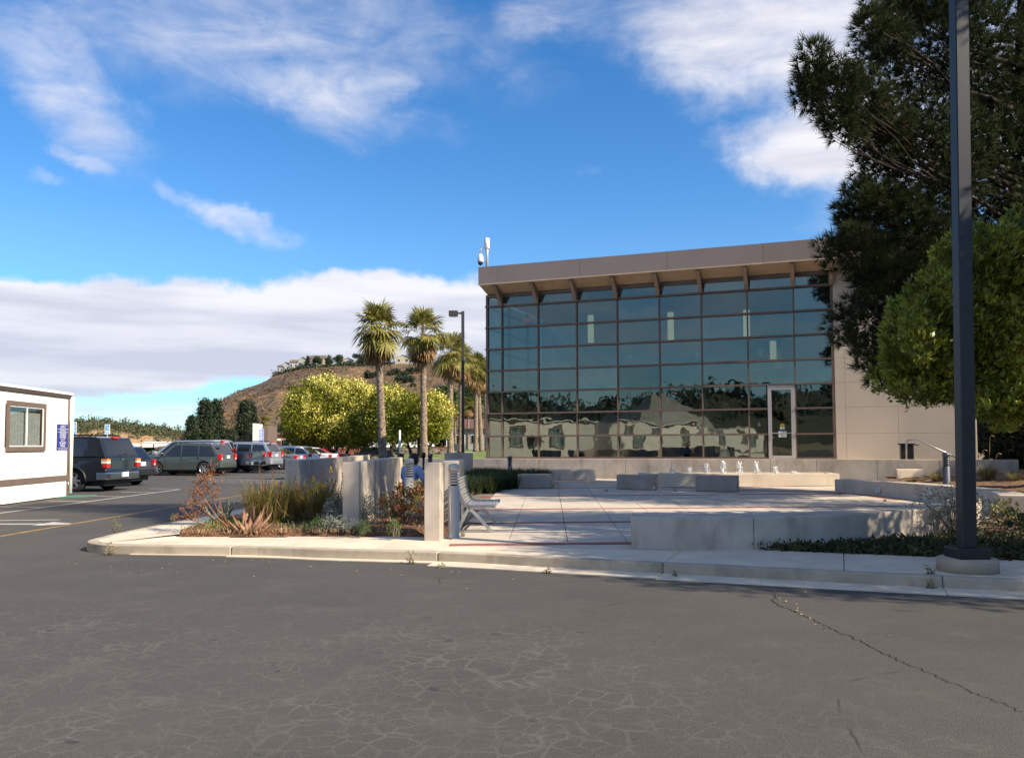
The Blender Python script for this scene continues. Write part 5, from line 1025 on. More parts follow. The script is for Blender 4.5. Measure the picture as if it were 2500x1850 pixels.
# houses on the hill
HW = [M('house_white', (.46, .44, .41), .8, .05, 1), M('house_cream', (.45, .41, .30), .8, .05, 1), M('house_sage', (.40, .42, .33), .8, .05, 1)]
for k, (p0, p1, yt, yb, c, ridge, lab) in enumerate(((677, 691, 889, 909, 0, 0, 'white house at the far left end of the hilltop row'), (690, 706, 883, 906, 0, 1, 'second hilltop house from the left, white gable'), (707, 727, 877, 901, 0, 0, 'third hilltop house from the left with brown roof'), (728, 750, 871, 899, 2, 1, 'tall pale green hilltop house with balcony'), (745, 770, 875, 897, 2, 0, 'wide sage hilltop house left of the round trees'), (756, 791, 866, 893, 1, 0, 'large cream hilltop house behind the sage one'), (834, 864, 873, 892, 1, 1, 'small cream gabled house right of the round hilltop trees'), (967, 1000, 866, 888, 1, 1, 'cream hilltop house showing beside the first palm trunk'), (1000, 1040, 868, 890, 0, 0, 'white hilltop house between the first two palms'))):
    Y = 598 if k != 5 else 606; a = AY(p0, yt, Y); b = AY(p1, yb, Y); w = b[0] - a[0]; h = a[2] - b[2]; t = thing('hill_house', lab, 'house', ((a[0] + b[0]) / 2, Y, b[2] - 3), 0, 'houses along the hilltop')
    MB().b2(-w / 2, w / 2, 0, 9, 0, h * .68 + 3).build('wall', HW[c], t)
    if ridge: 
        z0, z1 = h * .68 + 3, h + 3; MB().add([(-w / 2 - .3, -.4, z0 - .1), (0, -.4, z1), (w / 2 + .3, -.4, z0 - .1), (-w / 2 - .3, 9.4, z0 - .1), (0, 9.4, z1), (w / 2 + .3, 9.4, z0 - .1)], [(0, 1, 4, 3), (1, 2, 5, 4)]).build('roof', SHING, t); MB().add([(-w / 2, 0, z0), (w / 2, 0, z0), (0, 0, z1 - .2)], [(0, 1, 2)]).build('gable_wall', HW[c], t)
    else: gable(MB(), -w / 2, w / 2, 0, 9, h * .68 + 3, h + 3, .4).build('roof', SHING, t)
    windows_row(t, np.linspace(-w * .28, w * .28, 2), 0, h * .25 + 3, h * .5 + 3, w * .16)
fw = thing('hillside_wall', 'dark retaining wall running below the hilltop houses', 'wall', AY(650, 935, 560)); wl = Vector(fw.location)
ptsw = [AY(px, y, Y) for px, y, Y in ((650, 930, 575), (672, 920, 580), (700, 912, 584), (736, 906, 588), (780, 902, 590), (824, 900, 592))]
for a, b in zip(ptsw[:-1], ptsw[1:]):
    a, b = Vector(a) - wl, Vector(b) - wl; MB().add([(a.x, a.y, a.z - 6), (b.x, b.y, b.z - 6), (b.x, b.y, b.z), (a.x, a.y, a.z), (a.x, a.y + 1, a.z - 6), (b.x, b.y + 1, b.z - 6), (b.x, b.y + 1, b.z), (a.x, a.y + 1, a.z)], [(0, 1, 2, 3), (7, 6, 5, 4), (3, 2, 6, 7), (0, 4, 5, 1), (1, 5, 6, 2), (0, 3, 7, 4)]).build('wall_panel', M('wall_dark_timber', (.07, .065, .06), .9, .2, .5), fw)
# ================================================================== TREES
BARK = M('bark_brown', (.045, .032, .024), .95, .35, 6, .8, 25); BARKG = M('bark_grey', (.14, .11, .085), .95, .35, 8, .8, 30)
PINE = M('pine_needles', (.021, .040, .014), .75, .4, 1.1, leaf=.2, island=.45, spec=.15, col2=(.048, .064, .020)); PINEB = M('pine_needles_brown', (.05, .032, .015), .8, .3, 1.5, leaf=.15, island=.35)
ARB = M('arbutus_leaf', (.13, .19, .022), .38, .4, 3.0, leaf=.38, island=.5, spec=.45, col2=(.36, .38, .05)); YG = M('leaf_yellow_green', (.16, .20, .012), .6, .4, 1.6, leaf=.34, island=.45, col2=(.33, .33, .025)); YFL = M('blossom_cream', (.84, .76, .22), .7, .15, 3, leaf=.25, island=.25)
DKT = M('leaf_dark_green', (.022, .042, .020), .7, .35, 1., leaf=.15, island=.35, col2=(.045, .065, .028)); MIDT = M('leaf_mid_green', (.045, .075, .025), .7, .35, 1., leaf=.2, island=.35); OLV = M('leaf_olive', (.075, .08, .035), .8, .35, .05, leaf=.1, island=.4)
def tree(name, label, loc, group=None, cat_='tree'): return thing(name, label, cat_, loc, 0, group)
def limb(mb, a, b, r0, r1, seed, sag=.12, n=6):
    rr = random.Random(seed); a, b = Vector([float(c) for c in a]), Vector([float(c) for c in b]); Ln = (b - a).length; P = []
    for i in range(n + 1):
        f = i / n; j = Vector((rr.uniform(-1, 1), rr.uniform(-1, 1), rr.uniform(-.5, .5))) * Ln * .035 * math.sin(math.pi * f); P.append(a.lerp(b, f) + j + Vector((0, 0, -sag * Ln * math.sin(math.pi * f) * .5)))
    mb.tube(P, [r0 + (r1 - r0) * i / n for i in range(n + 1)], 7); return P
def crown_leaves(blobs, per, nl, rc, ln, wd, r, shell=.5, up=.2, zflat=.8):
    C, D = clumps(blobs, per, rc, r, shell); n = len(C); k = nl
    P = np.repeat(C, k, 0) + r.normal(size=(n * k, 3)) * rc * np.array([1, 1, zflat]); return leaves(P, ln, wd, up, np.repeat(D, k, 0) * .5, r), C, D

# ---- pine in view
TX, TY = 13.2, 20.8
PB = [(2300, 120, 230, 190, 20.5), (2250, 400, 165, 180, 20), (2420, 430, 150, 240, 21), (2210, 600, 160, 130, 19.6), (2330, 740, 190, 150, 20), (2080, 612, 92, 62, 18.6), (2150, 520, 110, 80, 19.2), (2095, 500, 55, 60, 18.9),
      (2120, 790, 105, 80, 18.8), (2180, 880, 100, 75, 19), (2270, 925, 120, 55, 19.3), (2440, 800, 150, 170, 20.4), (1985, 160, 48, 75, 17.8), (2035, 225, 75, 85, 18), (2105, 245, 70, 80, 18.5), (2060, 310, 65, 42, 18), (1975, 225, 45, 50, 17.8),
      (2125, 55, 42, 62, 18.4), (2170, 100, 55, 65, 19), (2215, 25, 95, 55, 19.4), (2160, 330, 75, 80, 19), (2560, 250, 180, 250, 21.5), (2400, -150, 300, 200, 21), (2160, 690, 90, 70, 19), (2500, 620, 110, 160, 21)]
r1 = np.random.default_rng(11); bl = []
for (px, py, rx, ry, Y) in PB: c = AY(px, py, Y); bl.append((c[0], Y, c[2], rx * Y / 2050, min(rx, ry) * Y / 2050 * 1.1, ry * Y / 2050))
pt = tree('pine_tree', 'large dark pine tree overhanging the right end of the building', (TX, TY, .35)); base = np.array([TX, TY, .35])
tb = MB(); tops = [(0, 0, 0), (-.1, .05, 3), (.1, -.05, 7), (-.15, .1, 11), (.05, 0, 16)]; tb.tube(tops, [.42, .36, .30, .2, .06], 12); lm = []
for i, q in enumerate(bl):
    c = Vector((q[0] - TX, q[1] - TY, q[2] - .35)); z0 = min(15, max(1.5, c.z - .35 * c.xy.length * .6)); P = limb(tb, (0, 0, z0), c, .03 + .012 * c.length * .3, .012, i, .1); lm += [(P[-1], q)]
    rr = random.Random(i)
    for k in range(7):
        e = c + Vector((rr.uniform(-1, 1) * q[3], rr.uniform(-1, 1) * q[4], rr.uniform(-.9, .9) * q[5])) * .85; limb(tb, P[rr.choice((3, 4, 5))], e, .02, .006, i * 9 + k, .1, 4)
tb.build('trunk', BARK, pt)
C, D = clumps(bl, 44, .2, r1, .22); D2 = D * .55 + unit(len(D), r1) * .35 + np.array([0, 0, .35]); D2 /= np.linalg.norm(D2, axis=1)[:, None]
VF = [needles(C, D2, 20, .26, .016, .72, r1)]
V, F = cat(*VF); link_mesh('crown', tri_mesh('crown', V - base, F), PINE, pt)
sel = r1.random(len(C)) < .10; V, F = needles(C[sel], D2[sel] - np.array([0, 0, .5]), 20, .26, .012, .9, r1); link_mesh('dead_needles', tri_mesh('dead_needles', V - base, F), PINEB, pt)

# ---- arbutus in front of the pine
AB = [(2300, 735, 85, 85, 12.8), (2395, 650, 100, 105, 13), (2225, 830, 75, 85, 12.7), (2320, 890, 120, 100, 13), (2470, 740, 110, 150, 13.2), (2440, 950, 110, 75, 13), (2255, 925, 85, 70, 12.8), (2570, 720, 140, 170, 13.4), (2540, 880, 140, 150, 13.4), (2430, 830, 100, 100, 12.6), (2710, 800, 160, 200, 13.6), (2370, 780, 90, 90, 12.7), (2200, 870, 50, 45, 12.6), (2490, 580, 45, 40, 13), (2330, 640, 55, 55, 12.9)]
r2 = np.random.default_rng(12); bl = []
for (px, py, rx, ry, Y) in AB: c = AY(px, py, Y); bl.append((c[0], Y, c[2], rx * Y / 2050, min(rx, ry) * Y / 2050 * 1.2, ry * Y / 2050))
AX_, AYY = 9.3, 13.4; at_ = tree('strawberry_tree', 'bright green broad-leaved tree in front of the pine behind the lamp post', (AX_, AYY, .3)); base = np.array([AX_, AYY, .3]); tb = MB(); tb.tube([(0, 0, 0), (.05, 0, 1.2), (-.1, .05, 2.4), (-.1, 0, 3.6)], [.13, .11, .08, .03], 9)
for i, q in enumerate(bl): limb(tb, (0, 0, 1.2 + .1 * (i % 5)), (q[0] - AX_, q[1] - AYY, q[2] - .3), .035, .01, 40 + i, .05)
tb.build('trunk', BARK, at_)
for _ in range(34):
    q = bl[r2.integers(len(bl))]; u = unit(1, r2)[0]; s_ = r2.uniform(.16, .34); bl.append((q[0] + u[0] * q[3], q[1] + u[1] * q[4], q[2] + u[2] * q[5], s_, s_, s_ * 1.1))
C, D = clumps(bl, 46, .08, r2, .4); k = 13; D2 = D * .6 + np.array([0, 0, .75]); D2 /= np.linalg.norm(D2, axis=1)[:, None]
dd = np.repeat(D2, k, 0) + unit(len(C) * k, r2) * .85; V, F = leaves(np.repeat(C, k, 0) + r2.normal(size=(len(C) * k, 3)) * .035, .10, .042, 0, dd * 3, r2); link_mesh('crown', tri_mesh('crown', V - base, F), ARB, at_)

# ---- big unseen conifer outside the frame on the right: crown shaped to cast the dapples on kerb, plaza and lane
SX, SY = 12.2, 7.6; sh = tree('shade_pine', 'tall pine just outside the frame on the right, shading the kerb', (SX, SY, .1)); base = np.array([SX, SY, .1]); r3 = np.random.default_rng(13)
bl = [(10.6, 6.7, 6.3, 2.2, 2.0, 1.5), (12.0, 6.0, 7.4, 2.0, 2.0, 1.5), (9.6, 8.3, 5.4, 1.3, 1.2, .8), (11.3, 10.4, 8.0, 1.5, 1.5, 1.2), (9.6, 10.8, 9.2, 1.6, 1.3, .9), (7.6, 11.5, 12.2, 2.0, 1.6, .9), (6.0, 12.6, 12.9, 1.6, 1.4, .8), (9.6, 10.0, 13.0, 2, 1.6, 1.2), (4.6, 12.6, 13.8, 1.2, 1.2, .6), (12, 8, 14, 2, 2, 1.6), (12.4, 10.4, 5.1, 1.2, 1.0, .7), (9.0, 8.3, 5.4, 1.5, 1.2, .8), (10.5, 8.6, 4.6, 1.5, 1.3, .8), (8.2, 9.2, 4.2, 1.2, 1.0, .6), (7.1, 9.6, 4.7, .9, .8, .5), (9.2, 10.6, 7.0, 1.6, 1.2, .7), (11.0, 10.5, 6.1, 1.2, .9, 1.1), (13.2, 5.0, 6.6, 1.8, 1.6, 1.2), (8.8, 13.6, 12.8, 1.6, 1.0, .8), (9.32, 7.02, 10.75, .36, .36, .5), (9.3, 7.0, 10.2, .34, .34, .5), (8.9, 8.9, 11.85, .4, .4, .55), (8.85, 8.9, 11.2, .38, .38, .5)]
tb = MB(); tb.tube([(0, 0, 0), (-.1, .1, 5), (0, .2, 10), (-.2, .3, 14.5)], [.4, .33, .22, .06], 10)
for i, q in enumerate(bl): limb(tb, (-.1, .15, max(2.5, q[2] - 1.6)), (q[0] - SX, q[1] - SY, q[2] - .1), .09, .02, 60 + i, .06)
tb.build('trunk', BARK, sh); (V, F), _, _ = crown_leaves(bl, 9.5, 22, .24, .2, .045, r3, .3); link_mesh('crown', tri_mesh('crown', V - base, F), PINE, sh)

SX2, SY2 = 14.6, 14.6; sh2 = tree('shade_pine', 'second pine outside the frame on the right, shading the plaza', (SX2, SY2, .2)); r4 = np.random.default_rng(14); bl = [(-.6, 0, 4.8, 1.8, 1.6, .8), (.4, -.3, 6.2, 2.2, 1.9, .9), (-1.2, .6, 7.2, 1.9, 1.7, .8), (.2, .2, 8.6, 2.0, 1.9, .9), (-.4, -.4, 10.2, 1.6, 1.5, 1.0)]  # another unseen pine, added to shade the middle of the plaza
tb = MB(); tb.tube([(0, 0, 0), (.1, 0, 5), (-.1, 0, 11)], [.3, .22, .05], 9)
for i, q in enumerate(bl): limb(tb, (0, 0, q[2] - 1.2), q[:3], .07, .02, 90 + i, .06)
tb.build('trunk', BARK, sh2); (V, F), _, _ = crown_leaves(bl, 5.5, 20, .24, .2, .045, r4, .3); link_mesh('crown', tri_mesh('crown', V, F), PINE, sh2)
# ---- palms
FROND = M('palm_frond', (.15, .18, .035), .5, .4, 2.0, leaf=.3, island=.45, col2=(.34, .29, .07)); FDEAD = M('palm_frond_dead', (.26, .155, .065), .85, .3, 2, leaf=.15, island=.35)
PTR = M('palm_trunk', (.17, .12, .085), .95, .45, 9, .9, 18, col2=(.34, .26, .19)); PTR2 = M('palm_boot', (.46, .36, .27), .95, .5, 8, .6, 20, island=.5)
def palm_meshes(seed, H, lean=0.):
    rr = np.random.default_rng(seed); o = np.array([lean, 0, H]); live = []; dead = []
    def fan(az, el, pl, fr, droop, lst):
        d = np.array([math.cos(az) * math.cos(el), math.sin(az) * math.cos(el), math.sin(el)]); l = np.array([-math.sin(az), math.cos(az), 0]); c = o + d * pl + np.array([0, 0, -droop * pl * .35]); dd = d + np.array([0, 0, -droop * .6]); dd /= np.linalg.norm(dd); nn = np.cross(l, dd)
        lst.append(np.array([o - l * .025, o + l * .025, c + l * .02, c - l * .02]))
        for ph in np.linspace(-1.9, 1.9, 19):
            s = dd * math.cos(ph) + l * math.sin(ph) + nn * rr.uniform(-.12, .12); s /= np.linalg.norm(s); q = np.cross(s, nn); ln = fr * (1 - .22 * abs(ph) / 1.9) * rr.uniform(.85, 1.1); m_ = c + s * ln * .55; t_ = c + s * ln + np.array([0, 0, -(.12 + droop * .35) * ln]); lst.append(np.array([c, m_ + q * .05, t_, m_ - q * .05]))
    for i in range(40): e = R(rr.uniform(-38, 84)); fan(i * 2.399 + rr.uniform(-.3, .3), e, rr.uniform(.55, 1.25), rr.uniform(.85, 1.25), .2 + .45 * (1 - max(0, e) / 1.5) * rr.uniform(.4, 1.1), live)
    for i in range(46): fan(i * 2.399 + rr.uniform(-.3, .3), R(rr.uniform(-86, -48)), rr.uniform(.5, 1.25), rr.uniform(.7, 1.05), .5, dead)
    out = []
    for lst, nm in ((live, 'fronds'), (dead, 'dead_fronds')): V = np.concatenate(lst); out.append(tri_mesh(nm, V, np.arange(len(V)).reshape(-1, 4)))
    P = []; Rd = []
    for i in range(40): f = i / 39; P.append((lean * f, 0, H * f)); Rd.append((.235 - .075 * f + .06 * max(0, 1 - f * 9)) * (1 + .07 * math.sin(i * 2.1)))
    tr = MB().tube(P, Rd, 14); bo = []
    for i in range(int(H * 26)):                   # old leaf boots spiralling up the trunk
        f = (i + .5) / (H * 26); a = i * 2.399; rdd = .225 - .075 * f; c = np.array([lean * f + math.cos(a) * rdd, math.sin(a) * rdd, H * f]); l = np.array([-math.sin(a), math.cos(a), 0]) * rr.uniform(.035, .07); oo = np.array([math.cos(a), math.sin(a), 0]) * rr.uniform(.03, .085); bo.append(np.array([c - l - oo * .5, c + l - oo * .5, c + l * .5 + oo + np.array([0, 0, .11]), c - l * .5 + oo + np.array([0, 0, .11])]))
    V = np.concatenate(bo); return out, tr.mesh('trunk'), tri_mesh('boots', V, np.arange(len(V)).reshape(-1, 4))
PV = [palm_meshes(s, hh_, ln) for s, ln, hh_ in ((1, -.35, 8.0), (2, .1, 8.2), (3, 0., 7.8), (4, .25, 8.1), (5, -.15, 7.9))]
for (fo, tr, bo) in PV: fo[0].materials.append(FROND); fo[1].materials.append(FDEAD); tr.materials.append(PTR); bo.materials.append(PTR2)
def palm(label, px, Y, ytop, var, zg):
    q = AY(px, ytop, Y); sc = (q[2] - zg) / 9.55; t = thing('palm_tree', label, 'palm', (q[0], Y, zg), 0, 'fan palms in a row'); t.scale = (sc, sc, sc); fo, tr, bo = PV[var]
    t.rotation_euler = (0, 0, 0 if var == 0 else px * .7)
    tk = link_mesh('trunk', tr, None, t); tag(link_mesh('leaf_boots', bo, None, tk), kind='stuff'); link_mesh('fronds', fo[0], None, t); link_mesh('dead_fronds', fo[1], None, t)
palm('tallest fan palm, first of the row on the left', 938, 45, 730, 0, .2); palm('second fan palm of the row, rising from behind a flowering tree', 1036, 53, 762, 1, .6)
palm('third fan palm, left of the slender lamp post', 1100, 62, 805, 2, .9); palm('fan palm whose trunk stands just behind the lamp post', 1124, 70, 838, 3, .9); palm('fan palm midway between lamp post and building corner', 1161, 78, 858, 4, .9)
palm('fan palm close to the building corner, second from the glass', 1175, 87, 872, 0, .9); palm('fan palm half hidden by the building corner', 1188, 95, 880, 3, .9)
palm('small distant fan palm behind the third trunk', 1112, 112, 978, 4, .9); palm('small distant fan palm behind the lamp post', 1143, 118, 965, 2, .9); palm('small dark fan palm on the slope left of the flowering tree', 648, 150, 1012, 2, .5)

# ---- flowering trees
def flowering(label, px, Y, blobsp, zg, trunks, seed, fl):
    r = np.random.default_rng(seed); x0 = AY(px, 1100, Y)[0]; base = np.array([x0, Y, zg]); t = tree('flowering_tree', label, tuple(base), 'cream-flowered trees'); bl = []
    for (bx, by, rx, ry, dy) in blobsp: c = AY(bx, by, Y + dy); bl.append((c[0], Y + dy, c[2], rx * Y / 2050, min(rx, ry) * Y / 2050 * 1.15, ry * Y / 2050))
    tb = MB()
    for k, (ox, oz) in enumerate(trunks):
        tb.tube([(ox, 0, 0), (ox * 1.4, .1, oz * .5), (ox * 2.2, 0, oz)], [.13, .1, .07], 7)
        for i, q in enumerate(bl):
            if i % len(trunks) == k: limb(tb, (ox * 2, 0, oz * .9), (q[0] - x0, q[1] - Y, q[2] - zg), .06, .015, seed + i, .02)
    tb.build('trunk', BARK, t); (V, F), C, D = crown_leaves(bl, 11, 26, .30, .17, .085, r, .55); link_mesh('crown', tri_mesh('crown', V - base, F), YG, t)
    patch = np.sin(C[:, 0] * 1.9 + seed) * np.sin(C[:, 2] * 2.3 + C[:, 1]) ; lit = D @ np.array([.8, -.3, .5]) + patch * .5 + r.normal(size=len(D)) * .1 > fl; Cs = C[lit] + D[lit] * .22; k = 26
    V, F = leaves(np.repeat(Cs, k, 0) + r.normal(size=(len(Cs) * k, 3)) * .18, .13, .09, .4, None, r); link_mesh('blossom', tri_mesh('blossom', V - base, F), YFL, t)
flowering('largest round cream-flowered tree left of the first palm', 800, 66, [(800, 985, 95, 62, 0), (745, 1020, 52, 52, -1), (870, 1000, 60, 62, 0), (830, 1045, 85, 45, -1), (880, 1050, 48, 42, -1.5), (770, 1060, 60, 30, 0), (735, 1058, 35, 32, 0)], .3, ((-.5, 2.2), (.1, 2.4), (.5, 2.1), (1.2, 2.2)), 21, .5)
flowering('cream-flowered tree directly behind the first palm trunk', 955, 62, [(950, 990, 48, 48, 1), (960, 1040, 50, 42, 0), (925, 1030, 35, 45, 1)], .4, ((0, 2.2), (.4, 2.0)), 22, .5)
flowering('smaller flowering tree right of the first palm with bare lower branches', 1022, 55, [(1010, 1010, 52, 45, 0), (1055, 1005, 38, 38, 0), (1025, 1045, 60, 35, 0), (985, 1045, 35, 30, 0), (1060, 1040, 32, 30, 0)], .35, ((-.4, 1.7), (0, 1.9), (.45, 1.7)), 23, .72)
# ---- dark conifers and round trees at the foot of the hill
def dark_tree(label, px, Y, py0, py1, wpx, seed, mat, cone=True, group='dark trees at the foot of the hill', zg=.3, name='conifer_tree'):
    r = np.random.default_rng(seed); q = AY(px, py0, Y); h = q[2] - zg; base = np.array([q[0], Y, zg]); w = wpx * Y / 2050; t = tree(name, label, tuple(base), group); MB().tube([(0, 0, 0), (0, 0, h * .5), (.05, 0, h * .95)], [h * .02 + .04, h * .014 + .03, .02], 7).build('trunk', BARK, t); bl = []
    for i in range(26 if cone else 8):
        f = (i + .6) / (26 if cone else 11)
        if cone: a = r.uniform(0, 6.28); q_ = w * .5 * (1 - f) ** .85 * r.uniform(.1, .85); rr = w * .20 * (1 - f) ** .6 * r.uniform(.7, 1.3) + .05 * w; bl.append((math.cos(a) * q_, math.sin(a) * q_, h * (.08 + .9 * f), rr, rr, h * .055))
        else: a = r.uniform(0, 6.28); bl.append((math.cos(a) * w * .25, math.sin(a) * w * .22, h * r.uniform(.2, .8), w * r.uniform(.2, .3), w * .25, h * r.uniform(.14, .22)))
    s = max(.12, h * .03); area = sum(4 * math.pi * (b[3] * b[4] * b[5]) ** (2 / 3) for b in bl); (V, F), _, _ = crown_leaves(bl, min(14 / max(1, s * 6) ** 2 * 2.2, (900 if Y < 300 else 420) / area), 18, s * 1.3, s * 1.6, s * .7, r, .4); link_mesh('crown', tri_mesh('crown', V, F), mat, t)
dark_tree('small dark conifer farthest left by the water', 468, 125, 1017, 1105, 42, 31, DKT); dark_tree('tall dark conifer with a narrow top by the water', 500, 130, 975, 1105, 46, 32, DKT); dark_tree('dark conifer leaning against its taller neighbour', 527, 134, 978, 1105, 48, 33, DKT); dark_tree('dark double conifer below the brown hillside', 597, 140, 982, 1100, 46, 34, DKT); dark_tree('dark conifer close behind the double one', 612, 143, 985, 1100, 38, 35, DKT)
for k, (px, Y, y0, w, lab) in enumerate(((560, 136, 1042, 70, 'dark round bush-like tree between the conifers'), (690, 150, 1015, 62, 'round dark tree left of the large flowering tree'), (730, 155, 1035, 60, 'round dark tree behind the large flowering tree'), (1075, 135, 925, 75, 'tall dark tree behind the second palm'), (1135, 140, 935, 90, 'wide dark tree behind the lamp post'), (1010, 140, 985, 60, 'dark tree behind the small flowering tree'), (905, 150, 1010, 70, 'dark tree glimpsed behind the first palm'))): dark_tree(lab, px, Y, y0, 1100, w, 50 + k, MIDT if k > 1 else DKT, False, 'round trees at the foot of the hill', .4, 'round_tree')
for k, (px, Y, y0, w, lab) in enumerate(((2440, 38, 800, 170, 'very dark tree past the right end of the building'), (2560, 36, 700, 260, 'dark tree at the right edge beyond the wall'), (2425, 48, 930, 150, 'dark tree deep behind the right end of the wall'), (2480, 34, 985, 110, 'low dark tree filling the gap beyond the wall end'))): dark_tree(lab, px, Y, y0, 1100, w, 70 + k, DKT, False, 'dark trees beyond the building', .3, 'round_tree')
for k, (x, y, h_) in enumerate(((24, 4, 9.5), (23, 12, 9), (25, 20, 10), (22, -5, 9), (27, 28, 11))):  # row of unseen trees added to block low sky and deepen the shade
    px_ = 1250 + 2050 * x / max(y, 1); r = np.random.default_rng(80 + k); t = tree('shade_tree', ['dark row tree nearest the kerb line beyond the right edge', 'dark row tree level with the lamp post beyond the right edge', 'dark row tree level with the fountain beyond the right edge', 'dark row tree behind the camera beyond the right edge', 'tallest dark row tree level with the building beyond the right edge'][k], (x, y, .0), 'dark tree row beyond the right edge'); bl = [(r.normal() * 1.2, r.normal() * 1.2, h_ * f, 2.6 * (1.1 - .6 * f), 2.6 * (1.1 - .6 * f), 1.6) for f in (.25, .4, .55, .7, .85)]
    MB().tube([(0, 0, 0), (0, 0, h_ * .8)], [.25, .08], 8).build('trunk', BARK, t); (V, F), _, _ = crown_leaves(bl, 3.0, 14, .35, .4, .2, r, .4); link_mesh('crown', tri_mesh('crown', V, F), DKT, t)
# ---- hill: shrubs, ridge trees, scrub
for k, (px, py, w, lab) in enumerate(((898, 913, 20, 'round dark shrub high on the hill left of the palm'), (918, 914, 13, 'smaller round shrub beside it on the hill'), (712, 949, 12, 'lone shrub on the open hillside'), (965, 906, 18, 'shrub just right of the first palm crown'), (985, 915, 22, 'largest shrub of the hillside cluster'), (1000, 905, 20, 'upper shrub of the hillside cluster'), (975, 924, 16, 'lower left shrub of the hillside cluster'), (990, 927, 18, 'lower middle shrub of the hillside cluster'), (1003, 925, 17, 'lower right shrub of the hillside cluster'), (1022, 903, 18, 'shrub right of the hillside cluster'), (1008, 940, 9, 'tiny shrub below the hillside cluster'), (955, 910, 14, 'shrub half behind the first palm'))):
    s_ = .0; best = None
    for s in np.linspace(.2, .995, 120):
        p = hill_pt(px, s); v = Vector(p) - Vector((0, 0, EYE)); yy = (v.dot(_UP) / v.dot(_F)); pyy = CY - FPX * yy
        if best is None or abs(pyy - (py + w * .45)) < best[0]: best = (abs(pyy - (py + w * .45)), p)
    p = best[1]; rad = w * .5 * p[1] / 2050; r = np.random.default_rng(90 + k); t = tree('hill_shrub', lab, p, 'shrubs on the dry hill', 'shrub'); bl = [(r.normal() * rad * .25, r.normal() * rad * .2, rad * .8, rad * .75, rad * .75, rad * .7) for _ in range(3)]
    MB().tube([(0, 0, -.3), (0, 0, rad)], [rad * .1, rad * .04], 6).build('trunk', BARK, t); (V, F), _, _ = crown_leaves(bl, .55, 26, .5, .75, .4, r, .5); link_mesh('crown', tri_mesh('crown', V, F), DKT, t)
for k, (px, y0, w, m_, lab) in enumerate(((775, 868, 24, MIDT, 'round tree in front of the cream hilltop house'), (800, 864, 24, MIDT, 'middle flat-topped tree on the hilltop'), (824, 862, 26, MIDT, 'right flat-topped tree on the hilltop'), (875, 862, 30, DKT, 'first dark pine of the hilltop group'), (893, 858, 28, DKT, 'second dark pine of the hilltop group'), (912, 856, 30, DKT, 'tallest dark pine of the hilltop group'), (1050, 872, 30, DKT, 'dark hilltop tree between the palms'), (750, 866, 8, DKT, 'thin dark hilltop conifer between the houses'))): dark_tree(lab, px, 594, y0, 890, w, 110 + k, m_, False, 'trees on the hilltop', AY(px, np.interp(px, hx, hy) + 2, 594)[2], 'ridge_tree')
r = np.random.default_rng(130); P = []
for _ in range(5200):
    px_, s_ = r.uniform(440, 1180), r.uniform(.1, .985)
    if math.sin(px_ * .021 + 3 * math.sin(s_ * 5)) + math.sin(s_ * 23 + px_ * .01) + r.normal() * .5 > .5: P.append(hill_pt(px_, s_))
P = np.array(P); k = 7; V, F = leaves(np.repeat(P, k, 0) + r.normal(size=(len(P) * k, 3)) * np.array([1.4, 1.4, .2]), 1.0, .55, .9, None, r); tag(link_mesh('hill_scrub', tri_mesh('hill_scrub', V, F), M('scrub_brown', (.085, .055, .03), .95, .4, .06, island=.45, col2=(.16, .105, .05))), 'brown dry scrub scattered over the hillside', 'scrub', kind='stuff')
P = []                                             # dark planting along the house row
for px in np.linspace(668, 960, 260): a = AY(px, np.interp(px, hx, hy) + r.uniform(-3.5, 2), 592 + r.uniform(-3, 3)); P.append(a)
P = np.array(P); k = 16; V, F = leaves(np.repeat(P, k, 0) + r.normal(size=(len(P) * k, 3)) * np.array([1.0, 1., .8]), 1.2, .6, .3, None, r); tag(link_mesh('hilltop_hedge', tri_mesh('hilltop_hedge', V, F), DKT), 'dark hedge planting along the edge of the hilltop', 'hedge', kind='stuff')
# far wood across the bay
P = []
for _ in range(1500):
    s = r.uniform(.45, 1.0); px = r.uniform(60, 500); a = np.array(shore_pt(px, s)); P.append(a + np.array([0, 0, r.uniform(1, 7)]))
for px in np.linspace(170, 470, 80): a = np.array(shore_pt(px, .98)); h_ = abs(math.sin(px * .09)) * 9 + r.uniform(2, 10); P += [a + np.array([r.normal() * 2, 0, z]) for z in np.linspace(0, h_, 5)]
for _ in range(160): a = np.array(shore_pt(r.uniform(60, 480), r.uniform(.08, .4))); P.append(a + np.array([0, 0, .6]))
P = np.array(P); k = 14; V, F = leaves(np.repeat(P, k, 0) + r.normal(size=(len(P) * k, 3)) * np.array([3.6, 3.6, 2.6]), 4.2, 2.2, .2, None, r); tag(link_mesh('far_wood', tri_mesh('far_wood', V, F), OLV), 'hazy green-brown wood on the shore across the bay', 'wood', kind='stuff')
P = np.stack([r.uniform(-55, -24, 900), r.uniform(73, 79, 900), r.uniform(-.2, .75, 900)], 1); k = 12; V, F = leaves(np.repeat(P, k, 0) + r.normal(size=(900 * k, 3)) * .3, .3, .12, .5, None, r); tag(link_mesh('bank_scrub', tri_mesh('bank_scrub', V, F), DKT), 'dark scrub along the water edge behind the parked cars', 'scrub', kind='stuff')
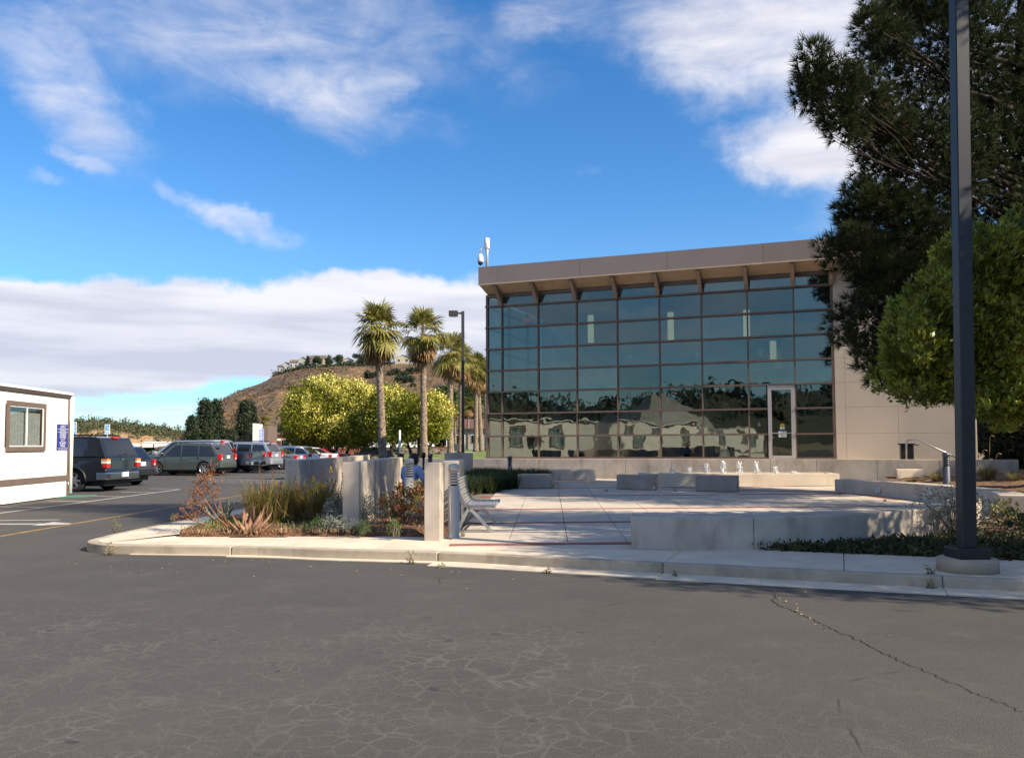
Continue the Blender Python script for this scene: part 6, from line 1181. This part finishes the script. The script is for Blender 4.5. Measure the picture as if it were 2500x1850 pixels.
# rubble bank behind the planter
mb = MB(); rr = random.Random(5)
for _ in range(420):
    x, y = rr.uniform(-11.5, -5.2), rr.uniform(60, 66); s = rr.uniform(.14, .42); z = .35 + (y - 60) * .13 + rr.uniform(-.1, .15); mb.lathe([(s * .35, -s * .5), (s * rr.uniform(.8, 1.1), -s * .2), (s * rr.uniform(.7, 1.1), s * .25), (s * .4, s * .5)], 6, (x, y, z), sm=False)
tag(mb.build('rubble_bank', M('rubble_rock', (.13, .105, .08), .95, .45, 1.5, .6, 8)), 'grey-brown rubble bank below the flowering trees', 'rocks', kind='stuff')

# ================================================================== PLANTER PLANTS
def pz(x, y): return PZ(x, y) + .05
AG = M('aloe_green', (.16, .22, .13), .5, .25, 9, .15, 40, col2=(.27, .27, .16)); AR = M('aloe_red', (.26, .105, .075), .6, .3, 9, .15, 40, col2=(.30, .20, .12), spec=.25); DRYS = M('dry_stalk', (.25, .12, .06), .9, .35, 9, leaf=.1, island=.3); DRYT = M('dry_tan', (.36, .25, .13), .9, .3, 9, leaf=.15, island=.35)
def aloe(label, px, py, spec, mat, seed):
    g = G(px, py, .18); rr = random.Random(seed); t = thing('aloe_plant', label, 'aloe', (g[0], g[1], pz(g[0], g[1]) - .06))
    for (az, el, ln, wd) in spec:
        wd *= 1.45; ln *= 1.1; az, el = R(az), R(el); n = 8; vs = []; side = Vector((-math.sin(az), math.cos(az), 0))
        for i in range(n + 1):
            f = i / n; e = el + (R(22) * f if el < 1.1 else -R(10) * f); p = Vector((math.cos(az) * math.cos(e), math.sin(az) * math.cos(e), math.sin(e))) * ln * f; w = wd * (.55 + 1.5 * f * (1 - f) * 1.1) * (1 - f ** 2.2) + .003; nn = Vector((-math.cos(az) * math.sin(e), -math.sin(az) * math.sin(e), math.cos(e)))
            vs += [p + side * w / 2 + nn * w * .28, p - nn * w * .10, p - side * w / 2 + nn * w * .28, p - nn * w * .24]
        fs = [(i * 4 + k, i * 4 + (k + 1) % 4, i * 4 + 4 + (k + 1) % 4, i * 4 + 4 + k) for i in range(n) for k in range(4)]
        MB().add(vs, fs + [(3, 2, 1, 0)], 0, True).build('leaf', mat, t)
    mb = MB()
    for _ in range(26): a = rr.uniform(0, 6.3); l_ = rr.uniform(.1, .26); mb.tube([(0, 0, .05), (math.cos(a) * l_ * .6, math.sin(a) * l_ * .6, rr.uniform(.02, .1)), (math.cos(a) * l_, math.sin(a) * l_, rr.uniform(0, .04))], [.012, .009, .003], 5)
    mb.build('withered_leaves', DRYT, t); return t
aloe('green aloe with upright pale leaves beside the dry flower stalks', 545, 1280, [(200, 28, .44, .11), (165, 55, .36, .12), (100, 75, .36, .11), (60, 60, .46, .1), (20, 72, .44, .085), (250, 60, .28, .1), (300, 40, .28, .1), (350, 55, .4, .09)], AG, 1)
aloe('red-tinged aloe rosette at the front of the planter', 607, 1300, [(5, 24, .48, .12), (28, 42, .5, .12), (55, 62, .5, .11), (85, 72, .44, .1), (115, 66, .38, .11), (145, 52, .4, .11), (175, 30, .42, .1), (205, 18, .38, .1), (330, 20, .4, .11), (350, 40, .4, .13), (300, 48, .3, .12), (260, 42, .26, .11), (235, 30, .3, .1), (18, 8, .42, .09)], AR, 2)
g = G(560, 1293, .18); ds = thing('dry_flower_stalks', 'brown dried branching flower stalks left of the aloes', 'dry plant', (g[0], g[1], .17)); rr = random.Random(8); mb = MB(); tips = []
for (tx, tz, ty) in ((-.55, .72, .0), (-.34, .92, .1), (-.62, .50, .05), (-.7, .22, -.1), (-.48, .8, .15)):
    P = [Vector((0, 0, .05)), Vector((tx * .35, ty * .4, tz * .28)), Vector((tx * .7, ty * .8, tz * .66)), Vector((tx, ty, tz))]; mb.tube(P, [.013, .011, .008, .005], 6)
    for _ in range(16):
        s = P[2].lerp(P[3], rr.random()); e = s + Vector((rr.uniform(-.16, .14), rr.uniform(-.12, .12), rr.uniform(-.02, .18))); mb.tube([s, s.lerp(e, .5) + Vector((0, 0, .02)), e], [.005, .004, .002], 4); tips += [e] * 1
        for _ in range(3): e2 = e + Vector((rr.uniform(-.06, .06), rr.uniform(-.05, .05), rr.uniform(-.02, .06))); mb.tube([e, e2], [.003, .0015], 3); tips.append(e2)
mb.build('stalk', DRYS, ds); r = np.random.default_rng(41); P = np.repeat(np.array([tuple(t_) for t_ in tips]), 5, 0); V, F = leaves(P + r.normal(size=P.shape) * .012, .026, .014, 0, None, r); link_mesh('seed_heads', tri_mesh('seed_heads', V, F), DRYS, ds)
BUL = M('bulbine_leaf', (.17, .18, .035), .6, .35, 5, leaf=.32, island=.45, col2=(.36, .28, .08)); BYF = M('flower_yellow', (.75, .45, .02), .6, .15, 8, leaf=.2)
def bulbine(label, px, py, n, h, spread, seed, flowers):
    g = G(px, py, .19); r = np.random.default_rng(seed); t = thing('flower_clump', label, 'flowering plant', (g[0], g[1], pz(g[0], g[1]) - .03), 0, 'yellow-flowered grassy clumps'); a = r.uniform(0, 6.28, n); q = r.random(n) ** .6 * spread; P = np.stack([np.cos(a) * q, np.sin(a) * q * .7, np.zeros(n)], 1)
    V, F = blades(P, h, .013, .55, r, .6, a + r.normal(size=n) * .5); link_mesh('leaves', tri_mesh('leaves', V, F), BUL, t); nd_ = n // 4; V, F = blades(P[:nd_] * 1.05, h * .8, .010, .9, r, .9, a[:nd_]); link_mesh('dry_leaves', tri_mesh('dry_leaves', V, F), DRYT, t)
    for (fx_, fz, ye) in flowers:
        mb = MB(); rr = random.Random(int(fx_ * 999)); bx = fx_ * .55; P = [(bx, 0, .1), (bx + (fx_ - bx) * .3, .02, fz * .5), (fx_, .03, fz)]; s = mb.tube(P, [.008, .007, .003], 5).build('flower_stalk', DRYS if not ye else BUL, t); m2 = MB()
        if ye:
            for i in range(40): f = rr.random(); a_ = rr.uniform(0, 6.3); q_ = .026 * (1 - f * .7); m2.lathe([(.001, -.008), (.009, 0), (.001, .008)], 5, (fx_ + math.cos(a_) * q_, .03 + math.sin(a_) * q_, fz - .07 + f * .11), cap=False)
            m2.build('flower_head', BYF, s)
        else:
            for i in range(24): f = rr.random(); a_ = rr.uniform(0, 6.3); m2.lathe([(.001, -.01), (.008, 0), (.001, .01)], 4, (bx + (fx_ - bx) * (.5 + f * .5) + math.cos(a_) * .012, .03 + math.sin(a_) * .012, fz * (.6 + .4 * f)), cap=False)
            m2.build('seed_head', DRYS, s)
bulbine('grassy clump with tall brown spikes and one yellow flower left of the first fin', 655, 1281, 560, .84, .34, 42, [(-.18, 1.08, 0), (.06, .98, 0), (-.34, .80, 0), (.22, .84, 0), (.12, .72, 1), (-.05, .70, 0), (.30, .62, 0), (-.42, .62, 0), (-.12, .84, 0)])
bulbine('grassy clump with several yellow flower spikes between two fins', 770, 1276, 600, .80, .38, 43, [(-.05, .80, 1), (.02, .68, 1), (.09, .70, 1), (.14, .64, 1), (.26, .96, 1), (-.33, .66, 1), (-.36, .80, 0), (.1, .90, 0), (.36, .78, 0), (.2, .82, 0)])
bulbine('grassy clump at the back of the planter beside the first fin', 712, 1264, 420, .62, .3, 48, [(.05, .8, 0), (-.2, .72, 0)])
bulbine('dry grassy clump against the second fin wall', 822, 1266, 300, .52, .24, 44, [(.1, .86, 0), (.2, .72, 0), (-.1, .75, 0)])
ART = M('silver_leaf', (.22, .25, .20), .8, .2, 6, leaf=.2, island=.3, col2=(.34, .36, .29)); ART2 = M('silver_leaf_pale', (.42, .43, .33), .8, .2, 6, leaf=.2, island=.25); FEN = M('feathery_green', (.12, .21, .04), .6, .25, 6, leaf=.3, island=.35); SUC = M('succulent_olive', (.10, .12, .03), .4, .3, 5, leaf=.15, island=.4, spec=.5, col2=(.18, .15, .05)); SUCR = M('succulent_red', (.26, .09, .04), .4, .3, 6, leaf=.15, island=.35)
def bush(name, label, cat_, px, py, bl, mat, per, nl, rc, ln, wd, seed, up=.3, zg=None, group=None, mat2=None, f2=.3, stems=8):
    z = .19 if zg is None else zg; g = G(px, py, z); r = np.random.default_rng(seed); t = thing(name, label, cat_, (g[0], g[1], z - .01), 0, group); mb = MB()
    for k in range(stems): q = bl[k % len(bl)]; limb(mb, (r.normal() * .03, r.normal() * .03, 0), (q[0] + r.normal() * q[3] * .5, q[1] + r.normal() * q[4] * .5, q[2] + q[5] * .3), .012, .004, seed * 7 + k, .05, 4)
    mb.build('stems', BARKG, t); C, D = clumps(bl, per, rc, r, .35); n = len(C); k = nl; dd = np.repeat(D, k, 0) * 1.2; P = np.repeat(C, k, 0) + r.normal(size=(n * k, 3)) * rc; s2 = np.repeat(r.random(n) < f2, k) if mat2 is not None else np.zeros(n * k, bool)
    V, F = leaves(P[~s2], ln, wd, up, dd[~s2], r); link_mesh('foliage', tri_mesh('foliage', V, F), mat, t)
    if mat2 is not None and s2.any(): V, F = leaves(P[s2], ln, wd, up, dd[s2], r); tag(link_mesh('foliage_tips', tri_mesh('foliage_tips', V, F), mat2, t), kind='stuff')
    return t
bush('silvery_shrub', 'silvery grey-green shrub in front of the second fin wall', 'shrub', 856, 1288, [(-.16, .0, .3, .26, .2, .24), (.14, .05, .34, .26, .2, .27), (.36, .05, .2, .2, .16, .18), (-.36, .05, .2, .16, .14, .14)], ART, 150, 10, .03, .045, .016, 45)
bush('silvery_shrub', 'low pale silver shrub at the mulch edge below the grey-green one', 'shrub', 828, 1298, [(-.12, 0, .12, .18, .12, .12), (.12, 0, .13, .17, .12, .12), (.26, .05, .09, .12, .1, .1)], ART2, 220, 9, .025, .035, .014, 46)
for k, (px, py, lab) in enumerate(((776, 1299, 'small feathery green seedling left of the silver shrub'), (886, 1303, 'small feathery green seedling right of the silver shrub'), (962, 1308, 'small bright green seedling in the dark mulch by the pillar'))): bush('green_seedling', lab, 'seedling', px, py, [(0, 0, .1, .09, .08, .1), (.02, 0, .19, .05, .05, .08)], FEN, 260, 8, .02, .05, .006, 47 + k, .8, None, 'green seedlings in the planter')
bush('jade_shrub', 'succulent shrub with red-tipped rosettes beside the slim pillar', 'shrub', 985, 1288, [(-.18, 0, .38, .2, .2, .2), (.05, .1, .48, .18, .2, .2), (.25, 0, .42, .16, .2, .25), (0, .05, .25, .25, .2, .15), (.2, .1, .62, .12, .15, .14), (-.05, .1, .62, .1, .1, .1)], SUC, 70, 12, .028, .055, .026, 51, .6, None, None, SUCR, .35, 22)
bush('jade_shrub', 'darker succulent shrub farther back beside the seated person', 'shrub', 1028, 1262, [(-.1, 0, .38, .2, .2, .24), (.1, .1, .5, .16, .2, .22)], SUC, 60, 12, .03, .055, .026, 52, .6, None, None, SUCR, .15, 12)
g = G(921, 1268, .18); tag(MB().tube([(0, 0, -.02), (.004, 0, .3), (0, .01, .58)], [.016, .014, .013], 7).build('wooden_stake', M('stake_wood', (.09, .07, .06), .9, .2, 9), None, (g[0], g[1], .18)), 'dark upright wooden stake in front of the second fin wall', 'stake')
g = G(952, 1278, .18); tag(MB().tube([(0, 0, -.02), (-.03, 0, .4), (-.09, .01, .74), (-.095, .01, .80), (-.1, .01, .84)], [.014, .014, .016, .028, .02], 7).build('pale_stake', M('stake_pale', (.38, .33, .27), .9, .2, 9), None, (g[0], g[1], .18)), 'pale knobbed branch stake leaning among the succulent leaves', 'stake')
# litter of dry blades and seedlings over the mulch
r = np.random.default_rng(58); n = 1500; P = np.stack([r.uniform(-5.2, -1.35, n), 13.25 + r.random(n) ** 1.7 * 3.2, np.zeros(n)], 1); P[:, 2] = [pz(x, y) for x, y, _ in P]
V, F = blades(P, .10, .012, 1.5, r, 1.1); tag(link_mesh('dry_litter', tri_mesh('dry_litter', V, F), DRYT), 'dry straw litter lying over the planter mulch', 'litter', kind='stuff')
r = np.random.default_rng(59); n = 900; P = np.stack([r.choice([-4.9, -4.3, -3.3, -2.9], n) + r.normal(size=n) * .22, 13.4 + r.random(n) * 1.6, np.zeros(n)], 1); P[:, 2] = [pz(x, y) for x, y, _ in P]
V, F = blades(P, .14, .011, .9, r, .8); tag(link_mesh('low_green_growth', tri_mesh('low_green_growth', V, F), FEN), 'low green growth between the planter clumps', 'ground cover', kind='stuff')
# kerb weeds
WEED = M('weed_green', (.13, .18, .05), .7, .3, 6, leaf=.25, island=.35, col2=(.24, .22, .09)); WEEDD = M('weed_dry', (.32, .24, .11), .8, .3, 6, leaf=.2, island=.35)
for k, (px, py, z, h, mt, lab) in enumerate(((268, 1352, .012, .2, WEEDD, 'yellowish weed in front of the kerb tip'), (283, 1296, .13, .26, WEED, 'thin flowering weed on the left kerb edge'), (421, 1271, .13, .2, WEED, 'leafy green weed on the left kerb edge'), (455, 1264, .13, .09, WEED, 'small weed farther along the left kerb'), (1004, 1374, .012, .2, WEEDD, 'thin dry weed in the gutter left of the kerb step'), (1078, 1384, .012, .05, WEED, 'low green tuft in the gutter below the bollard'), (1337, 1396, .012, .07, WEED, 'small tuft in the gutter near the kerb joint'), (1650, 1405, .012, .05, WEED, 'flat tuft in the gutter under the shaded kerb'), (2272, 1435, .012, .1, WEEDD, 'dry tuft at the cracked kerb joint near the lamp post'), (2270, 1400, .13, .12, WEEDD, 'orange dry weed on top of the cracked kerb joint'), (1130, 1308, .15, .12, WEED, 'green tuft at the foot of the front bollard'), (460, 1302, .14, .07, WEED, 'grassy tuft at the left corner of the planter'), (1480, 1203, .2, .16, DKT, 'dark weed in the paving joint, left one'), (1648, 1203, .2, .16, DKT, 'dark weed in the paving joint, right one'), (2160, 1224, .2, .1, WEED, 'tiny weed at the foot of the far curved wall'))):
    bush('kerb_weed', lab, 'weed', px, py, [(0, 0, h * .5, h * .28, h * .25, h * .42), (h * .1, 0, h * .2, h * .4, h * .3, h * .16)], mt, 400 if h < .12 else 190, 5, .012, .032, .012, 140 + k, .4, z, 'weeds along kerb and joints', None, .3, 5)
# long grass bed by the building corner
GRS = M('long_grass', (.03, .055, .016), .65, .35, 2.5, leaf=.2, island=.4, spec=.3, col2=(.06, .09, .025)); r = np.random.default_rng(60)
gpoly = [G(1137, 1216, .22)[:2], G(1163, 1211, .22)[:2], G(1279, 1190.5, .25)[:2], (1.2, 26.5), (1.0, 27.5), (1.35, 30.2), (-1.4, 31.4), (-1.45, 22)]; CC = []
while len(CC) < 330:
    x, y = r.uniform(-1.6, 1.8), r.uniform(21, 31.5)
    if in_poly(x, y, gpoly): CC.append((x, y))
VF = []
for (x, y) in CC: n = 46; a = r.uniform(0, 6.28, n); P = np.stack([x + np.cos(a) * .06, y + np.sin(a) * .06, np.full(n, PZ(x, y))], 1); VF.append(blades(P, .60 if y < 28 else .50, .016, .75, r, .85, a))
V, F = cat(*VF); tag(link_mesh('long_grass', tri_mesh('long_grass', V, F), GRS), 'dark green drooping long grass beside the plaza edge', 'grass', kind='stuff')
# ground cover and shrubs in the right bed
GC = M('ground_cover_leaf', (.028, .04, .014), .75, .4, 3, leaf=.15, island=.45, col2=(.075, .075, .022)); P = []
right_bed = [tuple(p) for p in off if p[0] > 2.1] + [(14, 7), (14, 13), (9.6, 14.5), (8.3, 14.4), (6.9, 13.1), (5.7, 12.25), (4.3, 11.55), (2.6, 11.35)]
while len(P) < 5200:
    x, y = r.uniform(3.1, 14), r.uniform(6, 15)
    dk_ = min((x - p[0]) ** 2 + (y - p[1]) ** 2 for p in off[::4]) ** .5
    if in_poly(x, y, right_bed) and r.random() < (1 if dk_ < 1.5 else .25 if dk_ < 2.4 else .06): P.append((x, y, PZ(x, y) + .02 * max(0, x - 6) + r.uniform(.0, .07)))
P = np.array(P); k = 8; V, F = leaves(np.repeat(P, k, 0) + r.normal(size=(len(P) * k, 3)) * np.array([.06, .06, .03]), .06, .032, .5, None, r); tag(link_mesh('ground_cover', tri_mesh('ground_cover', V, F), GC), 'dark low ground cover between sidewalk and curved wall', 'ground cover', kind='stuff')
bush('silver_bush', 'airy silver-leaved bush against the sunlit end of the front curved wall', 'shrub', 2330, 1300, [(-.3, 0, .35, .35, .25, .3), (.2, .1, .45, .35, .25, .3), (.55, .1, .3, .3, .25, .25), (-.1, .1, .55, .3, .2, .2), (.3, -.2, .2, .4, .25, .18)], M('silver_bush_leaf', (.17, .19, .12), .7, .25, 6, leaf=.2, island=.35, col2=(.27, .28, .18)), 34, 8, .05, .042, .022, 61, .4, .2, None, None, .3, 26)
for k, (px, py, lab, w) in enumerate(((2475, 1232, 'leafy green bush at the right edge on the brown mulch', .24), (2440, 1262, 'straggly bush right of the lamp post', .24), (2490, 1290, 'dark leafy bush at the right edge near the sidewalk', .24))): bush('bed_bush', lab, 'shrub', px, py, [(0, 0, w * .5, w, w * .7, w * .5), (w * .4, .1, w * .4, w * .6, w * .6, w * .4)], MIDT if k != 1 else WEED, 55, 9, .05, .07, .04, 64 + k, .4, .25, 'bushes in the right-hand bed')
BWG = M('bunch_grass', (.16, .16, .05), .8, .3, 5, leaf=.25, island=.4, col2=(.30, .24, .10))
for k, (px, Y, lab, h) in enumerate(((2412, 23.6, 'tall bunch grass with nodding dry stalks before the wall', .62), (2290, 23.9, 'small green grass tuft just right of the grey bollard', .42), (2480, 22.5, 'grass tuft at the right end of the retaining wall', .4), (1225 + 1000, 24.2, 'small yellowish tuft behind the pale plinth', .2))):
    x = AY(px, 1180, Y)[0]; t = thing('bunch_grass', lab, 'grass', (x, Y, .42 if px > 2300 else .36), 0, 'grass tufts before the retaining wall'); n = 220; a = r.uniform(0, 6.28, n); P = np.stack([np.cos(a) * .09, np.sin(a) * .09, np.zeros(n)], 1); V, F = blades(P, h, .014, .75, r, .5, a); link_mesh('leaves', tri_mesh('leaves', V, F), BWG, t)
    if k == 0:
        for (ox, hh) in ((.1, 1.35), (-.12, .95), (.28, .85)): MB().tube([(ox * .3, 0, .1), (ox * .7, 0, hh * .6), (ox, 0, hh - .04), (ox + .05, 0, hh), (ox + .13, 0, hh - .03)], [.008, .007, .006, .006, .012], 5).build('flower_stalk', DRYT, t)
# fallen leaves and grit on the road and paving
LIT = M('fallen_leaf', (.36, .22, .10), .9, .4, 9, col2=(.45, .33, .18)); rr = np.random.default_rng(77); P = []
for _ in range(150): x = rr.uniform(-6, 6); P.append((x, 11.6 - .35 * max(0, x + .8) - abs(rr.normal()) * .9 - .1, .012))
for f in np.linspace(0, 1, 16): a = G(1890 + 125 * f + rr.normal() * 5, 1450 + 88 * f + rr.normal() * 3, 0); P.append((a[0], a[1], .012))
P = np.array(P); V, F = leaves(P, .035, .022, 0, None, rr); V[:, 2] = np.abs(V[:, 2] - .012) * .35 + .006; tag(link_mesh('leaf_litter', tri_mesh('leaf_litter', V, F), LIT), 'scattered dry leaf litter on the asphalt by the kerb', 'litter', kind='stuff')
# one long open crack across the right of the road
cp = [(1895, 1450), (1885, 1468), (1905, 1480), (1960, 1500), (2020, 1530), (2090, 1560), (2160, 1595), (2220, 1622), (2290, 1650), (2370, 1690), (2440, 1715), (2510, 1745)]; mb = MB(); pr = random.Random(4); prev = None
pts = [np.array(G(a, b, 0)[:2]) for a, b in cp]; fine = []
for a, b in zip(pts[:-1], pts[1:]):
    for k in range(8): fine.append(a + (b - a) * k / 8 + np.array([pr.uniform(-1, 1), pr.uniform(-1, 1)]) * .022)
for i in range(len(fine) - 1):
    d = fine[i + 1] - fine[i]; d /= np.linalg.norm(d) + 1e-9; s = np.array([-d[1], d[0]]); w0, w1 = (.003 + .004 * abs(math.sin(i * 1.3))) * (1 - i / len(fine) * .55), (.003 + .004 * abs(math.sin((i + 1) * 1.3))) * (1 - i / len(fine) * .55)
    q = [fine[i] - s * w0, fine[i + 1] - s * w1, fine[i + 1] + s * w1, fine[i] + s * w0]; mb.add([(x, y, .004) for x, y in q], [(0, 1, 2, 3)])
mb.build('road_crack', M('crack_dark', (.016, .015, .014), .95, .2, 9), ROAD)
# ================================================================== SEATED PERSON
def skin_mesh(name, verts, edges, radii, sub=2, root=0):
    me = bpy.data.meshes.new(name); me.from_pydata([tuple(v) for v in verts], edges, []); ob = bpy.data.objects.new(name, me); COL.objects.link(ob)
    md = ob.modifiers.new('skin', 'SKIN'); md.use_smooth_shade = True
    if not me.skin_vertices: bpy.context.view_layer.update()
    for i, v in enumerate(me.skin_vertices[0].data):
        rd = radii[i]; v.radius = rd if isinstance(rd, tuple) else (rd, rd); v.use_root = (i == root)
    sb = ob.modifiers.new('sub', 'SUBSURF'); sb.levels = sub; sb.render_levels = sub; bpy.context.view_layer.update()
    out = bpy.data.meshes.new_from_object(ob.evaluated_get(bpy.context.evaluated_depsgraph_get())); bpy.data.objects.remove(ob); bpy.data.meshes.remove(me)
    for p in out.polygons: p.use_smooth = True
    return out
SKIN = M('skin', (.46, .27, .19), .55, .06, 8); SHIRT = M('shirt_light_blue', (.27, .37, .62), .8, .1, 14, .4, 30); TROUS = M('trousers_dark', (.02, .022, .03), .85, .15, 12, .3, 40); HAIR = M('hair_dark_brown', (.022, .012, .009), .55, .3, 60, .6, 120)
PY_ = 15.9; q = AY(998, 1108, PY_); zg = PZ(0, PY_); top = q[2] - zg
pe = thing('person', 'seated person with dark hair and light blue shirt seen from behind the bollard', 'person', (q[0], PY_, zg), R(-35))    # local +y: the way the person faces
sc = top / 1.27; hp = .47
# joints: pelvis, waist, chest, neck, head..., arms, legs (local metres, slouching forward)
Vp = [(0, 0, hp + .09), (0, .03, hp + .28), (0, .08, hp + .47), (0, .12, hp + .56), (0, .14, hp + .62), (0, .165, hp + .69), (0, .17, hp + .76),
      (-.18, .09, hp + .50), (-.27, .14, hp + .30), (-.20, .36, hp + .22), (-.17, .42, hp + .21), (.18, .09, hp + .50), (.28, .13, hp + .30), (.22, .35, hp + .20), (.18, .41, hp + .19),
      (-.10, .06, hp + .06), (-.14, .44, hp + .05), (-.14, .46, .10), (-.15, .58, .04), (.10, .06, hp + .06), (.14, .44, hp + .05), (.14, .46, .10), (.15, .58, .04)]
Ep = [(0, 1), (1, 2), (2, 3), (3, 4), (4, 5), (5, 6), (2, 7), (7, 8), (8, 9), (9, 10), (2, 11), (11, 12), (12, 13), (13, 14), (0, 15), (15, 16), (16, 17), (17, 18), (0, 19), (19, 20), (20, 21), (21, 22)]
Rp = [(.15, .11), (.14, .10), (.15, .10), .055, .06, .088, .07, .06, .045, .034, .03, .06, .045, .034, .03, .085, .06, .042, .036, .085, .06, .042, .036]
link_mesh('body', skin_mesh('body', Vp, Ep, Rp), SKIN, pe)
g_ = lambda i, k=.018: tuple(a + k for a in Rp[i]) if isinstance(Rp[i], tuple) else Rp[i] + k
link_mesh('shirt', skin_mesh('shirt', [Vp[i] for i in (0, 1, 2, 7, 8, 9, 11, 12, 13)] + [(0, .115, hp + .545)], [(0, 1), (1, 2), (2, 3), (3, 4), (4, 5), (2, 6), (6, 7), (7, 8), (2, 9)], [g_(0), g_(1, .03), g_(2, .03), .085, .07, .055, .085, .07, .055, .068]), SHIRT, pe)
link_mesh('trousers', skin_mesh('trousers', [Vp[i] for i in (0, 15, 16, 17, 19, 20, 21)], [(0, 1), (1, 2), (2, 3), (0, 4), (4, 5), (5, 6)], [(.165, .125), .1, .075, .058, .1, .075, .058]), TROUS, pe)
hr_ = MB(); hr_.lathe([(.001, .125), (.05, .115), (.085, .08), (.102, .03), (.102, -.02), (.09, -.065), (.075, -.10)], 22, (0, 0, 0), cap=False); hm = hr_.mesh('hair')
hm.transform(Matrix.Translation((0, .148, hp + .70)) @ Matrix.Rotation(R(14), 4, 'X') @ Matrix.Diagonal((.93, 1.08, 1.0, 1))); link_mesh('hair', hm, HAIR, pe)
for sd in (-1, 1):
    e = MB().lathe([(.001, -.012), (.022, -.008), (.026, .004), (.001, .012)], 10, ax='x').mesh('ear'); e.transform(Matrix.Translation((sd * .098, .185, hp + .675))); link_mesh('ear', e, SKIN, pe)
    k = 9 if False else (10 if sd < 0 else 14); hx_, hy_, hz_2 = Vp[k]
    mb = MB().box((hx_, hy_ + .045, hz_2), (.075, .09, .028))
    for f in range(4): o = -.028 + f * .0185; l_ = (.062, .075, .07, .055)[f]; mb.tube([(hx_ + o, hy_ + .085, hz_2), (hx_ + o, hy_ + .085 + l_ * .5, hz_2 - .006), (hx_ + o, hy_ + .085 + l_, hz_2 - .028)], [.009, .0085, .007], 6)
    mb.tube([(hx_ - sd * .035, hy_ + .02, hz_2), (hx_ - sd * .06, hy_ + .055, hz_2 - .005), (hx_ - sd * .062, hy_ + .085, hz_2 - .014)], [.011, .01, .008], 6); mb.build('hand', SKIN, pe)
    sh_ = MB().prism([(sd * .15 - .045, .50), (sd * .15 + .045, .50), (sd * .15 + .05, .66), (sd * .15 + .02, .74), (sd * .15 - .02, .74), (sd * .15 - .05, .66)], 0, .085).build('shoe', TRIM, pe, bevel=.02)
nose = MB().lathe([(.001, -.02), (.012, -.01), (.009, .015), (.001, .03)], 8).mesh('nose'); nose.transform(Matrix.Translation((0, .262, hp + .675))); link_mesh('nose', nose, SKIN, pe)
for sd in (-1, 1): ey = MB().lathe([(.001, -.006), (.011, 0), (.001, .006)], 8, ax='y').mesh('eye'); ey.transform(Matrix.Translation((sd * .033, .25, hp + .70))); link_mesh('eye', ey, HAIR, pe)
MB().tube([(-.025, .25, hp + .635), (0, .256, hp + .633), (.025, .25, hp + .635)], .005, 5).build('mouth', M('lips', (.35, .14, .11), .5, .05), pe)
pe.scale = (sc, sc, sc)
pb = thing('backless_bench', 'low concrete bench carrying the seated person', 'bench', (q[0], PY_, zg), R(-35)); MB().b2(-.7, .7, -.28, .24, 0, (hp - .015) * sc).build('block', CONCW, pb, bevel=.02)
